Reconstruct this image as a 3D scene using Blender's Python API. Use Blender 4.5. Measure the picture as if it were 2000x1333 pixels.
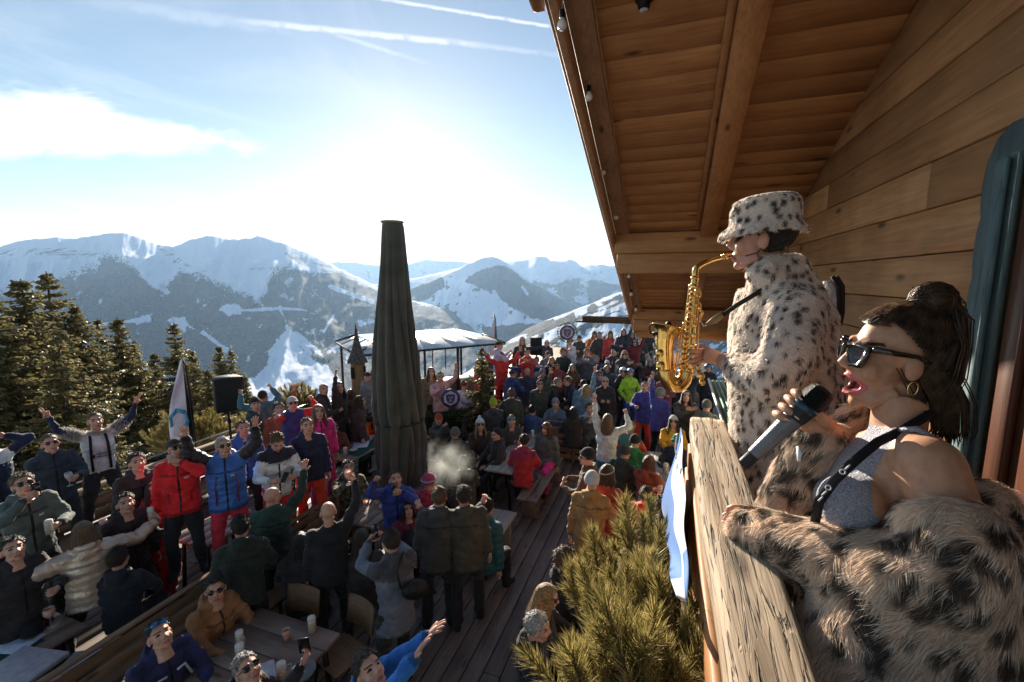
import bpy, bmesh, math, random
import numpy as np
from mathutils import Vector, Matrix, Quaternion
for o in list(bpy.data.objects):
 bpy.data.objects.remove(o, do_unlink=True)
SC = bpy.context.scene
COL = SC.collection
R = math.radians
random.seed(7)
RNG = np.random.default_rng(7)
# ------------------------------------------------------------------ camera
# the photograph is 2000 x 1333: focal length 870 px, horizon row 547
FPX, PCX, PCY = 870.0, 1000.0, 666.5
PITCH, YAW = R(7.85), R(19.6)
CAMPOS = np.array([0.0, 0.0, 1.6])
c_f = np.array([-math.sin(YAW) * math.cos(PITCH), math.cos(YAW) * math.cos(PITCH), -math.sin(PITCH)])
c_r = np.array([math.cos(YAW), math.sin(YAW), 0.0])
c_u = np.cross(c_r, c_f)
cam_d = bpy.data.cameras.new('camera')
cam_d.sensor_width = 36.0
cam_d.lens = FPX / 2000 * 36.0
cam_d.clip_start = 0.02
cam_d.clip_end = 90000
cam_o = bpy.data.objects.new('camera', cam_d)
COL.objects.link(cam_o)
cam_o.location = CAMPOS
cam_o.rotation_euler = (math.pi / 2 - PITCH, 0, YAW)
SC.camera = cam_o
def ray(px, py):
 return c_f + c_r * ((px - PCX) / FPX) - c_u * ((py - PCY) / FPX)
def at(px, py, zc):
 """point seen at a pixel, zc metres along the viewing axis"""
 return CAMPOS + ray(px, py) * zc
def onz(px, py, z):
 """point seen at a pixel on the level plane z"""
 d = ray(px, py)
 return CAMPOS + d * ((z - CAMPOS[2]) / d[2])
def onx(px, py, x):
 d = ray(px, py)
 return CAMPOS + d * ((x - CAMPOS[0]) / d[0])
def to_px(p):
 v = np.asarray(p, float) - CAMPOS
 w = v @ c_f
 return PCX + FPX * (v @ c_r) / w, PCY - FPX * (v @ c_u) / w
# ------------------------------------------------------------------ sky and sun
SUN_D = ray(800, 292)
SUN_D = SUN_D / np.linalg.norm(SUN_D)
SUN_EL = math.asin(SUN_D[2])
SUN_AZ = math.atan2(SUN_D[0], SUN_D[1])
world = bpy.data.worlds.new('World')
SC.world = world
world.use_nodes = True
def build_world():
 nt = world.node_tree
 nt.nodes.clear()
 N, L = nt.nodes.new, nt.links.new
 out = N('ShaderNodeOutputWorld')
 bg = N('ShaderNodeBackground')
 bg.inputs['Strength'].default_value = 0.057
 L(bg.outputs[0], out.inputs[0])
 sky = N('ShaderNodeTexSky')
 sky.sky_type = 'NISHITA'
 sky.sun_disc = False
 sky.sun_elevation = SUN_EL
 sky.sun_rotation = SUN_AZ
 sky.altitude = 1500
 sky.air_density = 1.25
 sky.dust_density = 0.42
 sky.ozone_density = 1.0
 tc = N('ShaderNodeTexCoord')
 def vm(op, a, b=None):
  n = N('ShaderNodeVectorMath')
  n.operation = op
  for i, v in enumerate((a, b)):
   if v is None:
    continue
   if hasattr(v, 'is_linked'):
    L(v, n.inputs[i])
   else:
    n.inputs[i].default_value = v
  return n.outputs['Value'] if op == 'DOT_PRODUCT' else n.outputs[0]
 def m(op, a, b=0.0, c=0.0, clamp=False):
  n = N('ShaderNodeMath')
  n.operation = op
  n.use_clamp = clamp
  for i, v in enumerate((a, b, c)):
   if hasattr(v, 'is_linked'):
    L(v, n.inputs[i])
   else:
    n.inputs[i].default_value = v
  return n.outputs[0]
 def ss(x, lo, hi):
  n = N('ShaderNodeMapRange')
  n.interpolation_type = 'SMOOTHSTEP'
  L(x, n.inputs[0])
  n.inputs[1].default_value = lo
  n.inputs[2].default_value = hi
  return n.outputs[0]
 d = tc.outputs['Generated']
 def patch(px, py):
  c = ray(px, py)
  c = c / np.linalg.norm(c)
  a = c_r - c * (c_r @ c)
  a /= np.linalg.norm(a)
  b = np.cross(a, c)
  dc = vm('DOT_PRODUCT', d, tuple(c))
  k = m('MAXIMUM', dc, 0.05)
  return (m('DIVIDE', vm('DOT_PRODUCT', d, tuple(a)), k), m('DIVIDE', vm('DOT_PRODUCT', d, tuple(b)), k), ss(dc, 0.1, 0.3))
 def noise(scale, detail, vec, dist=0.0, rough=0.55):
  n = N('ShaderNodeTexNoise')
  n.inputs['Scale'].default_value = scale
  n.inputs['Detail'].default_value = detail
  n.inputs['Roughness'].default_value = rough
  n.inputs['Distortion'].default_value = dist
  L(vec, n.inputs['Vector'])
  return n.outputs[0]
 def comb(x, y):
  n = N('ShaderNodeCombineXYZ')
  L(x, n.inputs[0])
  L(y, n.inputs[1])
  return n.outputs[0]
 masks = []
 # the flat cloud bank on the left
 u, v, g = patch(170, 240)
 n1 = noise(7.0, 7, comb(u, m('MULTIPLY', v, 3.2)), 0.6)
 n2 = noise(26.0, 5, comb(u, m('MULTIPLY', v, 2.6)), 0.4)
 # upper edge falls off to the right, lower edge nearly flat
 top = m('MINIMUM', m('MULTIPLY_ADD', u, -0.36, 0.052), m('MULTIPLY_ADD', u, -0.05, 0.052))
 top = m('MAXIMUM', top, -0.028)
 edge_t = m('SUBTRACT', top, v)
 edge_b = m('ADD', v, 0.056)
 core = m('MINIMUM', edge_t, edge_b)
 core = m('ADD', core, m('MULTIPLY', m('SUBTRACT', n1, 0.5), 0.075))
 core = m('ADD', core, m('MULTIPLY', m('SUBTRACT', n2, 0.5), 0.022))
 side = ss(m('ADD', u, m('MULTIPLY', n1, 0.1)), 0.33, 0.24)
 masks.append(m('MULTIPLY', m('MULTIPLY', ss(core, 0.0, 0.028), side), m('MULTIPLY', g, 0.82)))
 # low streaks just above the ridge
 u, v, g = patch(60, 455)
 n1 = noise(9.0, 5, comb(u, m('MULTIPLY', v, 9.0)), 0.4)
 band = m('MULTIPLY', ss(v, -0.05, -0.01), ss(v, 0.035, 0.0))
 masks.append(m('MULTIPLY', m('MULTIPLY', m('MULTIPLY', band, ss(n1, 0.45, 0.62)), ss(u, 0.5, 0.1)), m('MULTIPLY', g, 0.75)))
 # vapour trails
 for (x0, y0, x1, y1, wd, amp, fade) in ((745, -2, 1050, 48, 0.0042, 0.55, 0.0), (480, 42, 915, 86, 0.0075, 0.5, 0.06),
            (640, 62, 780, 107, 0.006, 0.28, 0.05), (160, -2, 520, 52, 0.016, 0.2, 0.12),
            (880, 82, 1060, 104, 0.006, 0.22, 0.08)):
  u, v, g = patch((x0 + x1) / 2, (y0 + y1) / 2)
  p0, p1 = ray(x0, y0), ray(x1, y1)
  c = ray((x0 + x1) / 2, (y0 + y1) / 2)
  c = c / np.linalg.norm(c)
  a = c_r - c * (c_r @ c)
  a /= np.linalg.norm(a)
  b = np.cross(a, c)
  q0 = (p0 @ a / (p0 @ c), p0 @ b / (p0 @ c))
  q1 = (p1 @ a / (p1 @ c), p1 @ b / (p1 @ c))
  s = (q1[1] - q0[1]) / (q1[0] - q0[0])
  wob = noise(28.0, 4, comb(u, v), 0.0)
  dist = m('ABSOLUTE', m('ADD', m('SUBTRACT', v, m('MULTIPLY_ADD', u, s, q0[1] - s * q0[0])), m('MULTIPLY', m('SUBTRACT', wob, 0.5), wd * 0.9)))
  line = ss(dist, wd, wd * 0.15)
  ends = m('MULTIPLY', ss(u, q0[0] - 0.02 - fade, q0[0] + 0.02 + fade), ss(u, q1[0] + 0.03 + fade, q1[0] - fade))
  if fade == 0.0:
   ends = ss(u, q0[0] - 0.5, q0[0] - 0.3)
  masks.append(m('MULTIPLY', m('MULTIPLY', line, ends), m('MULTIPLY', m('MULTIPLY', g, amp), ss(wob, 0.15, 0.6))))
 # thin high cirrus everywhere
 sep = N('ShaderNodeSeparateXYZ')
 L(d, sep.inputs[0])
 zz = m('ADD', m('MAXIMUM', sep.outputs[2], 0.0), 0.14)
 pl = comb(m('DIVIDE', sep.outputs[0], zz), m('MULTIPLY', m('DIVIDE', sep.outputs[1], zz), 0.55))
 ci = noise(1.1, 6, pl, 1.2, 0.6)
 masks.append(m('MULTIPLY', m('MULTIPLY', ss(ci, 0.5, 0.85), 0.42), ss(sep.outputs[2], 0.02, 0.15)))
 tot = masks[0]
 for k in masks[1:]:
  tot = m('MAXIMUM', tot, k)
 mix = N('ShaderNodeMixRGB')
 L(tot, mix.inputs[0])
 L(sky.outputs[0], mix.inputs[1])
 mix.inputs[2].default_value = (9.4, 9.4, 9.6, 1)
 L(mix.outputs[0], bg.inputs['Color'])
build_world()
world.cycles.sampling_method = 'MANUAL'
world.cycles.sample_map_resolution = 256
sun_d = bpy.data.lights.new('sun', 'SUN')
sun_d.energy = 5.0
sun_d.angle = R(0.6)
sun_d.color = (1.0, 0.88, 0.72)
sun_o = bpy.data.objects.new('sun', sun_d)
COL.objects.link(sun_o)
sun_o.rotation_euler = Vector(SUN_D).to_track_quat('Z', 'Y').to_euler()
VS = SC.view_settings
VS.view_transform = 'Standard'
VS.look = 'None'
VS.exposure = 1.35
VS.gamma = 1.0
VS.use_curve_mapping = False
SC.render.engine = 'CYCLES'
SC.cycles.use_denoising = True
SC.cycles.max_bounces = 6
SC.cycles.diffuse_bounces = 4
SC.cycles.glossy_bounces = 3
SC.cycles.transmission_bounces = 6
SC.cycles.transparent_max_bounces = 8
SC.cycles.volume_bounces = 0
SC.cycles.caustics_reflective = False
SC.cycles.caustics_refractive = False
# ------------------------------------------------------------------ helpers
MATS = {}
def nodes_of(name):
 m = bpy.data.materials.new(name)
 m.use_nodes = True
 nt = m.node_tree
 b = nt.nodes['Principled BSDF']
 return m, nt, b
def lin(c):
 return tuple(c)[:3] + (1.0,)
def mat(name, col, rough=0.7, metal=0.0, var=0.12, scale=18.0, bump=0.0, bscale=60.0, spec=0.35, sheen=0.0, trans=0.0, ior=1.45,
  coat=0.0, wave=0.0, wscale=12.0, waxis='Z', emit=None, alpha=1.0, subsurf=0.0, detail=4.0):
 """one procedural material: colour broken up by noise, optional relief"""
 if name in MATS:
  return MATS[name]
 m, nt, b = nodes_of(name)
 N, L = nt.nodes.new, nt.links.new
 b.inputs['Roughness'].default_value = rough
 b.inputs['Metallic'].default_value = metal
 b.inputs['Specular IOR Level'].default_value = spec
 b.inputs['IOR'].default_value = ior
 if sheen:
  b.inputs['Sheen Weight'].default_value = sheen
 if coat:
  b.inputs['Coat Weight'].default_value = coat
 if trans:
  b.inputs['Transmission Weight'].default_value = trans
 if alpha < 1:
  b.inputs['Alpha'].default_value = alpha
 if subsurf:
  b.inputs['Subsurface Weight'].default_value = subsurf
  b.inputs['Subsurface Radius'].default_value = (0.02, 0.008, 0.004)
  b.inputs['Subsurface Scale'].default_value = 0.5
 tc = N('ShaderNodeTexCoord')
 nz = N('ShaderNodeTexNoise')
 nz.inputs['Scale'].default_value = scale
 nz.inputs['Detail'].default_value = detail
 L(tc.outputs['Object'], nz.inputs['Vector'])
 rp = N('ShaderNodeValToRGB')
 lo = tuple(max(0, c * (1 - var * 1.6)) for c in col[:3]) + (1,)
 hi = tuple(min(1, c * (1 + var * 1.3)) for c in col[:3]) + (1,)
 rp.color_ramp.elements[0].position = 0.3
 rp.color_ramp.elements[1].position = 0.7
 rp.color_ramp.elements[0].color = lo
 rp.color_ramp.elements[1].color = hi
 L(nz.outputs[0], rp.inputs[0])
 L(rp.outputs[0], b.inputs['Base Color'])
 if emit:
  b.inputs['Emission Color'].default_value = lin(emit[0])
  b.inputs['Emission Strength'].default_value = emit[1]
 h = None
 if bump:
  n2 = N('ShaderNodeTexNoise')
  n2.inputs['Scale'].default_value = bscale
  n2.inputs['Detail'].default_value = 5
  L(tc.outputs['Object'], n2.inputs['Vector'])
  h = n2.outputs[0]
 if wave:
  w = N('ShaderNodeTexWave')
  w.bands_direction = waxis
  w.wave_profile = 'SIN'
  w.inputs['Scale'].default_value = wscale
  w.inputs['Distortion'].default_value = 1.4
  w.inputs['Detail'].default_value = 2
  L(tc.outputs['Object'], w.inputs['Vector'])
  if h is None:
   h = w.outputs['Fac']
   bump = wave
  else:
   ad = N('ShaderNodeMath')
   ad.operation = 'MULTIPLY_ADD'
   L(w.outputs['Fac'], ad.inputs[0])
   ad.inputs[1].default_value = wave / max(bump, 1e-3)
   L(h, ad.inputs[2])
   h = ad.outputs[0]
 if h is not None:
  bp = N('ShaderNodeBump')
  bp.inputs['Strength'].default_value = min(1.0, bump * 4)
  bp.inputs['Distance'].default_value = 0.02
  L(h, bp.inputs['Height'])
  L(bp.outputs[0], b.inputs['Normal'])
 MATS[name] = m
 return m
def wood(name, c0, c1, axis, rough=0.65, stretch=18.0, scale=6.0, crack=0.0, bump=0.35, spec=0.25, knots=True):
 """board wood: grain stretched along an axis, tint and grain offset differ from board to board"""
 if name in MATS:
  return MATS[name]
 m, nt, b = nodes_of(name)
 N, L = nt.nodes.new, nt.links.new
 b.inputs['Roughness'].default_value = rough
 b.inputs['Specular IOR Level'].default_value = spec
 tc = N('ShaderNodeTexCoord')
 oi = N('ShaderNodeObjectInfo')
 mul = N('ShaderNodeVectorMath')
 mul.operation = 'MULTIPLY_ADD'
 cmb = N('ShaderNodeCombineXYZ')
 for i in range(3):
  L(oi.outputs['Random'], cmb.inputs[i])
 mul.inputs[1].default_value = (13.7, 29.3, 7.1)
 L(cmb.outputs[0], mul.inputs[0])
 L(tc.outputs['Object'], mul.inputs[2])
 mp = N('ShaderNodeMapping')
 s = [1.0, 1.0, 1.0]
 s['XYZ'.index(axis)] = 1.0 / stretch
 mp.inputs['Scale'].default_value = s
 L(mul.outputs[0], mp.inputs[0])
 n1 = N('ShaderNodeTexNoise')
 n1.inputs['Scale'].default_value = scale * 9
 n1.inputs['Detail'].default_value = 6
 n1.inputs['Distortion'].default_value = 0.7
 L(mp.outputs[0], n1.inputs[0])
 n2 = N('ShaderNodeTexNoise')
 n2.inputs['Scale'].default_value = scale * 0.55
 n2.inputs['Detail'].default_value = 3
 L(mul.outputs[0], n2.inputs[0])
 ad = N('ShaderNodeMath')
 ad.operation = 'MULTIPLY_ADD'
 L(n2.outputs[0], ad.inputs[0])
 ad.inputs[1].default_value = 0.55
 mu = N('ShaderNodeMath')
 mu.operation = 'MULTIPLY'
 L(n1.outputs[0], mu.inputs[0])
 mu.inputs[1].default_value = 0.6
 L(mu.outputs[0], ad.inputs[2])
 rp = N('ShaderNodeValToRGB')
 rp.color_ramp.elements[0].position = 0.34
 rp.color_ramp.elements[1].position = 0.76
 rp.color_ramp.elements[0].color = lin(c0)
 rp.color_ramp.elements[1].color = lin(c1)
 L(ad.outputs[0], rp.inputs[0])
 hs = N('ShaderNodeHueSaturation')
 vr = N('ShaderNodeMapRange')
 L(oi.outputs['Random'], vr.inputs[0])
 vr.inputs[3].default_value = 0.82
 vr.inputs[4].default_value = 1.15
 L(vr.outputs[0], hs.inputs['Value'])
 L(rp.outputs[0], hs.inputs['Color'])
 colr = hs.outputs[0]
 hgt = n1.outputs[0]
 if knots:
  vo = N('ShaderNodeTexVoronoi')
  vo.inputs['Scale'].default_value = 2.3
  mk = N('ShaderNodeMapping')
  s2 = [2.4, 2.4, 2.4]
  s2['XYZ'.index(axis)] = 0.8
  mk.inputs['Scale'].default_value = s2
  L(mul.outputs[0], mk.inputs[0])
  L(mk.outputs[0], vo.inputs[0])
  kr = N('ShaderNodeMapRange')
  kr.interpolation_type = 'SMOOTHSTEP'
  L(vo.outputs['Distance'], kr.inputs[0])
  kr.inputs[1].default_value = 0.05
  kr.inputs[2].default_value = 0.17
  kr.inputs[3].default_value = 0.3
  kr.inputs[4].default_value = 1.0
  km = N('ShaderNodeMixRGB')
  km.blend_type = 'MULTIPLY'
  km.inputs[0].default_value = 1.0
  L(colr, km.inputs[1])
  L(kr.outputs[0], km.inputs[2])
  colr = km.outputs[0]
 if crack:
  n3 = N('ShaderNodeTexNoise')
  n3.inputs['Scale'].default_value = scale * 11
  n3.inputs['Detail'].default_value = 3
  n3.inputs['Distortion'].default_value = 1.6
  L(mp.outputs[0], n3.inputs[0])
  cr = N('ShaderNodeMapRange')
  cr.interpolation_type = 'SMOOTHSTEP'
  L(n3.outputs[0], cr.inputs[0])
  cr.inputs[1].default_value = 0.33
  cr.inputs[2].default_value = 0.46
  cr.inputs[3].default_value = 1.0 - crack
  cr.inputs[4].default_value = 1.0
  km = N('ShaderNodeMixRGB')
  km.blend_type = 'MULTIPLY'
  km.inputs[0].default_value = 1.0
  L(colr, km.inputs[1])
  L(cr.outputs[0], km.inputs[2])
  colr = km.outputs[0]
  hh = N('ShaderNodeMath')
  hh.operation = 'MULTIPLY_ADD'
  L(cr.outputs[0], hh.inputs[0])
  hh.inputs[1].default_value = 1.2
  L(hgt, hh.inputs[2])
  hgt = hh.outputs[0]
 L(colr, b.inputs['Base Color'])
 bp = N('ShaderNodeBump')
 bp.inputs['Strength'].default_value = bump
 bp.inputs['Distance'].default_value = 0.006
 L(hgt, bp.inputs['Height'])
 L(bp.outputs[0], b.inputs['Normal'])
 MATS[name] = m
 return m
def tag(o, label, cat, group=None):
 o['label'] = label
 o['category'] = cat
 if group:
  o['group'] = group
 return o
def struct(o):
 o['kind'] = 'structure'
 return o
def empty(name, loc=(0, 0, 0), rz=0.0, parent=None):
 o = bpy.data.objects.new(name, None)
 o.empty_display_size = 0.1
 COL.objects.link(o)
 o.location = loc
 o.rotation_euler = (0, 0, rz)
 if parent:
  o.parent = parent
 return o
def thing(name, label, cat, loc=(0, 0, 0), rz=0.0, group=None):
 return tag(empty(name, loc, rz), label, cat, group)
def link(name, me, parent=None, loc=None, mats=None):
 o = bpy.data.objects.new(name, me)
 COL.objects.link(o)
 if parent:
  o.parent = parent
 if loc is not None:
  o.location = loc
 if mats is not None:
  if not isinstance(mats, (list, tuple)):
   mats = [mats]
  if len(me.materials) == 0:
   for q in mats:
    me.materials.append(q)
  else:
   for i, q in enumerate(mats):
    o.material_slots[i].link = 'OBJECT'
    o.material_slots[i].material = q
 return o
def np_mesh(name, V, Fq, mats=None, fmat=None, smooth=False, attr=None):
 """mesh from numpy: Fq is an (n,3) or (n,4) array, or a list of both"""
 me = bpy.data.meshes.new(name)
 V = np.asarray(V, np.float32)
 groups = Fq if isinstance(Fq, list) else [Fq]
 groups = [np.asarray(g, np.int32) for g in groups if len(g)]
 me.vertices.add(len(V))
 me.vertices.foreach_set('co', V.ravel())
 idx = np.concatenate([g.ravel() for g in groups])
 cnt = np.concatenate([np.full(len(g), g.shape[1], np.int32) for g in groups])
 me.loops.add(len(idx))
 me.loops.foreach_set('vertex_index', idx)
 me.polygons.add(len(cnt))
 st = np.concatenate([[0], np.cumsum(cnt)[:-1]]).astype(np.int32)
 me.polygons.foreach_set('loop_start', st)
 if fmat is not None:
  me.polygons.foreach_set('material_index', np.asarray(fmat, np.int32))
 if smooth:
  me.polygons.foreach_set('use_smooth', np.ones(len(cnt), bool))
 me.update(calc_edges=True)
 if attr is not None:
  a = me.color_attributes.new('Col', 'FLOAT_COLOR', 'POINT')
  a.data.foreach_set('color', np.asarray(attr, np.float32).ravel())
 for q in (mats or []):
  me.materials.append(q)
 return me
class MB:
 """collects simple solids; build() links them as ONE mesh object"""
 def __init__(s):
  s.v, s.q, s.t, s.mq, s.mt, s.n = [], [], [], [], [], 0
 def add(s, V, Q=None, T=None, m=0):
  V = np.asarray(V, float)
  if Q is not None and len(Q):
   Q = np.asarray(Q, int)
   s.q.append(Q + s.n)
   s.mq.append(np.full(len(Q), m))
  if T is not None and len(T):
   T = np.asarray(T, int)
   s.t.append(T + s.n)
   s.mt.append(np.full(len(T), m))
  s.v.append(V)
  s.n += len(V)
  return s
 def box(s, c, size, rot=None, m=0, taper=1.0):
  x, y, z = [k / 2 for k in size]
  V = np.array([[-x, -y, -z], [x, -y, -z], [x, y, -z], [-x, y, -z], [-x * taper, -y * taper, z], [x * taper, -y * taper, z], [x * taper, y * taper, z], [-x * taper, y * taper, z]])
  if rot is not None:
   V = V @ np.asarray(rot).T
  return s.add(V + np.asarray(c, float), [[3, 2, 1, 0], [4, 5, 6, 7], [0, 1, 5, 4], [1, 2, 6, 5], [2, 3, 7, 6], [3, 0, 4, 7]], m=m)
 def bbox(s, c, size, bev=0.006, rot=None, m=0):
  """box with chamfered edges"""
  x, y, z = [k / 2 for k in size]
  b = min(bev, x * .9, y * .9, z * .9)
  V, idx = [], {}
  for sx in (-1, 1):
   for sy in (-1, 1):
    for sz in (-1, 1):
     for ax in range(3):
      p = [sx * (x - b), sy * (y - b), sz * (z - b)]
      p[ax] = (sx * x, sy * y, sz * z)[ax]
      idx[(sx, sy, sz, ax)] = len(V)
      V.append(p)
  Q, T = [], []
  for ax in range(3):
   o1, o2 = (ax + 1) % 3, (ax + 2) % 3
   for sg in (-1, 1):
    cs = []
    for a, bb in ((-1, -1), (1, -1), (1, 1), (-1, 1)):
     k = [0, 0, 0]
     k[ax], k[o1], k[o2] = sg, a, bb
     cs.append(idx[(k[0], k[1], k[2], ax)])
    Q.append(cs if sg > 0 else cs[::-1])
   # edges along ax
   for a in (-1, 1):
    for bb in (-1, 1):
     k0, k1 = [0, 0, 0], [0, 0, 0]
     k0[ax], k1[ax] = -1, 1
     k0[o1] = k1[o1] = a
     k0[o2] = k1[o2] = bb
     q = [idx[tuple(k0) + (o1,)], idx[tuple(k1) + (o1,)], idx[tuple(k1) + (o2,)], idx[tuple(k0) + (o2,)]]
     Q.append(q if a * bb < 0 else q[::-1])
  for sx in (-1, 1):
   for sy in (-1, 1):
    for sz in (-1, 1):
     t = [idx[(sx, sy, sz, i)] for i in range(3)]
     T.append(t if sx * sy * sz > 0 else t[::-1])
  V = np.array(V)
  if rot is not None:
   V = V @ np.asarray(rot).T
  return s.add(V + np.asarray(c, float), Q, T, m=m)
 def tube(s, pts, rad, n=8, m=0, cap=True, ell=None, up=(0, 0, 1)):
  """swept ring along points; rad a number or one per point; ell = width/depth ratio"""
  P = np.asarray(pts, float)
  k = len(P)
  rad = np.broadcast_to(np.asarray(rad, float), (k,))
  tan = np.gradient(P, axis=0)
  tan /= np.linalg.norm(tan, axis=1, keepdims=True) + 1e-12
  upv = np.asarray(up, float)
  if abs(tan[0] @ upv) > 0.95:
   upv = np.array([0.31, 0.95, 0.05])
  a = np.cross(tan[0], upv)
  a /= np.linalg.norm(a)
  V = []
  an = np.linspace(0, 2 * math.pi, n, endpoint=False)
  for i in range(k):
   a = a - tan[i] * (a @ tan[i])
   a /= np.linalg.norm(a) + 1e-12
   b = np.cross(tan[i], a)
   e = 1.0 if ell is None else (ell if np.isscalar(ell) else ell[i])
   V.append(P[i] + rad[i] * (np.cos(an)[:, None] * a * e + np.sin(an)[:, None] * b))
  V = np.concatenate(V)
  Q = [[i * n + j, i * n + (j + 1) % n, (i + 1) * n + (j + 1) % n, (i + 1) * n + j] for i in range(k - 1) for j in range(n)]
  T = []
  if cap:
   V = np.concatenate([V, P[:1], P[-1:]])
   c0, c1 = k * n, k * n + 1
   T = [[c0, (j + 1) % n, j] for j in range(n)] + [[c1, (k - 1) * n + j, (k - 1) * n + (j + 1) % n] for j in range(n)]
  return s.add(V, Q, T, m=m)
 def lathe(s, prof, c=(0, 0, 0), n=16, m=0, sx=1.0, sy=1.0, rot=None):
  """profile [(r, z)...] turned round z"""
  an = np.linspace(0, 2 * math.pi, n, endpoint=False)
  V = np.concatenate([np.stack([np.cos(an) * r * sx, np.sin(an) * r * sy, np.full(n, z)], 1) for r, z in prof])
  if rot is not None:
   V = V @ np.asarray(rot).T
  k = len(prof)
  Q = [[i * n + j, i * n + (j + 1) % n, (i + 1) * n + (j + 1) % n, (i + 1) * n + j] for i in range(k - 1) for j in range(n)]
  return s.add(V + np.asarray(c, float), Q, m=m)
 def ball(s, c, r, n=10, k=7, m=0, rot=None):
  r = np.broadcast_to(np.asarray(r, float), (3,))
  V, th = [], np.linspace(0, math.pi, k + 1)
  an = np.linspace(0, 2 * math.pi, n, endpoint=False)
  V = [[0, 0, 1.0]]
  for t in th[1:-1]:
   V += [[math.sin(t) * math.cos(a), math.sin(t) * math.sin(a), math.cos(t)] for a in an]
  V += [[0, 0, -1.0]]
  V = np.array(V) * r
  if rot is not None:
   V = V @ np.asarray(rot).T
  Q = [[1 + i * n + j, 1 + (i + 1) * n + j, 1 + (i + 1) * n + (j + 1) % n, 1 + i * n + (j + 1) % n] for i in range(k - 2) for j in range(n)]
  last = len(V) - 1
  T = [[0, 1 + j, 1 + (j + 1) % n] for j in range(n)] + [[last, 1 + (k - 2) * n + (j + 1) % n, 1 + (k - 2) * n + j] for j in range(n)]
  return s.add(V + np.asarray(c, float), Q, T, m=m)
 def prism(s, poly, h0, h1, axis=2, m=0):
  """outline extruded along an axis; poly in the other two coordinates (cyclic order)"""
  n = len(poly)
  o1, o2 = [(1, 2), (2, 0), (0, 1)][axis]
  V = np.zeros((2 * n, 3))
  for i, (a, b) in enumerate(poly):
   V[i, o1] = V[n + i, o1] = a
   V[i, o2] = V[n + i, o2] = b
   V[i, axis], V[n + i, axis] = h0, h1
  Q = [[i, (i + 1) % n, n + (i + 1) % n, n + i] for i in range(n)]
  from mathutils.geometry import tessellate_polygon
  tri = tessellate_polygon([[Vector((a, b, 0)) for a, b in poly]])
  T = []
  for t in tri:
   a, b, c = t
   ar = (poly[b][0] - poly[a][0]) * (poly[c][1] - poly[a][1]) - (poly[b][1] - poly[a][1]) * (poly[c][0] - poly[a][0])
   if ar < 0:
    t = (a, c, b)
   T.append([t[2], t[1], t[0]])
   T.append([n + t[0], n + t[1], n + t[2]])
  return s.add(V, Q, T, m=m)
 def arrays(s):
  V = np.concatenate(s.v)
  q = np.concatenate(s.q) if s.q else np.zeros((0, 4), int)
  t = np.concatenate(s.t) if s.t else np.zeros((0, 3), int)
  fm = np.concatenate((s.mq if s.q else []) + (s.mt if s.t else []))
  return V, q, t, fm
 def mesh(s, name, mats=None, smooth=False):
  V, q, t, fm = s.arrays()
  if mats is not None and not isinstance(mats, (list, tuple)):
   mats = [mats]
  return np_mesh(name, V, [q, t], mats, fm, smooth)
 def build(s, name, mats, parent=None, loc=None, smooth=False):
  return link(name, s.mesh(name, mats, smooth), parent, loc)
def rotz(a):
 c, s = math.cos(a), math.sin(a)
 return np.array([[c, -s, 0], [s, c, 0], [0, 0, 1.0]])
def rotx(a):
 c, s = math.cos(a), math.sin(a)
 return np.array([[1.0, 0, 0], [0, c, -s], [0, s, c]])
def roty(a):
 c, s = math.cos(a), math.sin(a)
 return np.array([[c, 0, s], [0, 1.0, 0], [-s, 0, c]])
def frame(fwd, up=(0, 0, 1)):
 """columns right, forward, up"""
 f = np.asarray(fwd, float)
 f = f / np.linalg.norm(f)
 u = np.asarray(up, float)
 r = np.cross(f, u)
 r /= np.linalg.norm(r)
 u = np.cross(r, f)
 return np.stack([r, f, u], 1)
def vnoise(x, y, seed=0):
 """cheap smooth value noise on arrays"""
 xi, yi = np.floor(x).astype(int), np.floor(y).astype(int)
 fx, fy = x - xi, y - yi
 fx, fy = fx * fx * (3 - 2 * fx), fy * fy * (3 - 2 * fy)
 def h(a, b):
  n = (a * 374761393 + b * 668265263 + seed * 974711) & 0x7fffffff
  n = ((n ^ (n >> 13)) * 1274126177) & 0x7fffffff
  return ((n ^ (n >> 16)) & 0xffff) / 65535.0
 return (h(xi, yi) * (1 - fx) + h(xi + 1, yi) * fx) * (1 - fy) + (h(xi, yi + 1) * (1 - fx) + h(xi + 1, yi + 1) * fx) * fy
def fbm(x, y, oct=5, seed=0, ridged=False):
 s, a, t = 0.0, 1.0, 0.0
 for i in range(oct):
  n = vnoise(x * 2 ** i + 17.3 * i, y * 2 ** i + 9.1 * i, seed + i)
  if ridged:
   n = 1 - np.abs(2 * n - 1)
  s = s + n * a
  t += a
  a *= 0.5
 return s / t
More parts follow.
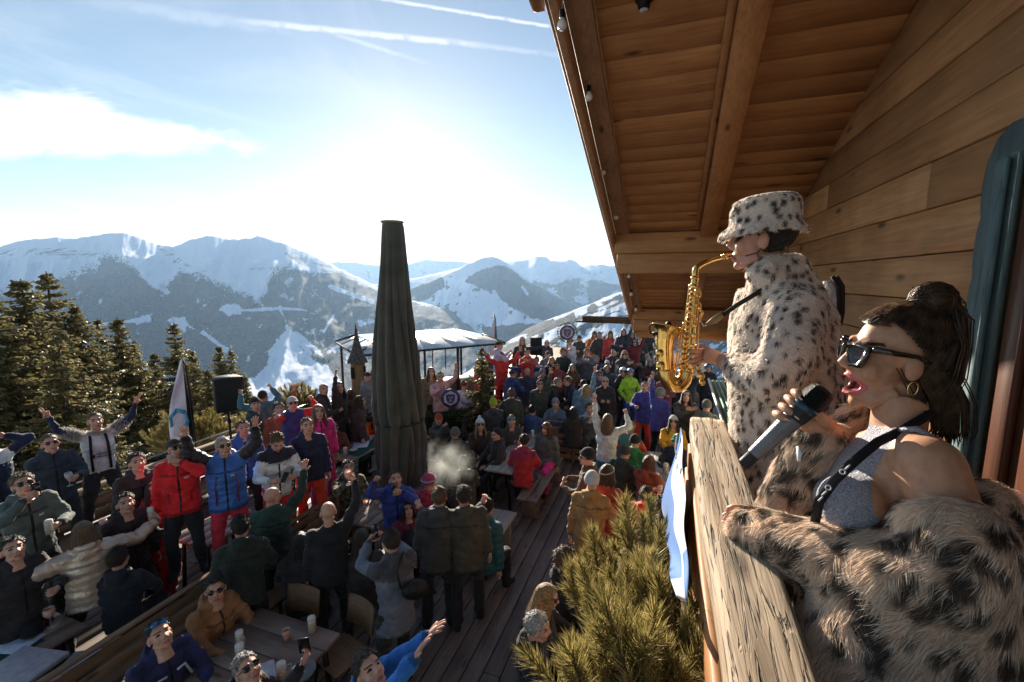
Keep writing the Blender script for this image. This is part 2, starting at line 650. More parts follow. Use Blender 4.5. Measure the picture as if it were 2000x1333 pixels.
# ================================================================== terrain and mountains
def poly_dist(px, py, poly):
 """signed distance in pixels to a closed polygon, positive inside"""
 P = np.asarray(poly, float)
 inside = np.zeros(px.shape, bool)
 d = np.full(px.shape, 1e9)
 n = len(P)
 for i in range(n):
  (x0, y0), (x1, y1) = P[i], P[(i + 1) % n]
  c = ((y0 > py) != (y1 > py))
  with np.errstate(divide='ignore', invalid='ignore'):
   xi = (x1 - x0) * (py - y0) / (y1 - y0 + 1e-12) + x0
  inside ^= c & (px < xi)
  L2 = (x1 - x0) ** 2 + (y1 - y0) ** 2 + 1e-9
  t = np.clip(((px - x0) * (x1 - x0) + (py - y0) * (y1 - y0)) / L2, 0, 1)
  d = np.minimum(d, np.hypot(px - x0 - t * (x1 - x0), py - y0 - t * (y1 - y0)))
 return np.where(inside, d, -d)
def line_dist(px, py, pts):
 d = np.full(px.shape, 1e9)
 for (x0, y0), (x1, y1) in zip(pts[:-1], pts[1:]):
  L2 = (x1 - x0) ** 2 + (y1 - y0) ** 2
  t = np.clip(((px - x0) * (x1 - x0) + (py - y0) * (y1 - y0)) / L2, 0, 1)
  d = np.minimum(d, np.hypot(px - x0 - t * (x1 - x0), py - y0 - t * (y1 - y0)))
 return d
def mountain_mat():
 m, nt, b = nodes_of('alpine_snow_and_forest')
 N, L = nt.nodes.new, nt.links.new
 b.inputs['Roughness'].default_value = 0.9
 b.inputs['Specular IOR Level'].default_value = 0.08
 at_ = N('ShaderNodeAttribute')
 at_.attribute_name = 'Col'
 sep = N('ShaderNodeSeparateColor')
 L(at_.outputs['Color'], sep.inputs[0])
 geo = N('ShaderNodeNewGeometry')
 def nz(sc, det):
  n = N('ShaderNodeTexNoise')
  n.inputs['Scale'].default_value = sc
  n.inputs['Detail'].default_value = det
  n.inputs['Roughness'].default_value = 0.6
  mp = N('ShaderNodeMapping')
  mp.inputs['Scale'].default_value = (1, 1, 0.45)
  L(geo.outputs['Position'], mp.inputs[0])
  L(mp.outputs[0], n.inputs[0])
  return n.outputs[0]
 def madd(a, k, c):
  n = N('ShaderNodeMath')
  n.operation = 'MULTIPLY_ADD'
  L(a, n.inputs[0])
  n.inputs[1].default_value = k
  if hasattr(c, 'is_linked'):
   L(c, n.inputs[2])
  else:
   n.inputs[2].default_value = c
  return n.outputs[0]
 def ramp(x, lo, hi):
  n = N('ShaderNodeMapRange')
  n.interpolation_type = 'SMOOTHSTEP'
  L(x, n.inputs[0])
  n.inputs[1].default_value = lo
  n.inputs[2].default_value = hi
  return n.outputs[0]
 def mix(f, a, bcol):
  n = N('ShaderNodeMixRGB')
  L(f, n.inputs[0])
  for i, c in ((1, a), (2, bcol)):
   if hasattr(c, 'is_linked'):
    L(c, n.inputs[i])
   else:
    n.inputs[i].default_value = lin(c)
  return n.outputs[0]
 fine, mid = nz(0.045, 3), nz(0.007, 6)
 rock = ramp(madd(mid, 0.9, madd(sep.outputs[1], 1.0, -0.45)), 0.46, 0.62)
 base = mix(rock, (0.70, 0.77, 0.88), (0.15, 0.145, 0.15))
 fcol = mix(ramp(fine, 0.42, 0.6), (0.006, 0.010, 0.012), (0.05, 0.062, 0.062))
 forest = ramp(madd(fine, 1.15, madd(mid, 0.55, madd(sep.outputs[0], 1.0, -0.80))), 0.40, 0.56)
 # bare snow between the trunks keeps a little speckle inside the wood
 L(mix(forest, base, fcol), b.inputs['Base Color'])
 bp = N('ShaderNodeBump')
 bp.inputs['Strength'].default_value = 0.5
 bp.inputs['Distance'].default_value = 30
 L(mid, bp.inputs['Height'])
 L(bp.outputs[0], b.inputs['Normal'])
 return m
M_MTN = mountain_mat()
def make_range(name, ridge, y_foot, r_ridge, r_foot, masks, x0, x1, dx=3.0, rows=90, relief=0.06, seed=1, jag=2.0, power=0.8, nscale=1.0):
 rx, ry = zip(*ridge)
 xs = np.arange(x0, x1 + dx, dx)
 yr = np.interp(xs, rx, ry) + (fbm(xs / 14.0 * nscale, xs * 0 + seed, 4, seed) - 0.5) * jag * 2
 t = np.linspace(0, 1, rows) ** 1.15
 PX = np.repeat(xs[None], rows, 0)
 yf = np.maximum(y_foot, yr + 25)
 PY = yr[None] + (yf - yr)[None] * t[:, None]
 ZC = r_ridge + (r_foot - r_ridge) * t[:, None] ** power + 0 * PX
 g = fbm(PX / 60.0 * nscale + PY / 300.0, PY / 95.0 * nscale, 5, seed + 3, ridged=True)
 g2 = fbm(PX / 17.0 * nscale + PY / 60.0, PY / 26.0 * nscale, 4, seed + 9)
 fade = np.clip(t[:, None] * 9, 0, 1)
 ZC = ZC * (1 - fade * relief * (g - 0.45) - fade * relief * 0.3 * (g2 - 0.5))
 d = c_f + ((PX - PCX) / FPX)[..., None] * c_r - ((PY - PCY) / FPX)[..., None] * c_u
 P = CAMPOS + d * ZC[..., None]
 forest, rock = masks(PX, PY, seed)
 # back side falls away behind the ridge
 back = []
 for k, (dist, drop) in enumerate(((0.04, 0.02), (0.12, 0.09), (0.3, 0.3))):
  q = P[0].copy()
  h = q - CAMPOS
  q = CAMPOS + h * np.array([1 + dist, 1 + dist, 1.0])
  q[:, 2] = np.maximum(P[0][:, 2] - drop * r_ridge * 0.6, -690)
  back.append(q)
 allP = np.concatenate([np.stack(back[::-1]), P])
 z = np.zeros((3, len(xs)))
 col = np.zeros(allP.shape[:2] + (4,))
 col[..., 0] = np.concatenate([z, forest])
 col[..., 1] = np.concatenate([z, rock])
 col[..., 3] = 1
 n, w = allP.shape[:2]
 i = np.arange(n * w).reshape(n, w)
 Q = np.stack([i[1:, :-1], i[1:, 1:], i[:-1, 1:], i[:-1, :-1]], -1).reshape(-1, 4)
 me = np_mesh(name, allP.reshape(-1, 3), Q, [M_MTN], smooth=True, attr=col.reshape(-1, 4))
 return struct(link(name, me))
def masks_a(px, py, seed):
 line = [(-400, 640), (-50, 590), (60, 572), (120, 552), (150, 540), (195, 515), (212, 504), (250, 517), (280, 545), (300, 562), (325, 572), (338, 550), (352, 532),
   (400, 550), (445, 565), (487, 585), (507, 593), (522, 566), (536, 535), (560, 522), (600, 530), (660, 538), (740, 572), (800, 588), (1100, 660)]
 lx, ly = zip(*line)
 wob = (fbm(px / 22, py / 22, 4, 4) - 0.5) * 26
 f = np.clip((py - np.interp(px, lx, ly) + wob * 0.6) / 16 + 0.5, 0, 1)
 f = np.maximum(f, 0.62 * np.clip((py - np.interp(px, lx, ly) + 26 + wob) / 30, 0, 1) * (px < 600))
 sp = np.clip(poly_dist(px, py, [(528, 535), (630, 538), (650, 600), (560, 602)]) / 20, 0, 1)
 f = f * (1 - 0.42 * sp)
 sp = np.clip(poly_dist(px, py, [(560, 618), (640, 640), (720, 690), (700, 730), (590, 690)]) / 25, 0, 1)
 f = f * (1 - 0.36 * sp)
 sp = np.clip(poly_dist(px, py, [(600, 560), (760, 600), (740, 650), (640, 620)]) / 20, 0, 1)
 f = f * (1 - 0.2 * sp)
 for pol in ([(425, 605), (446, 594), (460, 587), (475, 600), (472, 617), (455, 616), (442, 622)],
    [(556, 640), (567, 640), (578, 660), (592, 680), (640, 712), (672, 742), (640, 800), (430, 800), (450, 755), (500, 735), (522, 712), (528, 682), (545, 662)],
    [(588, 614), (614, 622), (600, 631), (588, 628)], [(330, 626), (360, 619), (368, 630), (365, 648), (348, 645)],
    [(275, 616), (297, 611), (298, 641), (284, 632), (268, 631)], [(255, 503), (274, 514), (298, 548), (326, 572), (302, 563), (280, 543)],
    [(700, 628), (735, 626), (735, 634), (705, 638)]):
  f = f * (1 - 0.92 * np.clip((poly_dist(px, py, pol) + wob * 0.75) / 9 + 0.35, 0, 1))
 for pts, w in (([(475, 607), (520, 604), (548, 603), (600, 606)], 2.2), ([(546, 604), (556, 622), (562, 642)], 3.0), ([(560, 640), (590, 672), (606, 690)], 4),
     ([(396, 648), (440, 684)], 4.5), ([(362, 632), (400, 655), (442, 684)], 3), ([(150, 636), (200, 634), (272, 625)], 3.5),
     ([(240, 640), (262, 680), (285, 725)], 5), ([(645, 560), (700, 580), (728, 590)], 3.5), ([(640, 690), (700, 650)], 2.5), ([(650, 618), (632, 650)], 3),
     ([(578, 650), (640, 705)], 3)):
  f = f * (1 - 0.95 * np.clip((w * (0.5 + 1.3 * fbm(px / 30, py / 30, 2, 71)) - line_dist(px, py, pts) + wob * 0.2) / 4 + 0.4, 0, 1))
 cl = fbm(px / 16 + py / 40, py / 13, 4, 88)
 f = f * (1 - 0.5 * np.clip((cl - 0.64) * 9, 0, 1))
 f = f * (1 - 0.16 * np.clip((fbm(px / 5, py / 16, 3, 91) - 0.55) * 8, 0, 1))
 rock = 0.5 * np.clip(poly_dist(px, py, [(-200, 480), (60, 468), (110, 466), (215, 478), (262, 500), (190, 528), (70, 515), (-200, 520)]) / 18, 0, 1)
 rock = np.maximum(rock, 0.42 * np.clip(poly_dist(px, py, [(345, 505), (470, 512), (560, 500), (540, 540), (400, 548), (300, 500)]) / 14, 0, 1))
 rock = np.maximum(rock, 0.5 * np.clip(poly_dist(px, py, [(280, 462), (345, 490), (420, 545), (330, 520)]) / 8, 0, 1))
 rock = np.maximum(rock, 0.55 * np.clip(poly_dist(px, py, [(530, 478), (640, 512), (740, 560), (700, 560), (560, 510)]) / 8, 0, 1))
 rock = np.maximum(rock, 0.12)
 return f, rock
def masks_b(px, py, seed):
 f = np.zeros(px.shape)
 wob = (fbm(px / 16, py / 16, 4, 14) - 0.5) * 18
 for pol in ([(912, 550), (935, 532), (955, 523), (985, 522), (1025, 545), (1065, 565), (1112, 588), (1200, 640), (1100, 640), (1040, 622), (1005, 604), (975, 584), (955, 570)],
    [(780, 560), (860, 543), (868, 560), (832, 587), (780, 590)], [(940, 640), (1060, 632), (1100, 700), (960, 700)]):
  f = np.maximum(f, np.clip((poly_dist(px, py, pol) + wob * 0.6) / 8 + 0.5, 0, 1))
 cl = fbm(px / 9, py / 9, 3, 31)
 f = np.maximum(f, np.clip((cl - 0.66) * 9, 0, 1) * (py > 540) * (py < 625))
 for pts, w in (([(965, 570), (975, 590), (985, 610)], 4), ([(1020, 560), (1030, 575)], 3), ([(925, 585), (1000, 605)], 2)):
  f = f * (1 - np.clip((w - line_dist(px, py, pts) + wob * 0.15) / 3 + 0.5, 0, 1))
 town = np.clip((fbm(px / 4, py / 4, 2, 77) - 0.5) * 4, 0, 1) * np.clip((py - 625) / 12, 0, 1) * 0.75
 return np.maximum(f, town), 0.25 + 0 * f
def masks_c(px, py, seed):
 wob = (fbm(px / 12, py / 12, 4, 24) - 0.5) * 14
 f = np.clip((py - np.interp(px, [800, 980, 1060, 1130, 1200, 1300], [560, 548, 545, 536, 548, 560]) + wob) / 14, 0, 1)
 f *= np.clip(fbm(px / 20, py / 14, 4, 51) * 2.4 - 0.4, 0.3, 1)
 return f, 0.4 + 0 * f
def masks_d(px, py, seed):
 return 0.0 * px, 0.42 + 0 * px
def masks_e(px, py, seed):
 # bands of wood and open piste climbing to the right
 u = px * 0.93 + py * -0.36
 v = px * 0.36 + py * 0.93
 n = fbm(u / 70, v / 9, 4, 61)
 f = np.clip((n - 0.40) * 9, 0, 1)
 f = np.maximum(f, np.clip((fbm(px / 12, py / 10, 3, 66) - 0.52) * 7, 0, 1) * 0.9)
 for pts, w in (([(1040, 690), (1062, 668), (1110, 640), (1160, 618), (1225, 596)], 5), ([(1060, 705), (1110, 680), (1160, 665)], 6), ([(1130, 672), (1180, 640), (1240, 622)], 6),
     ([(1085, 622), (1150, 596)], 3), ([(1165, 590), (1240, 560)], 5)):
  f = f * (1 - np.clip((w - line_dist(px, py, pts) + (n - 0.5) * 10) / 3 + 0.5, 0, 1))
 return f, 0.1 + 0 * f
make_range('far_range', [(300, 520), (560, 514), (640, 515), (660, 511), (690, 513), (720, 516), (745, 519), (800, 515), (832, 506), (850, 509), (872, 510), (905, 511), (960, 518), (1100, 522), (1300, 520), (1700, 530)],
   600, 12500, 10500, masks_d, 200, 1800, 5, 40, 0.03, 5, 1.6)
make_range('back_range', [(700, 560), (800, 545), (880, 528), (940, 516), (975, 511), (995, 510), (1010, 508), (1025, 509), (1045, 501), (1065, 501), (1075, 510), (1090, 511), (1100, 510), (1112, 506), (1125, 511), (1135, 519), (1170, 517), (1192, 519), (1240, 523), (1400, 530), (1900, 540)],
   640, 9500, 7000, masks_c, 700, 1900, 3, 60, 0.08, 8, 2.2)
make_range('middle_range', [(600, 640), (740, 600), (780, 575), (820, 556), (860, 541), (900, 523), (930, 509), (945, 504), (962, 501), (980, 507), (1000, 520), (1030, 545), (1080, 575), (1150, 610), (1250, 640), (1800, 700)],
   760, 6800, 4000, masks_b, 620, 1700, 2.5, 90, 0.09, 11, 2.2)
make_range('left_massif', [(-900, 520), (-300, 505), (-100, 492), (0, 482), (40, 470), (98, 464), (150, 466), (190, 459), (215, 456), (250, 457), (285, 469), (310, 478), (340, 483), (370, 469), (405, 461), (440, 466), (470, 468), (505, 462), (530, 467), (560, 478), (600, 494), (640, 513), (680, 533), (740, 562), (800, 585), (850, 598), (887, 609), (925, 626), (960, 640), (1010, 662), (1060, 690)],
   840, 5600, 1900, masks_a, -900, 1060, 2.5, 130, 0.095, 2, 2.6)
make_range('right_hill', [(940, 700), (960, 688), (1000, 662), (1030, 642), (1060, 628), (1100, 613), (1150, 595), (1200, 575), (1260, 556), (1400, 540), (1700, 530), (2200, 540)],
   860, 3000, 1300, masks_e, 940, 2300, 2.5, 80, 0.05, 21, 1.4)
# the slope below the terrace, down to the valley, one sheet all round
def hillside():
 rr = np.concatenate([[0.0], np.geomspace(3, 7000, 70)])
 th = np.linspace(0, 2 * math.pi, 145)
 RR, TH = np.meshgrid(rr, th, indexing='ij')
 X, Y = RR * np.cos(TH), 6 + RR * np.sin(TH)
 Z = -3.3 - np.clip(RR - 16, 0, 1900) * 0.37
 Z += (fbm(X / 9, Y / 9, 4, 3) - 0.5) * np.clip((RR - 14) / 20, 0, 1) * 1.2
 Z -= np.clip((-X - 9.0) / 2.0, 0, 1) * 2.0 * (RR < 60)
 P = np.stack([X, Y, Z], -1)
 n, w = X.shape
 i = np.arange(n * w).reshape(n, w)
 Q = np.stack([i[:-1, :-1], i[1:, :-1], i[1:, 1:], i[:-1, 1:]], -1).reshape(-1, 4)
 m = mat('patchy_snow_ground', (0.62, 0.64, 0.66), 0.9, var=0.35, scale=0.12, bump=0.3, bscale=1.5)
 return struct(link('ground', np_mesh('ground', P.reshape(-1, 3), Q, [m], smooth=True)))
hillside()
# the air itself
def haze():
 mb = MB()
 mb.box((-1500, 4500, -90), (33000, 27000, 1640))
 m = bpy.data.materials.new('alpine_air')
 m.use_nodes = True
 nt = m.node_tree
 nt.nodes.clear()
 out = nt.nodes.new('ShaderNodeOutputMaterial')
 v = nt.nodes.new('ShaderNodeVolumePrincipled')
 v.inputs['Color'].default_value = (0.42, 0.66, 1.0, 1)
 v.inputs['Density'].default_value = 3.7e-5
 v.inputs['Anisotropy'].default_value = 0.35
 nt.links.new(v.outputs[0], out.inputs['Volume'])
 m.cycles.homogeneous_volume = True
 m.cycles.volume_sampling = "DISTANCE"
 o = mb.build('haze', m)
 o['kind'] = 'stuff'
 return o
haze()
# ================================================================== chalet: wall, roof, balcony
TERR = -2.65          # terrace floor; the balcony floor is z = 0
WALL_X, VERGE_X = 1.2, -0.72
ROOF_S, ROOF_0 = 0.37, 4.28
ROOF_A = math.atan(ROOF_S)
def roof_z(y):
 return ROOF_0 - ROOF_S * y
W_WALL = wood('chalet_log_wood', (0.26, 0.12, 0.048), (0.50, 0.27, 0.12), 'Y', 0.55, 20, 5, bump=0.3)
W_SOFFIT = wood('soffit_board_wood', (0.30, 0.125, 0.048), (0.54, 0.27, 0.11), 'X', 0.55, 18, 5, bump=0.25)
W_BEAM_X = wood('purlin_wood', (0.32, 0.145, 0.055), (0.56, 0.30, 0.13), 'X', 0.55, 18, 5)
W_BEAM_Y = wood('rafter_wood', (0.30, 0.13, 0.05), (0.52, 0.26, 0.11), 'Y', 0.55, 18, 5)
W_VERGE = wood('bargeboard_wood', (0.22, 0.11, 0.06), (0.40, 0.23, 0.13), 'Y', 0.6, 18, 5)
W_RAIL = wood('weathered_rail_wood', (0.36, 0.26, 0.17), (0.62, 0.49, 0.35), 'Y', 0.75, 16, 6, crack=0.75, bump=0.8)
W_GREY = wood('grey_board_wood', (0.10, 0.075, 0.055), (0.24, 0.18, 0.13), 'Y', 0.8, 16, 6, crack=0.5)
W_TEAL = wood('teal_painted_wood', (0.07, 0.115, 0.125), (0.15, 0.225, 0.235), 'Z', 0.6, 16, 7, crack=0.35, knots=False)
W_DARK = wood('dark_door_wood', (0.05, 0.018, 0.010), (0.11, 0.04, 0.02), 'Z', 0.4, 16, 6, knots=False)
M_IRON = mat('black_iron', (0.02, 0.02, 0.022), 0.5, 0.6)
def chalet():
 wall = thing('chalet_wall', 'chalet gable wall of broad brown horizontal wooden boards behind the two performers', 'wall', (WALL_X, 0, 0))
 b = MB()
 b.prism([(-3, -2.6), (10.4, -2.6), (10.4, roof_z(10.4) + .1), (-3, roof_z(-3) + .1)], 0.02, 0.3, axis=0)
 b.build('wall_core', mat('wall_gap_dark', (0.02, 0.012, 0.008), 0.9), wall)
 rng = random.Random(3)
 z = 0.0
 row = 0
 while z < 4.2:
  h = 0.215 + rng.uniform(-0.02, 0.02)
  ymax = min(10.3, (ROOF_0 - z) / ROOF_S + 0.1)
  y = 1.2 - rng.uniform(0, 1.5)
  while y < ymax - 0.05:
   ln = min(rng.uniform(3.0, 4.6), ymax - y)
   m = MB()
   m.bbox((0, 0, 0), (0.05, ln - 0.003, h - 0.005), 0.006)
   o = m.build('board', W_WALL, wall, (rng.uniform(-0.002, 0.004), y + ln / 2, z + h / 2))
   y += ln
  z += h
  row += 1
 # ---- roof
 roof = thing('chalet_roof', 'overhanging brown wooden chalet roof seen from below', 'roof', (0, 0, 0))
 rot = rotx(-ROOF_A)
 cs = math.cos(ROOF_A)
 b = MB()
 y0, y1 = -1.6, 10.1
 th = 0.09
 b.prism([(y0, roof_z(y0) + .03), (y1, roof_z(y1) + .03), (y1, roof_z(y1) + .26), (y0, roof_z(y0) + .26)], VERGE_X + 0.01, 6.0, axis=0)
 b.build('roof_slab', mat('roof_shingle_grey', (0.12, 0.1, 0.085), 0.9), roof)
 pitch = 0.195
 n = int((9.95 - 0.4) / (pitch * cs))
 bm_ = MB()
 bm_.bbox((0, 0, 0), (WALL_X - VERGE_X - 0.13, pitch - 0.002, 0.03), 0.0025, rot)
 me = bm_.mesh('soffit_board', W_SOFFIT)
 for i in range(n):
  y = 0.45 + i * pitch * cs
  link('soffit_board', me, roof, ((WALL_X + VERGE_X) / 2 + 0.04, y, roof_z(y) + rng.uniform(0.010, 0.0115)))
 # purlins come out of the wall under the soffit
 for (y, hs) in ((5.62, (0.24, 0.235)), (8.55, (0.2, 0.2)), (9.85, (0.22, 0.0)), (1.35, (0.24, 0.2))):
  zt = roof_z(y + 0.1) - 0.012
  for k, h in enumerate(hs):
   if not h:
    continue
   m = MB()
   x0 = VERGE_X + 0.045 + 0.03 * k
   m.bbox(((x0 + WALL_X) / 2, 0, 0), (WALL_X - x0, 0.2, h), 0.01)
   m.build('purlin', W_BEAM_X, roof, (0, y + 0.1 - 0.01 * k, zt - h / 2))
   zt -= h + 0.004
 # rafters along the slope
 for (ya, yb) in ((1.5, 5.58), (5.86, 8.5)):
  for x in (0.36,):
   ln = (yb - ya) / cs
   m = MB()
   m.bbox((0, 0, 0), (0.17, ln, 0.13), 0.01, rot)
   m.build('rafter', W_BEAM_Y, roof, (x, (ya + yb) / 2, roof_z((ya + yb) / 2) - 0.075))
   m = MB()
   m.bbox((0, 0, 0), (0.05, ln, 0.05), 0.006, rot)
   m.build('cover_strip', W_BEAM_Y, roof, (x - 0.112, (ya + yb) / 2, roof_z((ya + yb) / 2) - 0.032))
 # verge: inner strip, bargeboard, outer moulding
 for (x, w, h, dz, ya, yb) in ((VERGE_X + 0.13, 0.16, 0.05, -0.035, 0.5, 9.9), (VERGE_X + 0.02, 0.05, 0.19, -0.075, 0.5, 9.95), (VERGE_X - 0.03, 0.045, 0.13, -0.01, 0.5, 10.0)):
  ln = (yb - ya) / cs
  m = MB()
  m.bbox((0, 0, 0), (w, ln, h), 0.008, rot)
  m.build('bargeboard', W_VERGE, roof, (x, (ya + yb) / 2, roof_z((ya + yb) / 2) + dz))
 # carved end of the upper bargeboard
 pts = []
 for k in range(15):
  a = k / 14
  y = 2.05 + 0.72 * a
  pts.append((y, roof_z(y) - 0.2 - 0.05 * math.sin(a * math.pi * 1.1) + (0.10 * max(0, a - 0.8) / 0.2)))
 poly = [(0.5, roof_z(0.5) - 0.2)] + pts + [(2.77, roof_z(2.77) + 0.06), (0.5, roof_z(0.5) + 0.06)]
 m = MB()
 m.prism(poly, VERGE_X - 0.085, VERGE_X - 0.06, axis=0)
 m.build('carved_board', W_VERGE, roof)
 # hollowed log gutter sticking out past the verge at the eave
 g = MB()
 gy, gz = 9.25, roof_z(9.25) - 0.06
 prof = [(-0.075, 0.05), (-0.075, -0.05), (-0.03, -0.085), (0.03, -0.085), (0.075, -0.05), (0.075, 0.05), (0.05, 0.05), (0.045, -0.03), (0.0, -0.05), (-0.045, -0.03), (-0.05, 0.05)]
 g.prism(prof, -1.55, -0.6, axis=0)
 g.prism([(-0.075, 0.05), (-0.075, -0.05), (-0.05, -0.07), (-0.05, 0.05)], -1.72, -1.55, axis=0)
 g.prism([(-0.045, -0.082), (0.045, -0.082), (0.045, -0.05), (-0.045, -0.05)], -1.86, -1.55, axis=0)
 g.prism([(0.05, 0.05), (0.05, -0.07), (0.075, -0.05), (0.075, 0.05)], -1.72, -1.55, axis=0)
 g.build('log_gutter', wood('gutter_wood', (0.05, 0.035, 0.025), (0.14, 0.1, 0.07), 'X', 0.8), roof, (0, gy, gz))
 # small spot lamp under the soffit
 lamp = thing('soffit_lamp', 'small dark lamp fixed under the roof boards at the top of the picture', 'lamp', tuple(onz(1258, -8, 0) * 0 + np.array([0, 0, 0])))
 p = None
 for yy in np.linspace(1.2, 4, 400):
  q = np.array([0, yy, roof_z(yy) - 0.02])
  d = ray(1258, 3)
  t = (yy) / d[1]
  if abs((CAMPOS + d * t)[2] - q[2]) < 0.012:
   p = CAMPOS + d * t
   break
 lamp.location = p
 m = MB()
 m.lathe([(0.0, -0.045), (0.028, -0.045), (0.034, -0.03), (0.034, 0.0), (0.05, 0.004), (0.05, 0.02), (0, 0.02)], n=14)
 m.build('housing', M_IRON, lamp)
 m = MB()
 m.lathe([(0.0, -0.05), (0.024, -0.05), (0.024, -0.044)], n=12)
 m.build('lens', mat('lamp_glass', (0.6, 0.6, 0.62), 0.2), lamp)
 # bulbs on a cord below the verge
 cordm = mat('bulb_cord', (0.42, 0.3, 0.2), 0.6)
 bulbm = mat('frosted_bulb', (0.75, 0.73, 0.7), 0.25, spec=0.5)
 for i, (px, py, ys) in enumerate(((1098, 48, 2.55), (1150, 189, 3.35), (1178, 336, 4.38), (1203, 424, 5.2), (1228, 540, 6.65), (1233, 575, 7.2), (1242, 605, 7.75))):
  d = ray(px, py)
  t = ys / d[1]
  q = CAMPOS + d * t
  b_ = thing('light_bulb', ['small unlit bulb hanging highest under the carved bargeboard', 'large unlit frosted bulb hanging second from the top of the roof edge',
         'unlit bulb hanging third along the roof edge against the sky', 'unlit bulb just above the big double purlin by the roof edge',
         'unlit bulb just below the double purlin at the roof edge', 'unlit bulb between two others above the log gutter',
         'lowest unlit bulb, beside the log gutter'][i], 'bulb', tuple(q), 0, 'bulbs strung along the roof edge')
  s = 0.92
  m = MB()
  m.lathe([(0.0, -0.034 * s), (0.018 * s, -0.029 * s), (0.029 * s, -0.012 * s), (0.028 * s, 0.006 * s), (0.017 * s, 0.024 * s), (0.012 * s, 0.034 * s)], n=14)
  m.build('glass', bulbm, b_, smooth=True)
  m = MB()
  m.lathe([(0.013, 0.032), (0.015, 0.034), (0.015, 0.07), (0.004, 0.075)], n=10)
  m.build('socket', M_IRON, b_)
  m = MB()
  top = roof_z(q[1]) - q[2] - 0.03
  m.tube([(0, 0, 0.07), (0.004, -0.01, 0.07 + (top - .07) * 0.5), (0.0, -0.02, top)], 0.004, 6)
  m.build('lead', cordm, b_)
 # cord itself in one sagging run
 pts = []
 for yy in np.linspace(2.1, 9.2, 60):
  sag = 0.03 * abs(math.sin(yy * 3.4))
  pts.append((VERGE_X + 0.215, yy, roof_z(yy) - 0.012 - sag))
 m = MB()
 m.tube(pts, 0.005, 6)
 tag(m.build('string_cable', cordm), 'pale cable of the bulb string running under the roof edge', 'cable')
 # ---- teal window surround on the wall, scalloped outer edge, and the dark door beside it
 sur = thing('window_surround', 'blue-green painted window surround with scalloped edge at the right', 'window frame', (WALL_X - 0.03, 2.12, 0))
 edge = []
 zz = np.linspace(-0.2, 2.02, 150)
 for z_ in zz:
  k = (z_ % 0.23) / 0.23
  edge.append((0.205 + 0.02 * abs(math.sin(k * math.pi)) ** .6, z_))
 top = [(0.21, 2.06), (0.17, 2.13), (0.10, 2.165), (-0.5, 2.17)]
 inner = [(-0.5, 2.05), (0.045, 2.05), (0.045, -0.2)]
 m = MB()
 m.prism(edge + top + inner, -0.032, 0.0, axis=0)
 m.build('scalloped_board', W_TEAL, sur)
 for (dy, w, dx) in ((0.105, 0.05, -0.044), (0.062, 0.04, -0.058)):
  m = MB()
  m.bbox((dx, dy, 0.92), (0.025, w, 2.24), 0.008)
  m.build('moulding', W_TEAL, sur)
 door = thing('door', 'dark brown wooden door at the right edge behind the singer', 'door', (WALL_X, 1.6, 0))
 m = MB()
 m.bbox((-0.018, 0.0, 0.98), (0.03, 1.05, 2.1), 0.004)
 m.build('leaf', W_DARK, door)
 for dy in (0.47, -0.1):
  m = MB()
  m.bbox((-0.045, dy, 0.98), (0.03, 0.09, 2.1), 0.006)
  m.build('stile', W_DARK, door)
 # ---- balcony
 bal = thing('balcony', 'wooden balcony floor carrying the two performers', 'balcony', (0, 0, 0))
 for k in range(8):
  m = MB()
  m.bbox((0.2 + 0.14 * k, 0.35, -0.03), (0.135, 3.6, 0.05), 0.006)
  m.build('floor_board', W_GREY, bal)
 m = MB()
 m.bbox((0.62, 0.3, -0.13), (1.1, 3.6, 0.12), 0.01)
 m.build('joist_deck', W_GREY, bal)
 rail = thing('balcony_rail', 'thick pale weathered wooden handrail with deep cracks in front of the singer', 'railing', (0, 0, 1.0))
 # handrail beam: subdivided top with slight unevenness
 ys = np.linspace(-0.6, 2.06, 60)
 V, Q = [], []
 nsec = None
 for i, y in enumerate(ys):
  wob = 0.004 * math.sin(y * 3.1) + 0.003 * math.sin(y * 8.3 + 1)
  xl, xr = 0.105 + wob, 0.245 + 0.004 * math.sin(y * 4 + 2)
  yy = y
  sec = [(xl + 0.012, -0.085), (xl, -0.07), (xl, -0.012), (xl + 0.004, -0.003), (xl + 0.014, 0.0)]
  k = 7
  for j in range(1, k):
   x = xl + 0.014 + (xr - xl - 0.028) * j / k
   sec.append((x, 0.0022 * math.sin(x * 90 + y * 2.0) + 0.0015 * math.sin(x * 37 - y * 5)))
  sec += [(xr - 0.014, 0.0), (xr - 0.004, -0.003), (xr, -0.012), (xr, -0.07), (xr - 0.012, -0.085)]
  nsec = len(sec)
  V += [(x, yy, z) for x, z in sec]
 for i in range(len(ys) - 1):
  for j in range(nsec):
   a, b2 = i * nsec + j, i * nsec + (j + 1) % nsec
   Q.append([a, b2, b2 + nsec, a + nsec])
 T = [[0, j + 1, j] for j in range(1, nsec - 1)]
 e = (len(ys) - 1) * nsec
 T += [[e, e + j, e + j + 1] for j in range(1, nsec - 1)]
 link('handrail', np_mesh('handrail', V, [np.array(Q), np.array(T)], [W_RAIL]), rail)
 # cross rail closing the far end, on its corner
 m = MB()
 m.bbox((0.345, 1.995, -0.046), (0.19, 0.125, 0.083), 0.01)
 m.build('cross_rail', wood('weathered_cross_wood', (0.36, 0.26, 0.17), (0.6, 0.47, 0.33), 'X', 0.75, 16, 6, crack=0.7, bump=0.8), rail)
 for y in (1.93, 1.3, 0.6, -0.1):
  m = MB()
  m.bbox((0.175, y, -0.56), (0.07, 0.07, 0.95), 0.008)
  m.build('post', W_GREY, rail)
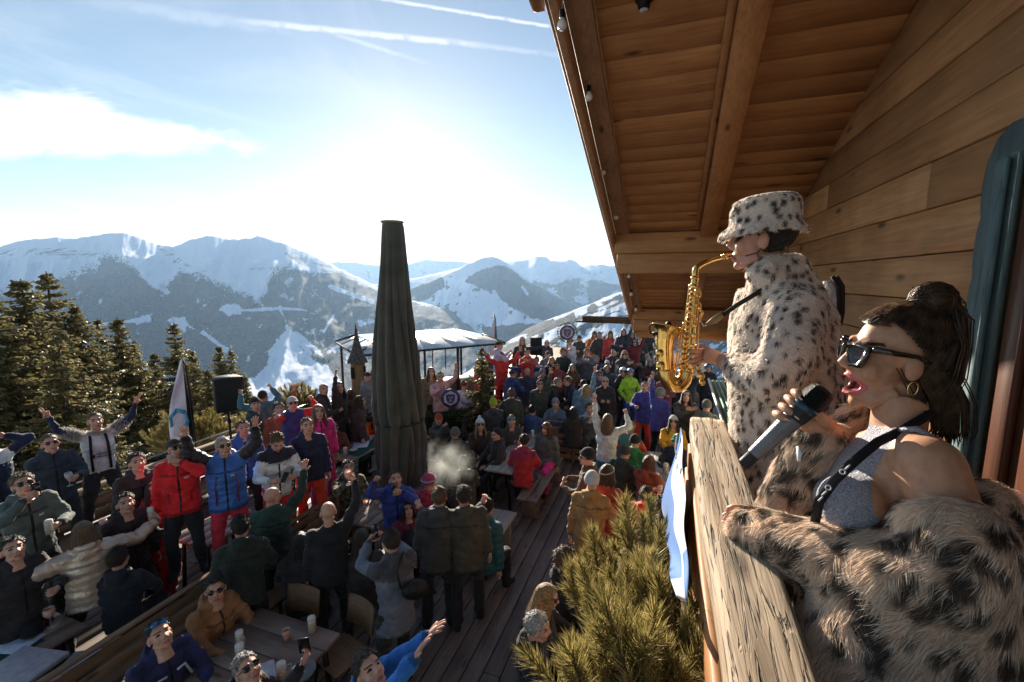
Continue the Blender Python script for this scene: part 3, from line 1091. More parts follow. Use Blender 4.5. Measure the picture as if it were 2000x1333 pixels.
 for k, z in enumerate((-0.16, -0.27, -0.38, -0.5, -0.62, -0.75)):
  m = MB()
  m.bbox((0.112 - 0.006 * (k % 2), 0.7, z), (0.026, 2.7, 0.085), 0.006)
  m.build('rail_board', W_GREY if k > 1 else W_BEAM_Y, rail)
 # outer ledge slats of the flower box
 box = thing('planter_box', 'long weathered wooden planter hung outside the balcony rail under the dwarf pine', 'planter', (0, 0, 0))
 for k, (x, z, w) in enumerate(((0.075, 0.72, 0.018), (0.052, 0.60, 0.018), (-0.17, 0.30, 0.025))):
  m = MB()
  m.bbox((x, 0.95, z - 0.1), (w, 2.3, 0.17), 0.005)
  m.build('side_board', W_GREY, box)
 m = MB()
 m.bbox((-0.055, 0.95, 0.12), (0.25, 2.28, 0.05), 0.004)
 m.build('bottom_board', W_GREY, box)
 m = MB()
 m.bbox((-0.055, 0.95, 0.2), (0.2, 2.2, 0.12), 0.02)
 m.build('soil', mat('dark_soil', (0.03, 0.02, 0.014), 0.95, bump=0.3), box)
 for y in (-0.17, 2.08):
  m = MB()
  m.bbox((-0.055, y, 0.2), (0.22, 0.03, 0.2), 0.004)
  m.build('end_board', W_GREY, box)
 # ---- blue and white banner hung over the outside of the rail
 def banner():
  o = thing('banner', 'sky blue and white cloth banner tied along the outside of the balcony rail', 'banner', (0, 0, 0))
  ny, nz = 60, 16
  ys = np.linspace(2.0, 0.95, ny)
  V, C = [], []
  for i, y in enumerate(ys):
   s = i / (ny - 1)
   ztop = 0.965 - 0.05 * math.sin(s * math.pi) - 0.06 * s
   zbot = 0.62 + 0.30 * s ** 1.4
   for j in range(nz):
    t = j / (nz - 1)
    z = ztop + (zbot - ztop) * t
    x = 0.080 - 0.062 * (1 - s * 0.5) * (0.25 + t) + 0.004 * math.sin(t * 6 + s * 5) + 0.004 * math.sin(s * 17 + t * 3)
    V.append((x, y, z))
  Q = [[i * nz + j, i * nz + j + 1, (i + 1) * nz + j + 1, (i + 1) * nz + j] for i in range(ny - 1) for j in range(nz - 1)]
  fm = [0 if (j > 6 and i < 52) or i < 3 or (i > 44 and j < 5) else 1 for i in range(ny - 1) for j in range(nz - 1)]
  cb = mat('sky_blue_cloth', (0.03, 0.15, 0.46), 0.75, var=0.05, sheen=0.2)
  cw = mat('white_cloth', (0.62, 0.66, 0.70), 0.75, var=0.04, sheen=0.2)
  me = np_mesh('cloth', V, np.array(Q), [cb, cw], fm, smooth=True)
  c = link('cloth', me, o)
  sm = c.modifiers.new('thick', 'SOLIDIFY')
  sm.thickness = 0.0015
  for y, z in ((1.975, 0.93), (1.72, 0.9)):
   m = MB()
   m.lathe([(0.006, 0), (0.013, 0), (0.014, 0.003), (0.006, 0.004)], (0.052, y, z), 12, rot=roty(-math.pi / 2))
   m.build('eyelet', mat('steel_ring', (0.6, 0.6, 0.62), 0.3, 1.0), o)
  m = MB()
  m.tube([(0.05, 1.975, 0.93), (0.046, 1.965, 0.88), (0.055, 1.95, 0.83), (0.05, 1.93, 0.86)], 0.003, 5)
  m.build('tie_cord', cw, o)
 banner()
chalet()
# ================================================================== terrace
W_DECK = wood('terrace_plank_wood', (0.10, 0.075, 0.062), (0.25, 0.185, 0.155), 'Y', 0.5, 22, 5, crack=0.3, bump=0.4, spec=0.4)
W_TAB = wood('table_plank_wood', (0.15, 0.10, 0.075), (0.30, 0.215, 0.165), 'Y', 0.38, 18, 6, bump=0.3, spec=0.5)
W_TABX = wood('table_board_wood', (0.15, 0.10, 0.075), (0.30, 0.215, 0.165), 'X', 0.38, 18, 6, bump=0.3, spec=0.5)
W_BEN = wood('bench_wood', (0.14, 0.08, 0.045), (0.30, 0.18, 0.105), 'Y', 0.55, 18, 6, bump=0.35)
W_BENX = wood('bench_wood_across', (0.14, 0.08, 0.045), (0.30, 0.18, 0.105), 'X', 0.55, 18, 6, bump=0.35)
M_DARKMETAL = mat('table_leg_metal', (0.03, 0.03, 0.032), 0.45, 0.7)
def terrace():
 rng = random.Random(5)
 b = MB()
 b.box((-3.7, 10.5, TERR - 0.19), (10.3, 27.6, 0.3))
 deck = struct(b.build('terrace_floor', mat('deck_gap', (0.008, 0.007, 0.006), 0.9)))
 w = 0.2
 for i in range(50):
  x = -8.75 + w * (i + 0.5)
  y = -2.0 - rng.uniform(0, 3.5)
  while y < 24:
   ln = rng.choice([4.2, 4.8, 5.4])
   m = MB()
   m.bbox((0, 0, 0), (w - 0.011, ln - 0.008, 0.03), 0.004)
   m.build('plank', W_DECK, deck, (x, y + ln / 2, TERR - 0.017 + rng.uniform(-0.001, 0.0015)))
   y += ln
 # raised platforms at the far end
 for k, (y0, y1, h) in enumerate(((14.0, 15.5, 0.25), (15.5, 24.0, 0.5))):
  p = MB()
  p.bbox((-3.0, (y0 + y1) / 2, TERR + h / 2), (9.4, y1 - y0 - 0.01, h), 0.01)
  struct(p.build('platform', W_BENX))
 # ground floor wall below the balcony
 w_ = MB()
 w_.box((1.35, 4.3, TERR + 1.3), (0.3, 12.2, 2.6))
 tag(w_.build('ground_floor_wall', mat('plaster_cream', (0.42, 0.38, 0.32), 0.9)), 'plain rendered ground floor wall below the balcony', 'wall')
def plat(y):
 return 0.0 if y < 14.0 else 0.25 if y < 15.5 else 0.5
def table(label, x0, x1, y0, y1, along='Y', h=0.76, wood_=None, nb=4):
 t = thing('table', label, 'table', ((x0 + x1) / 2, (y0 + y1) / 2, TERR), 0, 'wooden tables on the terrace')
 lx, ly = x1 - x0, y1 - y0
 for k in range(nb):
  m = MB()
  if along == 'Y':
   w = lx / nb
   m.bbox((-lx / 2 + w * (k + .5), 0, h - 0.02), (w - 0.006, ly, 0.04), 0.006)
  else:
   w = ly / nb
   m.bbox((0, -ly / 2 + w * (k + .5), h - 0.02), (lx, w - 0.006, 0.04), 0.006)
  m.build('top_board', wood_ or (W_TAB if along == 'Y' else W_TABX), t)
 for sx in (-1, 1):
  for sy in (-1, 1):
   m = MB()
   m.tube([(sx * (lx / 2 - .12), sy * (ly / 2 - .12), h - .04), (sx * (lx / 2 - .07), sy * (ly / 2 - .09), 0)], 0.028, 8)
   m.build('leg', M_DARKMETAL, t)
 m = MB()
 m.bbox((0, 0, h - 0.07), (lx - 0.2, ly - 0.2, 0.05), 0.005)
 m.build('apron', W_BEN, t)
 return t
def bench(label, x0, x1, y0, y1, h=0.46, back=None, along='Y', wood_=None, bh=0.92):
 """back: side of the backrest, -1 or +1, in x (or y for along X)"""
 t = thing('bench', label, 'bench', ((x0 + x1) / 2, (y0 + y1) / 2, TERR), 0, 'wooden benches on the terrace')
 lx, ly = x1 - x0, y1 - y0
 W = wood_ or (W_BEN if along == 'Y' else W_BENX)
 for k in (-1, 1):
  m = MB()
  if along == 'Y':
   m.bbox((k * lx / 4, 0, h - 0.02), (lx / 2 - 0.008, ly, 0.04), 0.006)
  else:
   m.bbox((0, k * ly / 4, h - 0.02), (lx, ly / 2 - 0.008, 0.04), 0.006)
  m.build('seat_board', W, t)
 for k in (-1, 1):
  m = MB()
  if along == 'Y':
   m.bbox((0, k * (ly / 2 - 0.25), h / 2 - 0.02), (lx - 0.06, 0.06, h - 0.04), 0.006)
  else:
   m.bbox((k * (lx / 2 - 0.25), 0, h / 2 - 0.02), (0.06, ly - 0.06, h - 0.04), 0.006)
  m.build('leg', W, t)
 if back:
  for z in (0.62, 0.78) if bh < .95 else (0.14, 0.3, 0.46, 0.62, 0.78):
   m = MB()
   if along == 'Y':
    m.bbox((back * (lx / 2 + 0.02), 0, z), (0.03, ly, 0.12), 0.006)
   else:
    m.bbox((0, back * (ly / 2 + 0.02), z), (lx, 0.03, 0.12), 0.006)
   m.build('back_board', W, t)
  m = MB()
  if along == 'Y':
   m.bbox((back * (lx / 2 + 0.02), 0, bh - 0.02), (0.07, ly, 0.035), 0.008)
  else:
   m.bbox((0, back * (ly / 2 + 0.02), bh - 0.02), (lx, 0.07, 0.035), 0.008)
  m.build('back_rail', W, t)
  for k in (-1, 1):
   m = MB()
   if along == 'Y':
    m.bbox((back * (lx / 2 + 0.05), k * (ly / 2 - 0.2), bh / 2), (0.04, 0.07, bh), 0.006)
   else:
    m.bbox((k * (lx / 2 - 0.2), back * (ly / 2 + 0.05), bh / 2), (0.07, 0.04, bh), 0.006)
   m.build('back_post', W, t)
 return t
terrace()
table('broad grey-brown table with beer mugs at the bottom left of centre', -4.12, -2.95, 2.05, 3.2, 'X', nb=5)
table('table with green cloth at the bottom left edge', -6.32, -5.46, 1.1, 2.42)
table('bare pinkish brown table in front of the blue vest', -6.3, -5.62, 3.75, 4.7)
table('bleached table on the right in front of the seated red jacket', -3.12, -2.58, 7.25, 9.35, wood_=wood('bleached_table_wood', (0.28, 0.25, 0.22), (0.46, 0.42, 0.38), 'Y', 0.4, 18, 6, spec=0.5))
table('long table along the chalet wall crowded with glasses', -0.36, 0.36, 5.6, 9.2, wood_=wood('bleached_table_wood', (0, 0, 0), (0, 0, 0), 'Y'))
table('table draped with dark green cloth left of the parasol', -6.34, -5.68, 6.7, 8.1)
table('table strewn with glasses and plates at the parasol foot', -4.45, -3.85, 4.9, 6.1)
bench('long dark bench whose back rail runs up from the bottom left', -5.28, -4.86, 1.2, 5.5, back=1)
bench('bench on the far side of the long dark back rail', -4.62, -4.22, 3.4, 5.5, back=None)
bench('bench under the green jacket filming with a phone', -6.86, -6.42, 1.6, 4.9)
bench('bench along the left fence under the white shirt', -8.3, -7.75, 2.4, 7.6, back=-1)
bench('bench holding the seated red jacket', -2.4, -2.02, 6.95, 9.0, wood_=W_TAB)
bench('bench left of the bleached table', -3.72, -3.36, 7.2, 9.2)
bench('pale bench sticking out right of the hugging pair', -2.72, -2.22, 5.35, 6.5, wood_=wood('bleached_table_wood', (0, 0, 0), (0, 0, 0), 'Y'))
bench('bench behind the long table along the wall', 0.45, 0.8, 5.6, 9.0)
bench('bench on the terrace side of the long table', -0.85, -0.5, 5.6, 9.0)
bench('low solid bench with broad back boards facing away from the bleached table', -3.0, -1.78, 9.85, 10.25, back=-1, along='X', bh=0.98)
bench('bench below the dwarf pine', -1.1, -0.75, 2.3, 4.4)
table('table hidden below the dwarf pine', -0.7, -0.1, 2.3, 4.4)
def chair(label, x, y, rz):
 t = thing('chair', label, 'chair', (x, y, TERR), rz, 'wooden chairs at the broad table')
 m = MB()
 m.bbox((0, 0, 0.45), (0.42, 0.40, 0.03), 0.008)
 m.build('seat', W_BENX, t)
 m = MB()
 V = []
 for i in range(9):
  a = -0.21 + 0.42 * i / 8
  yy = 0.2 + 0.05 - 0.9 * a * a
  for z, k in ((0.58, 0.0), (0.87, 0.05)):
   V.append((a, yy + k, z))
 V = np.array(V)
 V2 = V + [0, 0.02, 0]
 n = 9
 Q = [[2 * i, 2 * i + 2, 2 * i + 3, 2 * i + 1] for i in range(n - 1)] + [[18 + 2 * i + 1, 18 + 2 * i + 3, 18 + 2 * i + 2, 18 + 2 * i] for i in range(n - 1)]
 Q += [[2 * i + 1, 2 * i + 3, 18 + 2 * i + 3, 18 + 2 * i + 1] for i in range(n - 1)] + [[18 + 2 * i, 18 + 2 * i + 2, 2 * i + 2, 2 * i] for i in range(n - 1)] + [[0, 1, 19, 18], [16, 34, 35, 17]]
 m.add(np.concatenate([V, V2]), Q)
 m.build('backrest', W_BENX, t)
 for sx in (-1, 1):
  for sy in (-1, 1):
   m = MB()
   m.tube([(sx * .17, sy * .16, .44), (sx * .2, sy * .2, 0)], .016, 7)
   m.build('leg', M_DARKMETAL, t)
  m = MB()
  m.tube([(sx * .17, .18, .44), (sx * .17, .24, .6)], .014, 7)
  m.build('back_stay', M_DARKMETAL, t)
chair('chair with curved wooden back, left of two behind the broad table', -3.68, 3.22, 0.05)
chair('chair with curved wooden back, right of two behind the broad table', -3.02, 3.26, -0.28)
# ---------------------------------------------------------------- fence on the left side
def fence():
 f = thing('fence', 'low brown board fence with pale rail along the left edge of the terrace', 'fence', (-8.55, 0, TERR))
 for y in np.arange(0.2, 12.2, 1.7):
  m = MB()
  m.bbox((0, y, 0.5), (0.1, 0.1, 1.05), 0.01)
  m.build('post', W_BEN, f)
 for k, z in enumerate((0.12, 0.32, 0.52, 0.72)):
  for y0 in (0.0, 4.0, 8.0):
   m = MB()
   m.bbox((0.04, y0 + 2.0, z), (0.03, 3.98, 0.17), 0.006)
   m.build('board', W_BEN, f)
 m = MB()
 m.bbox((0.02, 6.0, 0.97), (0.16, 12.2, 0.07), 0.012)
 m.build('top_rail', wood('fence_rail_wood', (0.26, 0.19, 0.12), (0.46, 0.36, 0.24), 'Y', 0.7), f)
 m = MB()
 m.tube([(-0.02, 0, 1.12), (-0.02, 12, 1.12)], 0.014, 8)
 m.build('steel_rail', mat('brushed_steel', (0.45, 0.45, 0.46), 0.35, 1.0), f)
fence()
# ---------------------------------------------------------------- closed parasol
def parasol():
 b = onz(786, 992, TERR)
 zc = (b - CAMPOS) @ c_f
 o = thing('parasol', 'tall closed dark green parasol in the middle of the terrace', 'parasol', (b[0], b[1], TERR))
 prof = [(446, 760, 17), (452, 761, 18.5), (500, 763, 22), (560, 767, 27.5), (620, 771, 34), (680, 776, 41), (740, 779, 46), (790, 781, 49), (806, 782, 47), (816, 783, 45), (840, 784, 47), (880, 786, 47), (920, 788, 44), (938, 789, 40)]
 n = 120
 V = []
 pf = np.array(prof, float)
 kk = np.linspace(0, len(prof) - 1, 46)
 prg = np.random.default_rng(9)
 fd, fo = 0.14 + 0.2 * prg.random(12), prg.normal(0, .16, 12)
 for k in kk:
  py, cx, hw = (np.interp(k, np.arange(len(prof)), pf[:, i]) for i in range(3))
  p = at(cx, py, zc)
  r = hw / FPX * zc * 1.03
  for j in range(n):
   a = 2 * math.pi * j / n
   q = (j * 12 / n + 0.25 * math.sin(k * .5) + fo[int(j * 12 / n) % 12] * math.sin(k * .6 + j * 12 // n)) % 12
   ridge = abs((q % 1) - 0.5) * 2
   rr_ = r * (1 - min(1, k / 4) * fd[int(q) % 12] * ridge ** 1.6 + 0.05 * math.sin(3 * a + k * .6) + 0.025 * math.sin(7 * a - k * 1.3))
   V.append((rr_ * math.cos(a), rr_ * math.sin(a), p[2] - TERR))
 Q = [[i * n + (j + 1) % n, i * n + j, (i + 1) * n + j, (i + 1) * n + (j + 1) % n] for i in range(len(kk) - 1) for j in range(n)]
 link('canopy', np_mesh('canopy', V, np.array(Q), [mat('parasol_cloth_dark_green', (0.085, 0.082, 0.062), 0.8, var=0.2, scale=3, bump=0.1, bscale=90, sheen=0.3)], smooth=True), o)
 ztop = at(760, 445, zc)[2] - TERR
 m = MB()
 m.lathe([(0.0, 0.03), (0.19, 0.025), (0.2, 0.012), (0.19, 0.0), (0.15, -0.01), (0.15, -0.06)], (0, 0, ztop), 24)
 m.build('top_cap', mat('parasol_cap', (0.33, 0.25, 0.17), 0.7), o, smooth=False)
 m = MB()
 zt = at(782, 812, zc)[2] - TERR
 m.lathe([(0.435, -0.02), (0.45, -0.012), (0.45, 0.012), (0.435, 0.02)], (0, 0, zt), 40)
 m.build('tie_strap', mat('strap_green', (0.02, 0.035, 0.028), 0.7), o)
 m = MB()
 m.tube([(0, 0, 0.0), (0, 0, ztop)], 0.045, 14)
 m.build('pole', mat('parasol_pole', (0.3, 0.3, 0.3), 0.4, 0.8), o)
 m = MB()
 m.bbox((0, 0, 0.05), (0.8, 0.8, 0.1), 0.02)
 m.build('base', mat('parasol_base', (0.06, 0.06, 0.06), 0.8), o)
 for k in range(12):
  a = 2 * math.pi * k / 12
  m = MB()
  m.tube([(0.12 * math.cos(a), 0.12 * math.sin(a), ztop - 0.02), (0.14 * math.cos(a), 0.14 * math.sin(a), ztop - 0.09)], 0.008, 5)
  m.build('rib_end', mat('rib_alu', (0.5, 0.48, 0.44), 0.4, 0.8), o)
parasol()
# ---------------------------------------------------------------- pavilion bar with glass roof
def pavilion():
 A, B = at(704, 693, 12.2), at(978, 668, 14.5)
 ze = (A[2] + B[2]) / 2 - TERR
 d = (B - A)[:2]
 L = np.linalg.norm(d)
 rz = math.atan2(d[1], d[0])
 o = thing('pavilion', 'bar pavilion with shining frosted glass hip roof on black posts', 'pavilion', (A[0], A[1], TERR), rz)
 D, zr, ins = 3.0, ze + 0.62, 0.95
 glass = mat('frosted_roof_glass', (0.62, 0.64, 0.66), 0.16, spec=0.9, coat=0.8, var=0.12, scale=1.2)
 metal = mat('pavilion_frame', (0.05, 0.05, 0.055), 0.4, 0.7)
 zt = ze + 0.24
 # outer ring of sloping panes, then a flat-ish top pane
 P0 = [(-0.1, -0.1), (L + 0.1, -0.1), (L + 0.1, D + 0.1), (-0.1, D + 0.1)]
 P1 = [(0.45, 0.45), (L - 0.45, 0.45), (L - 0.45, D - 0.45), (0.45, D - 0.45)]
 for k in range(4):
  a, b = P0[k], P0[(k + 1) % 4]
  c, e = P1[(k + 1) % 4], P1[k]
  nn = 5 if k % 2 == 0 else 3
  for i in range(nn):
   t0, t1 = i / nn + 0.005, (i + 1) / nn - 0.005
   q = [np.array([a[0] + (b[0] - a[0]) * t0, a[1] + (b[1] - a[1]) * t0, ze]), np.array([a[0] + (b[0] - a[0]) * t1, a[1] + (b[1] - a[1]) * t1, ze]),
     np.array([e[0] + (c[0] - e[0]) * t1, e[1] + (c[1] - e[1]) * t1, zt]), np.array([e[0] + (c[0] - e[0]) * t0, e[1] + (c[1] - e[1]) * t0, zt])]
   m = MB()
   m.add(q + [p + [0, 0, -0.012] for p in q], [[0, 1, 2, 3], [7, 6, 5, 4], [0, 4, 5, 1], [1, 5, 6, 2], [2, 6, 7, 3], [3, 7, 4, 0]])
   m.build('roof_pane', glass, o)
  m = MB()
  m.tube([(a[0], a[1], ze - .03), (b[0], b[1], ze - .03)], 0.035, 6)
  m.build('eave_beam', metal, o)
  m = MB()
  m.tube([(a[0], a[1], ze), (e[0], e[1], zt + .01)], 0.022, 6)
  m.build('hip_bar', metal, o)
 rid = [(L * .3, D / 2, zt + .07), (L * .7, D / 2, zt + .07)]
 for k, q in enumerate(([0, 1, 'b', 'a'], [1, 2, 'b'], [2, 3, 'a', 'b'], [3, 0, 'a'])):
  pts = [np.array((P1[v][0], P1[v][1], zt + .004)) if isinstance(v, int) else np.array(rid['ab'.index(v)]) for v in q]
  m = MB()
  if len(pts) == 4:
   m.add(pts, [[0, 1, 2, 3]])
  else:
   m.add(pts, None, [[0, 1, 2]])
  m.build('top_pane', glass, o)
 for x in (0.05, L * .33, L * .66, L - 0.05):
  for y in (0.05, D - 0.05):
   m = MB()
   m.bbox((x, y, ze / 2), (0.07, 0.07, ze), 0.005)
   m.build('post', metal, o)
 m = MB()
 m.bbox((L / 2, 0.35, 0.55), (L - 0.3, 0.4, 1.1), 0.02)
 m.build('counter', W_BENX, o)
 m = MB()
 m.bbox((L / 2, 0.35, 1.12), (L - 0.1, 0.55, 0.05), 0.01)
 m.build('counter_top', W_TABX, o)
 # hanging bottles and shelf inside
 for i in range(7):
  m = MB()
  m.tube([(0.6 + i * .5, D - .4, ze - .05), (0.6 + i * .5, D - .4, 1.0)], 0.02, 6)
  m.build('inner_post', metal, o)
 return o
pavilion()
def lion_emblem(parent, r, name='emblem', flip=1, base=(0.03, 0.045, 0.12), fg=(0.75, 0.74, 0.78)):
 """round disc with a white hexagonal lion face, lying in x-z, facing -y"""
 m = MB()
 m.lathe([(0, 0.0), (r, 0.0), (r, 0.02), (0, 0.02)], n=28, rot=rotx(math.pi / 2))
 d = m.build(name, mat('emblem_base_%d' % int(base[2] * 99), base, 0.6), parent)
 w = mat('emblem_white_%d' % int(fg[0] * 99), fg, 0.6)
 s = r / 1.25
 def plate(poly, k):
  mm = MB()
  mm.prism([(z * s, x * s) for x, z in poly], -0.03 - .002 * k, -0.021, axis=1)
  mm.build('emblem_mark', w, d)
 # mane roof, two cheek pieces, face
 plate([(-0.86, 0.46), (0, 1.0), (0.86, 0.46), (0.62, 0.4), (0.26, 0.6), (0, 0.44), (-0.26, 0.6), (-0.62, 0.4)], 0)
 plate([(-0.86, 0.36), (-0.6, 0.36), (-0.58, -0.1), (-0.34, -0.62), (0, -0.72), (0.34, -0.62), (0.58, -0.1), (0.6, 0.36), (0.86, 0.36), (0.86, -0.5), (0, -1.0), (-0.86, -0.5)], 0)
 plate([(-0.36, 0.16), (-0.12, 0.1), (-0.10, -0.22), (-0.16, -0.28), (0, -0.36), (0.16, -0.28), (0.10, -0.22), (0.12, 0.1), (0.36, 0.16), (0.34, 0.22), (0.06, 0.16), (0.05, -0.2), (-0.05, -0.2), (-0.06, 0.16), (-0.34, 0.22)], 1)
 plate([(-0.28, -0.46), (0, -0.40), (0.28, -0.46), (0.26, -0.50), (0, -0.45), (-0.26, -0.50)], 1)
 return d
def face_cam(p):
 v = CAMPOS[:2] - np.asarray(p)[:2]
 return math.atan2(v[1], v[0]) + math.pi / 2
# loudspeakers
def speaker(label, p, w, h, dpt, rz, zfoot, pole_label):
 o = thing('loudspeaker', label, 'loudspeaker', tuple(p), rz)
 m = MB()
 poly = [(-w / 2, -dpt / 2), (w / 2, -dpt / 2), (w * .42, dpt * .25), (w * .25, dpt / 2), (-w * .25, dpt / 2), (-w * .42, dpt * .25)]
 m.prism(poly, 0, h, axis=2)
 m.build('cabinet', mat('speaker_black', (0.018, 0.018, 0.019), 0.55, bump=0.15, bscale=200), o)
 m = MB()
 m.bbox((0, -dpt / 2 - 0.008, h / 2), (w * .92, 0.012, h * .92), 0.006)
 m.build('grille', mat('speaker_grille', (0.028, 0.027, 0.027), 0.6, bump=0.4, bscale=400), o)
 s = thing('speaker_stand', pole_label, 'stand', (p[0], p[1], zfoot))
 m = MB()
 m.tube([(0, 0, 0.02), (0, 0, p[2] - zfoot)], 0.022, 8)
 m.build('pole', M_IRON, s)
 for k in range(3):
  a = k * 2.1 + .4
  m = MB()
  m.tube([(0, 0, 0.7), (0.42 * math.cos(a), 0.42 * math.sin(a), 0.02)], 0.014, 6)
  m.build('leg', M_IRON, s)
 m = MB()
 m.lathe([(0.024, -0.05), (0.036, -0.04), (0.036, 0.04), (0.024, 0.05)], (0, 0, p[2] - zfoot - 0.25), 10)
 m.build('collar', M_IRON, s)
p = onx(446, 799, -8.3)
speaker('large black loudspeaker on a pole by the left fence', p, 0.5, 0.66, 0.42, face_cam(p) + 0.25, TERR, 'thin black tripod stand under the left loudspeaker')
p = at(1048, 693, 14.2)
speaker('black loudspeaker in the far crowd right of the pavilion', p, 0.37, 0.56, 0.3, face_cam(p) - 0.1, TERR + plat(p[1]), 'black tripod stand under the far loudspeaker')
# feather flags
def feather_flag(label, ptop, pbot, w, rz, emb):
 o = thing('feather_flag', label, 'flag', tuple(pbot), rz)
 H = ptop[2] - pbot[2]
 lx = 0.0
 m = MB()
 m.tube([(0.05, 0, 0), (0.045, 0, H * .5), (0.02, 0, H * .9), (-0.03, 0, H)], [0.022, 0.02, 0.016, 0.012], 8)
 m.build('pole', M_IRON, o)
 n = 24
 V = []
 for i in range(n):
  t = i / (n - 1)
  z = H * (0.05 + 0.93 * t)
  ww = w * (1 - t) ** 0.75 * (0.75 + .25 * math.sin(t * 3)) + 0.01
  for j in range(7):
   u = j / 6
   V.append((0.03 - ww * u - 0.05 * t * t, 0.035 * math.sin(u * 5 + t * 9) * (u + .2), z + 0.04 * u * (1 - t)))
 Q = [[i * 7 + j, i * 7 + j + 1, (i + 1) * 7 + j + 1, (i + 1) * 7 + j] for i in range(n - 1) for j in range(6)]
 ws = mat('flag_white', (0.68, 0.66, 0.74), 0.7, var=0.05)
 bl = mat('flag_blue_mark', (0.08, 0.34, 0.52), 0.7)
 bd = mat('flag_black_hem', (0.02, 0.02, 0.024), 0.7)
 fm = [2 if j == 0 else 0 for i in range(n - 1) for j in range(6)]
 f = link('sail', np_mesh('sail', V, np.array(Q), [ws, bl, bd], fm, smooth=True), o)
 sm = f.modifiers.new('s', 'SOLIDIFY')
 sm.thickness = 0.004
 if emb:
  m = MB()
  c = np.array([-w * .36, -0.05, H * .32])
  for k in range(5):
   a0, a1 = math.pi * (-0.38 + k * .31), math.pi * (-0.38 + (k + 1) * .31)
   r0, r1 = w * .24, w * .36
   q = [c + [r * math.cos(a), 0, r * 1.5 * math.sin(a)] for r, a in ((r0, a0), (r1, a0), (r1, a1), (r0, a1))]
   m.add(q, [[0, 1, 2, 3]])
  g = m.build('hexagon_mark', bl, f)
  s2 = g.modifiers.new('s', 'SOLIDIFY')
  s2.thickness = 0.01
 return o
pb = onx(376, 872, -8.75)
zc_ = (pb - CAMPOS) @ c_f
feather_flag('white feather flag with blue hexagon mark behind the red jacket', at(354, 694, zc_), pb, 0.46, face_cam(pb), True)
pb = at(967, 700, 16.0)
feather_flag('thin far feather flag beside the pavilion roof', at(962, 613, 16.0), pb, 0.28, face_cam(pb), False)
# wreathed lion sign on a pole, lion disc on the hedge
def signs():
 p = at(1108, 650, 14.0)
 o = thing('wreath_sign', 'round lion sign ringed by a green wreath on a thin pole', 'sign', tuple(p), face_cam(p))
 lion_emblem(o, 0.24, 'disc', base=(0.16, 0.13, 0.17), fg=(0.6, 0.5, 0.62))
 rng = np.random.default_rng(4)
 m = MB()
 for k in range(260):
  a = rng.random() * 2 * math.pi
  r = 0.27 + 0.05 * rng.random()
  c = np.array([r * math.cos(a), (rng.random() - .5) * .08, r * math.sin(a)])
  d = rng.normal(size=3)
  d /= np.linalg.norm(d)
  e = np.cross(d, rng.normal(size=3))
  e /= np.linalg.norm(e)
  m.add([c - e * .012, c + e * .012, c + d * .07], None, [[0, 1, 2]])
 w = m.build('wreath', mat('wreath_green', (0.10, 0.16, 0.03), 0.7, var=.4), o)
 w['kind'] = 'stuff'
 m = MB()
 m.tube([(0, 0.03, -0.25), (0, 0.03, TERR + .25 - p[2])], 0.018, 7)
 m.build('pole', M_IRON, o)
signs()
# dark brown low wall / planter walls seen between the crowd
def low_walls():
 for (px0, px1, py, zc0, h, lab) in ((1095, 1190, 752, 11.6, 0.95, 'long brown plank wall behind the white-haired sunglasses'), (1130, 1190, 706, 15.0, 0.9, 'brown plank wall at the far platform beside the lion wreath')):
  a, b = at(px0, py, zc0), at(px1, py, zc0)
  o = thing('plank_wall', lab, 'wall', (0, 0, 0))
  L = np.linalg.norm((b - a)[:2])
  rz = math.atan2(b[1] - a[1], b[0] - a[0])
  o.location = ((a[0] + b[0]) / 2, (a[1] + b[1]) / 2, TERR + plat(a[1]))
  o.rotation_euler = (0, 0, rz)
  for k in range(4):
   m = MB()
   m.bbox((0, 0, h * (k + .5) / 4), (L, 0.05, h / 4 - 0.008), 0.006)
   m.build('board', W_BENX, o)
  m = MB()
  m.bbox((0, 0, h + .02), (L + .05, 0.12, 0.04), 0.008)
  m.build('cap_board', W_TABX, o)
low_walls()
# little wooden tower with shingle roof left of the parasol
def tower():
 p = at(700, 745, 11.6)
 o = thing('bird_tower', 'little wooden tower with shingled pointed roof left of the parasol', 'tower', (p[0], p[1], TERR), 0.4)
 z0 = p[2] - TERR
 s = 11.6 / FPX
 m = MB()
 m.lathe([(11 * s, 0.0), (13 * s, z0 - .1), (14 * s, z0 + .5), (12 * s, z0 + .51)], (0, 0, 0), 6)
 m.build('body', wood('tower_wood', (0.16, 0.09, 0.04), (0.34, 0.2, 0.1), 'Z', 0.7), o)
 zz, r = z0 + .5, 20 * s
 for k in range(7):
  m = MB()
  r2 = r * 0.84
  m.lathe([(r, 0), (r * .99, 0.02), (r2 * .94, 0.155), (0.01, 0.156)], (0, 0, zz), 8)
  m.build('shingle_row', mat('roof_shingle', (0.10, 0.085, 0.075), 0.85, var=.4, scale=14), o)
  zz += 0.10
  r = r2 * (0.97 - .02 * k)
 m = MB()
 m.lathe([(0.05, 0), (0.03, 0.15), (0.005, 0.3)], (0, 0, zz), 6)
 m.build('finial', mat('finial_red', (0.12, 0.04, 0.03), 0.7), o)
 for k in range(3):
  m = MB()
  a = k * 2.09
  m.bbox((13.6 * s * math.cos(a), 13.6 * s * math.sin(a), z0 + .25), (0.02, 0.12, 0.3), 0.004, rotz(a))
  m.build('window', mat('tower_hole', (0.02, 0.015, 0.01), .9), o)
tower()
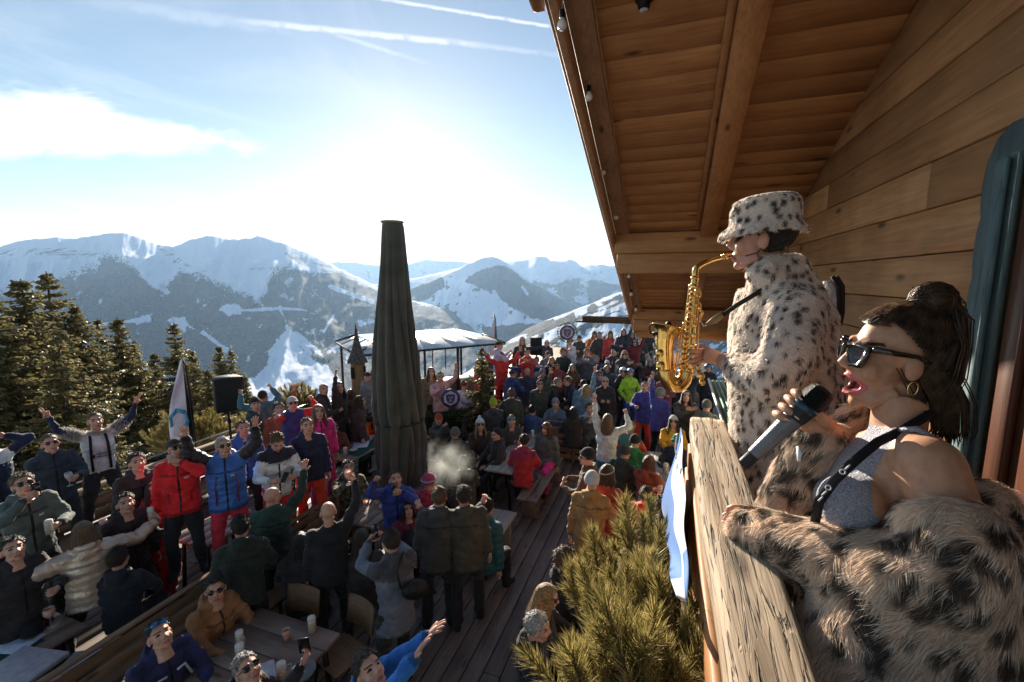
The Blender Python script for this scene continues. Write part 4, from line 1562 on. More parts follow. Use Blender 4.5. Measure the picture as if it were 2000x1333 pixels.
# mint green sheet awning below the balcony end
def awning():
 o = thing('awning', 'mint green corrugated sheet with white edge pipe beyond the balcony end', 'awning', (0, 0, 0))
 z = 0.05
 a, b = onz(1384, 742, -0.15), onz(1418, 845, -0.15)
 n = 60
 V = []
 for i in range(n):
  t = i / (n - 1)
  for j in range(2):
   x = a[0] + 0.62 * t
   y = (2.6 if j == 0 else a[1])
   x0 = a[0] + (b[0] - a[0]) * (0 if j else 1)
   V.append((x0 + 0.75 * t, y if j else b[1] - .4, -0.15 + 0.015 * math.sin(t * 70)))
 Q = [[2 * i, 2 * i + 2, 2 * i + 3, 2 * i + 1] for i in range(n - 1)]
 c = link('sheet', np_mesh('sheet', V, np.array(Q), [mat('mint_green_sheet', (0.18, 0.42, 0.30), 0.5, var=.12, scale=5)], smooth=True), o)
 s = c.modifiers.new('s', 'SOLIDIFY')
 s.thickness = 0.01
 m = MB()
 m.tube([a + [0, 0, .01], b + (b - a) * .25 + [0, 0, .01]], 0.022, 8)
 m.build('edge_pipe', mat('white_pipe', (0.7, 0.72, 0.72), 0.4), o)
awning()
# ================================================================== people
SKIN = {'fair': (0.62, 0.35, 0.25), 'tan': (0.50, 0.27, 0.17), 'pink': (0.64, 0.32, 0.24)}
HAIRC = {'brown': (0.045, 0.024, 0.012), 'dark': (0.016, 0.011, 0.008), 'blond': (0.34, 0.21, 0.09), 'lblond': (0.5, 0.36, 0.19), 'grey': (0.30, 0.28, 0.26), 'white': (0.55, 0.53, 0.5),
   'auburn': (0.10, 0.035, 0.014), 'dblond': (0.17, 0.10, 0.045), 'bald': (0.45, 0.25, 0.18), 'pink': (0.5, 0.06, 0.16)}
JOBS = []
def remesh_batch(jobs):
 """jobs: (MB, voxel, smooth iterations) -> list of (V, quads); one depsgraph update for all"""
 obs = []
 for mb, vox, it in jobs:
  me = mb.mesh('tmp')
  o = bpy.data.objects.new('tmp', me)
  COL.objects.link(o)
  r = o.modifiers.new('r', 'REMESH')
  r.mode = 'VOXEL'
  r.voxel_size = vox
  if it:
   s = o.modifiers.new('s', 'SMOOTH')
   s.factor = 0.5
   s.iterations = it
  obs.append(o)
 dg = bpy.context.evaluated_depsgraph_get()
 res = []
 for o in obs:
  e = o.evaluated_get(dg)
  me = e.to_mesh()
  V = np.empty(len(me.vertices) * 3, np.float32)
  me.vertices.foreach_get('co', V)
  n = len(me.polygons)
  tot = np.empty(n, np.int32)
  me.polygons.foreach_get('loop_total', tot)
  idx = np.empty(len(me.loops), np.int32)
  me.loops.foreach_get('vertex_index', idx)
  st = np.concatenate([[0], np.cumsum(tot)[:-1]])
  q = tot == 4
  Q = idx[(st[q][:, None] + np.arange(4))]
  t = tot == 3
  if t.any():
   T = idx[(st[t][:, None] + np.arange(3))]
   Q = np.concatenate([Q, np.concatenate([T, T[:, -1:]], 1)]) if len(Q) else np.concatenate([T, T[:, -1:]], 1)
  res.append((V.reshape(-1, 3).astype(float), Q))
  e.to_mesh_clear()
 for o in obs:
  me = o.data
  bpy.data.objects.remove(o, do_unlink=True)
  bpy.data.meshes.remove(me)
 return res
def vert_normals(V, Q):
 n = np.cross(V[Q[:, 2]] - V[Q[:, 0]], V[Q[:, 3]] - V[Q[:, 1]])
 N = np.zeros_like(V)
 for k in range(4):
  np.add.at(N, Q[:, k], n)
 return N / (np.linalg.norm(N, axis=1, keepdims=True) + 1e-9)
# ---------------------------------------------------------------- head templates (x right, y forward, z up; origin mid skull)
def head_mb(jaw=0.0, fem=False):
 m = MB()
 k = 0.94 if fem else 1.0
 m.ball((0, -0.012, 0.035), (0.076 * k, 0.095, 0.086), 20, 14)
 m.ball((0, 0.034, -0.018), (0.061 * k, 0.062, 0.078), 16, 12)
 m.ball((0, 0.036 - jaw * .1, -0.066 - jaw), (0.050 * k, 0.050, 0.040), 14, 10)
 m.ball((0, 0.074 - jaw * .3, -0.094 - jaw), (0.021, 0.016, 0.016), 10, 8)
 for s in (-1, 1):
  m.ball((s * 0.036 * k, 0.062, -0.026), (0.026, 0.027, 0.03), 10, 8)
  m.ball((s * 0.013, 0.098, -0.027), (0.011, 0.012, 0.009), 8, 6)
  m.ball((s * 0.078 * k, -0.004, -0.008), (0.011, 0.021, 0.032), 10, 8)
  m.tube([(s * 0.012, 0.088, 0.036), (s * 0.045, 0.074, 0.037)], 0.011, 8)
  m.tube([(s * 0.053 * k, 0.005, -0.06 - jaw * .6), (s * 0.03, 0.058, -0.09 - jaw)], 0.017, 8)
 m.tube([(0, 0.086, 0.03), (0, 0.096, 0.006), (0, 0.113, -0.024)], [0.010, 0.010, 0.0125], 8)
 m.tube([(-0.024, 0.083, -0.056), (0, 0.093, -0.054), (0.024, 0.083, -0.056)], [0.006, 0.009, 0.006], 8)
 m.tube([(-0.022, 0.080, -0.069 - jaw), (0, 0.090, -0.070 - jaw), (0.022, 0.080, -0.069 - jaw)], [0.006, 0.009, 0.006], 8)
 m.tube([(0, -0.018, -0.05), (0, -0.028, -0.13), (0, -0.036, -0.19)], [0.054 * k, 0.052 * k, 0.06 * k], 14)
 return m
def sculpt_head(V):
 """eye sockets and mouth line"""
 V = V.copy()
 for s in (-1, 1):
  d = np.linalg.norm((V - [s * 0.032, 0.088, 0.013]) / [1.2, 1.0, 0.8], axis=1)
  V[:, 1] -= 0.011 * np.exp(-(d / 0.016) ** 2)
 return V
def head_cats(V, Q, beard=0):
 """material slot per face: 0 skin, 1 lips, 2 dark (eyes, brows), 3 hair tone"""
 c = V[Q].mean(1)
 cat = np.zeros(len(Q), int)
 fr = c[:, 1] > 0.05
 lip = fr & (np.abs(c[:, 0]) < 0.024) & (np.abs(c[:, 2] + 0.062) < 0.011)
 cat[lip] = 1
 eye = fr & (np.abs(np.abs(c[:, 0]) - 0.032) < 0.014) & (np.abs(c[:, 2] - 0.011) < 0.0065)
 brow = fr & (np.abs(np.abs(c[:, 0]) - 0.032) < 0.02) & (np.abs(c[:, 2] - 0.034) < 0.005)
 cat[eye | brow] = 2
 cat = np.where((cat == 0) & False, 3, cat)
 return cat
# ---------------------------------------------------------------- hands (right hand; y along fingers, x to the thumb side, z out of the back of the hand)
def hand_mesh(kind):
 m = MB()
 m.tube([(0, -0.02, 0), (0.0, 0.02, 0), (0.002, 0.06, 0), (0.0, 0.088, 0)], [0.024, 0.026, 0.030, 0.026], 10, ell=1.0)
 # flatten palm
 V, q, t, fm = m.arrays()
 V[:, 2] *= 0.5
 m = MB().add(V, q, t)
 fx = (0.027, 0.009, -0.009, -0.026)
 ln = (0.068, 0.076, 0.071, 0.056)
 curls = {'open': (0.12, 0.08, 0.10, 0.15), 'fist': (1.5, 1.55, 1.55, 1.6), 'hold': (0.95, 1.0, 1.0, 1.05), 'peace': (0.1, 0.1, 1.5, 1.5), 'relaxed': (0.45, 0.5, 0.55, 0.6)}[kind]
 spread = {'open': 0.16, 'peace': 0.2}.get(kind, 0.04)
 for i in range(4):
  a = spread * (1.5 - i) * 0.6
  p = np.array([fx[i], 0.085 - 0.004 * abs(i - 1.2), 0])
  pts, ang = [p], 0.0
  for k, fr in enumerate((0.45, 0.32, 0.23)):
   ang += curls[i] * (0.75 if k == 0 else 1.0)
   d = np.array([math.sin(a) * math.cos(ang), math.cos(a) * math.cos(ang), -math.sin(ang)])
   p = p + d * ln[i] * fr
   pts.append(p)
  m.tube(pts, [0.0095, 0.009, 0.008, 0.0058], 6)
 th = {'open': [(0.024, 0.015, -0.004), (0.05, 0.042, -0.008), (0.068, 0.068, -0.01)], 'fist': [(0.022, 0.015, -0.012), (0.036, 0.055, -0.03), (0.012, 0.078, -0.036)],
   'hold': [(0.022, 0.012, -0.012), (0.045, 0.035, -0.035), (0.04, 0.055, -0.06)], 'peace': [(0.022, 0.015, -0.012), (0.034, 0.05, -0.03), (0.008, 0.07, -0.034)],
   'relaxed': [(0.024, 0.015, -0.006), (0.04, 0.045, -0.018), (0.042, 0.072, -0.024)]}[kind]
 m.tube(th, [0.0125, 0.0105, 0.007], 6)
 return m.arrays()
HANDS = {k: hand_mesh(k) for k in ('open', 'fist', 'hold', 'peace', 'relaxed')}
ARMS = {  # hand target from the shoulder: out, forward, up (elbow hint, hand kind, palm)
 'down': ((0.09, 0.04, -0.53), (0.3, -0.6, -0.2), 'relaxed'), 'pocket': ((0.06, 0.14, -0.44), (0.9, -0.5, 0), 'fist'), 'hold': ((-0.02, 0.34, -0.2), (0.6, -0.2, -0.8), 'hold'),
 'holdhi': ((0.04, 0.36, 0.02), (0.5, -0.1, -0.9), 'hold'), 'clap': ((-0.165, 0.36, 0.03), (0.8, 0, -0.7), 'open'), 'up': ((0.10, 0.10, 0.53), (0.7, 0.1, 0), 'open'),
 'upwide': ((0.34, 0.06, 0.38), (0.5, -0.1, -0.9), 'open'), 'wave': ((0.20, 0.14, 0.44), (0.7, 0, -0.3), 'open'), 'peace': ((0.30, 0.1, 0.40), (0.6, -0.1, -0.8), 'peace'),
 'phone': ((-0.10, 0.38, 0.14), (0.7, 0, -0.8), 'hold'), 'toast': ((0.06, 0.28, 0.46), (0.7, 0.2, 0), 'hold'), 'face': ((-0.13, 0.24, 0.14), (0.8, 0, -0.7), 'hold'),
 'table': ((-0.04, 0.36, -0.30), (0.7, -0.3, -0.4), 'relaxed'), 'tablehold': ((-0.06, 0.42, -0.24), (0.7, -0.3, -0.5), 'hold'), 'wide': ((0.52, 0.06, 0.10), (0.1, -0.3, -1), 'open'),
 'wideup': ((0.44, 0.10, 0.22), (0.2, -0.2, -1), 'open'), 'point': ((0.06, 0.50, 0.16), (0.6, 0, -0.8), 'fist'), 'hug': ((0.34, 0.30, 0.02), (0.3, -0.3, -0.8), 'relaxed'),
 'fistup': ((0.14, 0.24, 0.30), (0.8, 0, -0.5), 'fist'), 'head': ((-0.02, 0.04, 0.26), (1, 0.3, 0), 'relaxed'), 'lap': ((-0.05, 0.30, -0.40), (0.8, -0.3, 0), 'relaxed'),
 'cross': ((-0.20, 0.24, -0.22), (0.8, 0.1, -0.6), 'fist'), 'toastwide': ((0.44, 0.12, 0.12), (0.2, -0.3, -1), 'hold'), 'thumb': ((0.12, 0.26, 0.34), (0.8, 0, -0.5), 'fist')}
def ik(a, b, l1, l2, hint):
 d = b - a
 L = np.linalg.norm(d)
 if L > (l1 + l2) * 0.995:
  b = a + d * ((l1 + l2) * 0.995 / L)
  d = b - a
  L = np.linalg.norm(d)
 u = d / L
 x = (l1 * l1 - l2 * l2 + L * L) / (2 * L)
 h = math.sqrt(max(l1 * l1 - x * x, 0))
 n = hint - u * (hint @ u)
 n /= np.linalg.norm(n) + 1e-9
 return a + u * x + n * h, b
def skeleton(sp):
 s = sp['h'] / 1.75
 J = {}
 sit = sp['pose'] == 'sit'
 pel = np.array([0, 0, 0.53 if sit else 0.93 - sp['bend'] * 0.06])
 lean, side = sp['lean'], sp['side']
 up = np.array([math.sin(side), math.sin(lean), math.cos(lean) * math.cos(side)])
 up /= np.linalg.norm(up)
 J['pel'] = pel
 J['waist'] = pel + up * 0.17 + [0, -0.01, 0]
 J['chest'] = pel + up * 0.38
 J['sh'] = pel + up * 0.49
 J['neck'] = pel + up * 0.56
 tw = sp['twist']
 rx = np.array([math.cos(tw), math.sin(tw), 0])
 rx = rx - up * (rx @ up)
 rx /= np.linalg.norm(rx)
 fy = np.cross(up, rx)
 J['rx'], J['fy'], J['up'] = rx, fy, up
 nod = sp['nod']
 hd = up * math.cos(nod * .5) + fy * math.sin(nod * .5)
 J['head'] = J['neck'] + hd * 0.145 + fy * 0.03
 wide = sp['stance']
 for sgn, n in ((1, 'R'), (-1, 'L')):
  hip = pel + rx * sgn * 0.09 + [0, 0, -0.02]
  if sit:
   knee = hip + np.array([sgn * (0.05 + wide * 0.3), 0.42, -0.03])
   ank = knee + np.array([sgn * 0.02, -0.05 + sp['bend'] * 0.1, -0.43])
  else:
   ank = np.array([sgn * (0.09 + wide), sgn * sp['stride'], 0.085])
   knee, ank = ik(hip, ank, 0.435, 0.425, np.array([sgn * 0.15, 1.0, 0]))
  J['hip' + n], J['knee' + n], J['ank' + n] = hip, knee, ank
  J['toe' + n] = ank + np.array([sgn * 0.03, 0.15, -0.05])
  shd = J['sh'] + rx * sgn * 0.175 + [0, 0, -0.01]
  a = sp['arms'][0 if sgn > 0 else 1]
  a = ARMS[a] if isinstance(a, str) else a
  if a[0][2] > 0.2:
   shd = shd + up * 0.03 - rx * sgn * 0.012
  tgt = shd + rx * sgn * a[0][0] + fy * a[0][1] + up * a[0][2]
  hint = rx * sgn * a[1][0] + fy * a[1][1] + up * a[1][2]
  el, wr = ik(shd, tgt, 0.285, 0.255, hint)
  J['shd' + n], J['elb' + n], J['wri' + n], J['hand' + n] = shd, el, wr, a[2]
 return {k: (v * s if isinstance(v, np.ndarray) and k not in ('rx', 'fy', 'up') else v) for k, v in J.items()}
def body_mb(sp, J):
 """overlapping solids for the remesher + segments for telling cloth from skin"""
 s = sp['h'] / 1.75
 g = {'tee': 0.0, 'jacket': 0.018, 'puffer': 0.036, 'shirt': 0.006}[sp['kind']] * s
 fat = sp['fat']
 m = MB()
 seg = []
 rx, fy, up = J['rx'], J['fy'], J['up']
 def loft(rings):
  an = np.linspace(0, 2 * math.pi, 18, endpoint=False)
  V, k = [], len(rings)
  for (c, w, d) in rings:
   V.append(c + np.cos(an)[:, None] * rx * w + np.sin(an)[:, None] * fy * d)
  V = np.concatenate(V + [np.array([rings[0][0]]), np.array([rings[-1][0]])])
  n = 18
  Q = [[i * n + j, i * n + (j + 1) % n, (i + 1) * n + (j + 1) % n, (i + 1) * n + j] for i in range(k - 1) for j in range(n)]
  T = [[k * n, (j + 1) % n, j] for j in range(n)] + [[k * n + 1, (k - 1) * n + j, (k - 1) * n + (j + 1) % n] for j in range(n)]
  m.add(V, Q, T)
 pel, wa, ch, sh, nk = J['pel'], J['waist'], J['chest'], J['sh'], J['neck']
 hem = sp['hem'] * s
 f = fat
 loft([(pel - up * hem, (.178 * f) * s + g, (.128 * f) * s + g), (pel - up * hem * .4, (.176 * f) * s + g, (.13 * f) * s + g), (wa, (.16 * f) * s + g, (.118 * f) * s + g),
   (pel * .4 + ch * .6, (.172 * f) * s + g, (.126 * f) * s + g), (ch, (.186) * s + g, (.128 * f) * s + g), (sh, .172 * s + g, .098 * s + g), (sh * .5 + nk * .5, .11 * s + g, .078 * s + g * .7),
   (nk + up * .015 * s, .066 * s + g * .6, .066 * s + g * .6)])
 if sp['pose'] != 'sit':
  loft([(pel - up * .10 * s, .165 * s * f, .125 * s * f), (pel, .165 * s * f, .125 * s * f), (wa, .15 * s, .11 * s)])
 else:
  m.ball(pel + [0, 0, -0.03 * s], np.array([.18, .15, .11]) * s, 14, 10)
 seg.append((pel - up * hem, pel + up * .1, .17 * s + g, .15 * s + g, 'torso'))
 seg.append((pel + up * .1, ch, .15 * s + g, .16 * s + g, 'torso'))
 seg.append((ch, sh, .15 * s + g, .13 * s + g, 'torso'))
 seg.append((J['shdR'], J['shdL'], .08 * s + g, .08 * s + g, 'torso'))
 seg.append((sh, nk + up * .012 * s, .10 * s, .075 * s, 'torso'))
 baggy = 1.0 + (0.12 if sp['kind'] != 'tee' else 0.05)
 for n in 'RL':
  hip, kn, an, to = J['hip' + n], J['knee' + n], J['ank' + n], J['toe' + n]
  m.tube([hip, hip * .5 + kn * .5, kn, kn * .5 + an * .5, an + (kn - an) * .08], np.array([.095, .088, .066, .066, .062]) * s * baggy, 12)
  m.ball(kn, .066 * s * baggy, 10, 8)
  m.tube([an + [0, -.045 * s, -.02 * s], an + [0, 0, -.025 * s], to * .5 + an * .5 + [0, 0, -.014 * s], to + [0, 0.0, -0.005 * s], to + np.array([0, .04 * s, -0.008 * s])], np.array([.045, .058, .05, .046, .03]) * s, 10)
  m.tube([an, an + (kn - an) * .2], .056 * s, 10)
  seg.append((hip, kn, .1 * s, .07 * s, 'leg'))
  seg.append((kn, an, .07 * s, .065 * s, 'leg'))
  seg.append((an + [0, -.04 * s, -.03 * s], to + [0, .03 * s, 0], .055 * s, .045 * s, 'shoe'))
  sd, el, wr = J['shd' + n], J['elb' + n], J['wri' + n]
  ga = g * 0.9
  m.ball(sd, .068 * s + ga, 10, 8)
  m.tube([sd, sd * .5 + el * .5, el], np.array([.062, .056, .047]) * s + ga, 10)
  m.ball(el, .047 * s + ga, 10, 8)
  bare = sp['kind'] == 'tee'
  cuff = wr + (el - wr) * 0.06
  m.tube([el, el * .5 + wr * .5, cuff], np.array([.046, .043, .031]) * s + (0 if bare else ga * .8), 10)
  m.tube([cuff, wr + (wr - el) * 0.05], .028 * s, 8)
  seg.append((sd, el, .06 * s + ga, .05 * s + ga, 'sleeve'))
  seg.append((el, cuff, .045 * s + ga, .032 * s + ga, 'fore'))
  seg.append((wr, wr + (wr - el) * .2, .03 * s, .03 * s, 'hand'))
 m.tube([nk - up * .03 * s, J['head'] - up * .05 * s], .052 * s, 10)
 seg.append((nk + up * .03 * s, J['head'], .052 * s, .06 * s, 'neck'))
 if sp['hood']:
  # collar or hood bunched behind the neck
  c = nk + up * .0 * s
  an = np.linspace(0, 2 * math.pi, 13)
  P = [c + rx * math.cos(a) * (.085 * s + g * .5) + fy * (math.sin(a) * (.075 * s + g * .5) - 0.015) + up * (.02 - .03 * math.sin(a)) * s for a in an]
  m.tube(P, .026 * s + g * .3, 8, cap=False)
  m.ball(c - fy * .10 * s - up * .03 * s, np.array([.10, .05, .06]) * s, 10, 8)
  seg.append((c - fy * .10 * s, c - fy * .06 * s, .07 * s, .07 * s, 'torso'))
  for i in range(12):
   seg.append((P[i], P[i + 1], .032 * s, .032 * s, 'torso'))
 return m, seg
def seg_query(P, seg):
 A = np.array([q[0] for q in seg])
 B = np.array([q[1] for q in seg])
 ra = np.array([q[2] for q in seg])
 rb = np.array([q[3] for q in seg])
 d = B - A
 L2 = (d * d).sum(1) + 1e-9
 t = np.clip(((P[:, None] - A) * d).sum(2) / L2, 0, 1)
 dist = np.linalg.norm(P[:, None] - A - t[..., None] * d, axis=2)
 r = ra + (rb - ra) * t
 k = np.argmin(dist / r, 1)
 i = np.arange(len(P))
 return k, t[i, k], np.sqrt(L2)[k]
def cloth(col, kind):
 col = tuple(min(0.85, c * 1.4 + 0.007) for c in col)
 key = 'cloth_%s_%02d%02d%02d' % (kind, *[int(c * 99) for c in col])
 if kind == 'puffer':
  return mat(key, col, 0.42, var=0.14, scale=7, bump=0.16, bscale=30, spec=0.45, sheen=0.1)
 if kind == 'shine':
  return mat(key, col, 0.28, 0.35, var=0.12, scale=9, bump=0.12, bscale=30, spec=0.6)
 if kind == 'camo':
  return mat(key, col, 0.8, var=0.62, scale=16, bump=0.05, sheen=0.1, detail=1.0)
 return mat(key, col, 0.78, var=0.2, scale=9, bump=0.2, bscale=24, spec=0.25, sheen=0.15)
def skin_mat(k):
 return mat('skin_' + k, SKIN[k], 0.5, var=0.10, scale=30, spec=0.35, subsurf=0.12)
def hair_mat(k):
 if k in MATS:
  pass
 name = 'hair_' + k
 if name in MATS:
  return MATS[name]
 c = HAIRC[k]
 m = mat(name, c, 0.45, var=0.4, scale=60, bump=0.35, bscale=120, spec=0.5, sheen=0.1)
 return m
# ---------------------------------------------------------------- hair, hats, glasses: shared meshes, colour per object
def cap_surface(cond, rad, cen=(0, -0.012, 0.037), n=30, k=22, noise=0.0, seed=0, f=None):
 V, ok = [], []
 rng = np.random.default_rng(seed)
 for i in range(k + 1):
  th = math.pi * i / k
  for j in range(n):
   ph = 2 * math.pi * j / n
   d = np.array([math.sin(th) * math.sin(ph), math.sin(th) * math.cos(ph), math.cos(th)])
   r = np.asarray(rad) * (1 + noise * (rng.random() - 0.5))
   p = np.asarray(cen) + d * r
   if f:
    p = f(p, d)
   V.append(p)
   ok.append(cond(np.asarray(cen) + d * np.asarray(rad), d))
 Q = []
 for i in range(k):
  for j in range(n):
   q = [i * n + j, (i + 1) * n + j, (i + 1) * n + (j + 1) % n, i * n + (j + 1) % n]
   if sum(ok[a] for a in q) >= 3:
    Q.append(q)
 return V, Q
def used(V, Q):
 V, Q = np.asarray(V, float), np.asarray(Q)
 u, inv = np.unique(Q, return_inverse=True)
 return V[u], inv.reshape(Q.shape)
def make_wear():
 W = {}
 R0 = (0.083, 0.104, 0.094)
 def hairline(p, d):
  y, z = p[1], p[2]
  if y > 0.052:
   return z > 0.078
  if y > -0.01:
   return z > 0.015 + 0.7 * max(0, y + .0)
  return z > -0.055
 V, Q = used(*cap_surface(hairline, R0, noise=0.055, seed=1))
 W['short'] = [(np_mesh('hair_short', V, Q, None, smooth=True))]
 W['short'][0].materials.append(None)
 def fade(p, d):
  return p[2] > (0.085 if p[1] > 0.05 else 0.03 if p[1] > -0.02 else -0.01)
 V, Q = used(*cap_surface(fade, (0.081, 0.101, 0.097), noise=0.06, seed=2))
 W['crop'] = [np_mesh('hair_crop', V, Q, None, smooth=True)]
 def curly(p, d):
  return hairline(p, d)
 V, Q = used(*cap_surface(curly, (0.098, 0.118, 0.112), noise=0.2, seed=3, n=36, k=26))
 W['curly'] = [np_mesh('hair_curly', V, Q, None, smooth=True)]
 def tufts(V, Q, count, ln, seed, wid=0.004, lift=0.35, flow=(0, -1.0, -0.35)):
  rng = np.random.default_rng(seed)
  V, Q = np.asarray(V), np.asarray(Q)
  mb = MB().add(V, Q)
  cen = np.array([0, -0.012, 0.037])
  qi = rng.integers(0, len(Q), count)
  wts = rng.dirichlet(np.ones(4), count)
  P = (V[Q[qi]] * wts[..., None]).sum(1)
  n = P - cen
  n /= np.linalg.norm(n, axis=1, keepdims=True)
  f = np.asarray(flow) + rng.normal(0, .45, (count, 3))
  f -= n * (f * n).sum(1, keepdims=True)
  f /= np.linalg.norm(f, axis=1, keepdims=True) + 1e-6
  sd = np.cross(n, f)
  L = ln * (0.6 + 0.8 * rng.random((count, 1)))
  a, b = P - sd * wid - n * .004, P + sd * wid - n * .004
  mid = P + (f + n * lift) * L * .55
  tip = P + (f + n * (lift * .6 + .3 * rng.normal(size=(count, 1)))) * L
  VV = np.stack([a, b, mid + sd * wid * .7, mid - sd * wid * .7, tip], 1).reshape(-1, 3)
  k = np.arange(count)[:, None] * 5
  mb.add(VV, k + [0, 1, 2, 3], k + [3, 2, 4])
  return mb
 for nm, src, cnt, ln, lift in (('short', 'hair_short', 620, 0.034, 0.35), ('crop', 'hair_crop', 420, 0.016, 0.5), ('curly', 'hair_curly', 700, 0.03, 0.8)):
  me0 = W[nm][0]
  vv = np.empty(len(me0.vertices) * 3, np.float32)
  me0.vertices.foreach_get('co', vv)
  qq = np.array([list(p_.vertices) for p_ in me0.polygons])
  W[nm] = [tufts(vv.reshape(-1, 3).astype(float), qq, cnt, ln, 5, lift=lift).mesh(src, smooth=True)]
 # long: cap plus a fall of hair behind and beside the face, in locks
 def long_mesh(name, length, width=1.0, seed=4, back=1.0):
  V, Q = used(*cap_surface(hairline, (0.086, 0.107, 0.098), noise=0.04, seed=seed))
  mb = MB()
  mb.add(V, Q)
  rng = np.random.default_rng(seed)
  for k in range(34):
   a = math.pi * (0.30 + 1.40 * k / 33)         # round the back, from one temple to the other
   dx, dy = math.sin(a), math.cos(a)
   p0 = np.array([0.078 * dx, -0.012 + 0.098 * dy, 0.05])
   L = length * (0.85 + 0.25 * rng.random())
   out = 1.12 + 0.12 * rng.random()
   p1 = np.array([0.088 * dx * width, -0.016 + 0.104 * dy, -0.05])
   p2 = np.array([0.098 * dx * out * width, -0.03 + 0.10 * dy * out * back, -0.05 - L * 0.55])
   p3 = np.array([0.090 * dx * out * width, -0.04 + 0.09 * dy * out * back, -0.05 - L])
   mb.tube([p0, p1, p2, p3], [0.014, 0.016, 0.014, 0.004], 5, cap=False)
  return mb.mesh(name, smooth=True)
 W['long'] = [long_mesh('hair_long', 0.2)]
 W['bob'] = [long_mesh('hair_bob', 0.08, 1.05, 5)]
 W['vlong'] = [long_mesh('hair_very_long', 0.34, 1.0, 6)]
 # ponytail / bun
 V, Q = used(*cap_surface(hairline, (0.084, 0.105, 0.096), noise=0.03, seed=7))
 mb = MB().add(V, Q)
 rng = np.random.default_rng(8)
 for k in range(10):
  a = rng.random(2) - .5
  mb.tube([(a[0] * .03, -0.10, 0.09 + a[1] * .03), (a[0] * .06, -0.15, 0.10 + a[1] * .04), (a[0] * .08, -0.19, 0.02 + a[1] * .05), (a[0] * .08, -0.19, -0.09 + a[1] * .05)], [0.012, 0.018, 0.016, 0.004], 5, cap=False)
 W['pony'] = [mb.mesh('hair_pony', smooth=True)]
 # beanie with turned-up band
 def bc(p, d):
  return p[2] > (0.045 if p[1] > 0.0 else 0.0)
 V, Q = used(*cap_surface(bc, (0.093, 0.114, 0.112), (0, -0.012, 0.04), f=lambda p, d: p + np.array([0, -0.012, 0.012]) * max(0, d[2])))
 mb = MB().add(V, Q)
 an = np.linspace(0, 2 * math.pi, 25)
 mb.tube([(0.089 * math.sin(a), -0.012 + 0.109 * math.cos(a), 0.050 + 0.026 * math.cos(a)) for a in an], 0.014, 6, cap=False, m=0, ell=0.6)
 W['beanie'] = [mb.mesh('beanie', smooth=True)]
 mb2 = MB().add(V, Q)
 mb2.tube([(0.089 * math.sin(a), -0.012 + 0.109 * math.cos(a), 0.050 + 0.026 * math.cos(a)) for a in an], 0.014, 6, cap=False, ell=0.6)
 mb2.ball((0, -0.03, 0.178), 0.03, 10, 8)
 W['bobble'] = [mb2.mesh('bobble_hat', smooth=True)]
 # cap with peak
 def cc(p, d):
  return p[2] > (0.055 if p[1] > 0.0 else 0.025)
 V, Q = used(*cap_surface(cc, (0.089, 0.110, 0.102)))
 mb = MB().add(V, Q)
 pk = []
 n = 9
 for r in (0, 1):
  for k in range(n):
   a = -1.15 + 2.3 * k / (n - 1)
   yb = -0.012 + 0.108 * math.cos(a)
   pk.append((0.087 * math.sin(a) * (1 + .03 * r), yb + r * 0.075 * math.cos(a * .9), 0.062 - r * 0.016))
 pk2 = [(x, y, z - 0.006) for x, y, z in pk]
 Qp = [[k, k + 1, n + k + 1, n + k] for k in range(n - 1)]
 Qp += [[2 * n + k + 1, 2 * n + k, 3 * n + k, 3 * n + k + 1] for k in range(n - 1)] + [[n + k, n + k + 1, 3 * n + k + 1, 3 * n + k] for k in range(n - 1)]
 mb.add(pk + pk2, Qp)
 W['cap'] = [mb.mesh('cap', smooth=True)]
 # ski helmet, ear pads
 def hc(p, d):
  return p[2] > (0.062 if p[1] > 0.03 else -0.055 if p[1] > -0.06 else -0.03)
 V, Q = used(*cap_surface(hc, (0.108, 0.130, 0.122), (0, -0.014, 0.03)))
 mb = MB().add(V, Q)
 for x in (-0.04, 0.0, 0.04):
  mb.bbox((x, -0.01, 0.152 - abs(x) * .22), (0.014, 0.07, 0.008), 0.003)
 W['helmet'] = [mb.mesh('ski_helmet', smooth=True)]
 # headband
 mb = MB()
 mb.tube([(0.085 * math.sin(a), -0.012 + 0.106 * math.cos(a), 0.045 + 0.018 * math.cos(a)) for a in an], 0.022, 8, cap=False, ell=0.25)
 W['headband'] = [mb.mesh('headband', smooth=True)]
 # sunglasses
 mb = MB()
 for s in (-1, 1):
  pts = [(s * (0.034 + 0.027 * math.cos(t)), 0.098 - 0.012 * abs(math.cos(t)) - 0.2 * max(0, (0.034 + 0.027 * math.cos(t)) - 0.045), 0.012 + 0.021 * math.sin(t)) for t in np.linspace(0, 2 * math.pi, 13)[:-1]]
  n = len(pts)
  c = np.mean(pts, 0) + [0, 0.004, 0]
  P = pts + [tuple(c)] + [(x, y - 0.005, z) for x, y, z in pts]
  T = [[k, (k + 1) % n, n] if s < 0 else [(k + 1) % n, k, n] for k in range(n)]
  Qr = [[k, (k + 1) % n, n + 1 + (k + 1) % n, n + 1 + k] for k in range(n)]
  mb.add(P, Qr, T)
  mb.tube([(s * 0.064, 0.082, 0.018), (s * 0.078, 0.02, 0.016), (s * 0.08, -0.02, 0.008)], 0.0032, 5)
 mb.tube([(-0.012, 0.101, 0.018), (0.012, 0.101, 0.018)], 0.003, 5)
 W['shades'] = [mb.mesh('sunglasses', smooth=True)]
 # goggles on a strap
 mb = MB()
 P = []
 for t in np.linspace(-1.15, 1.15, 15):
  for z in (-0.03, 0.03):
   P.append((0.094 * math.sin(t), -0.002 + 0.118 * math.cos(t), z * (1 - 0.25 * abs(t))))
 P = np.array(P)
 Pi = P * [0.93, 0.93, 0.92]
 n = 15
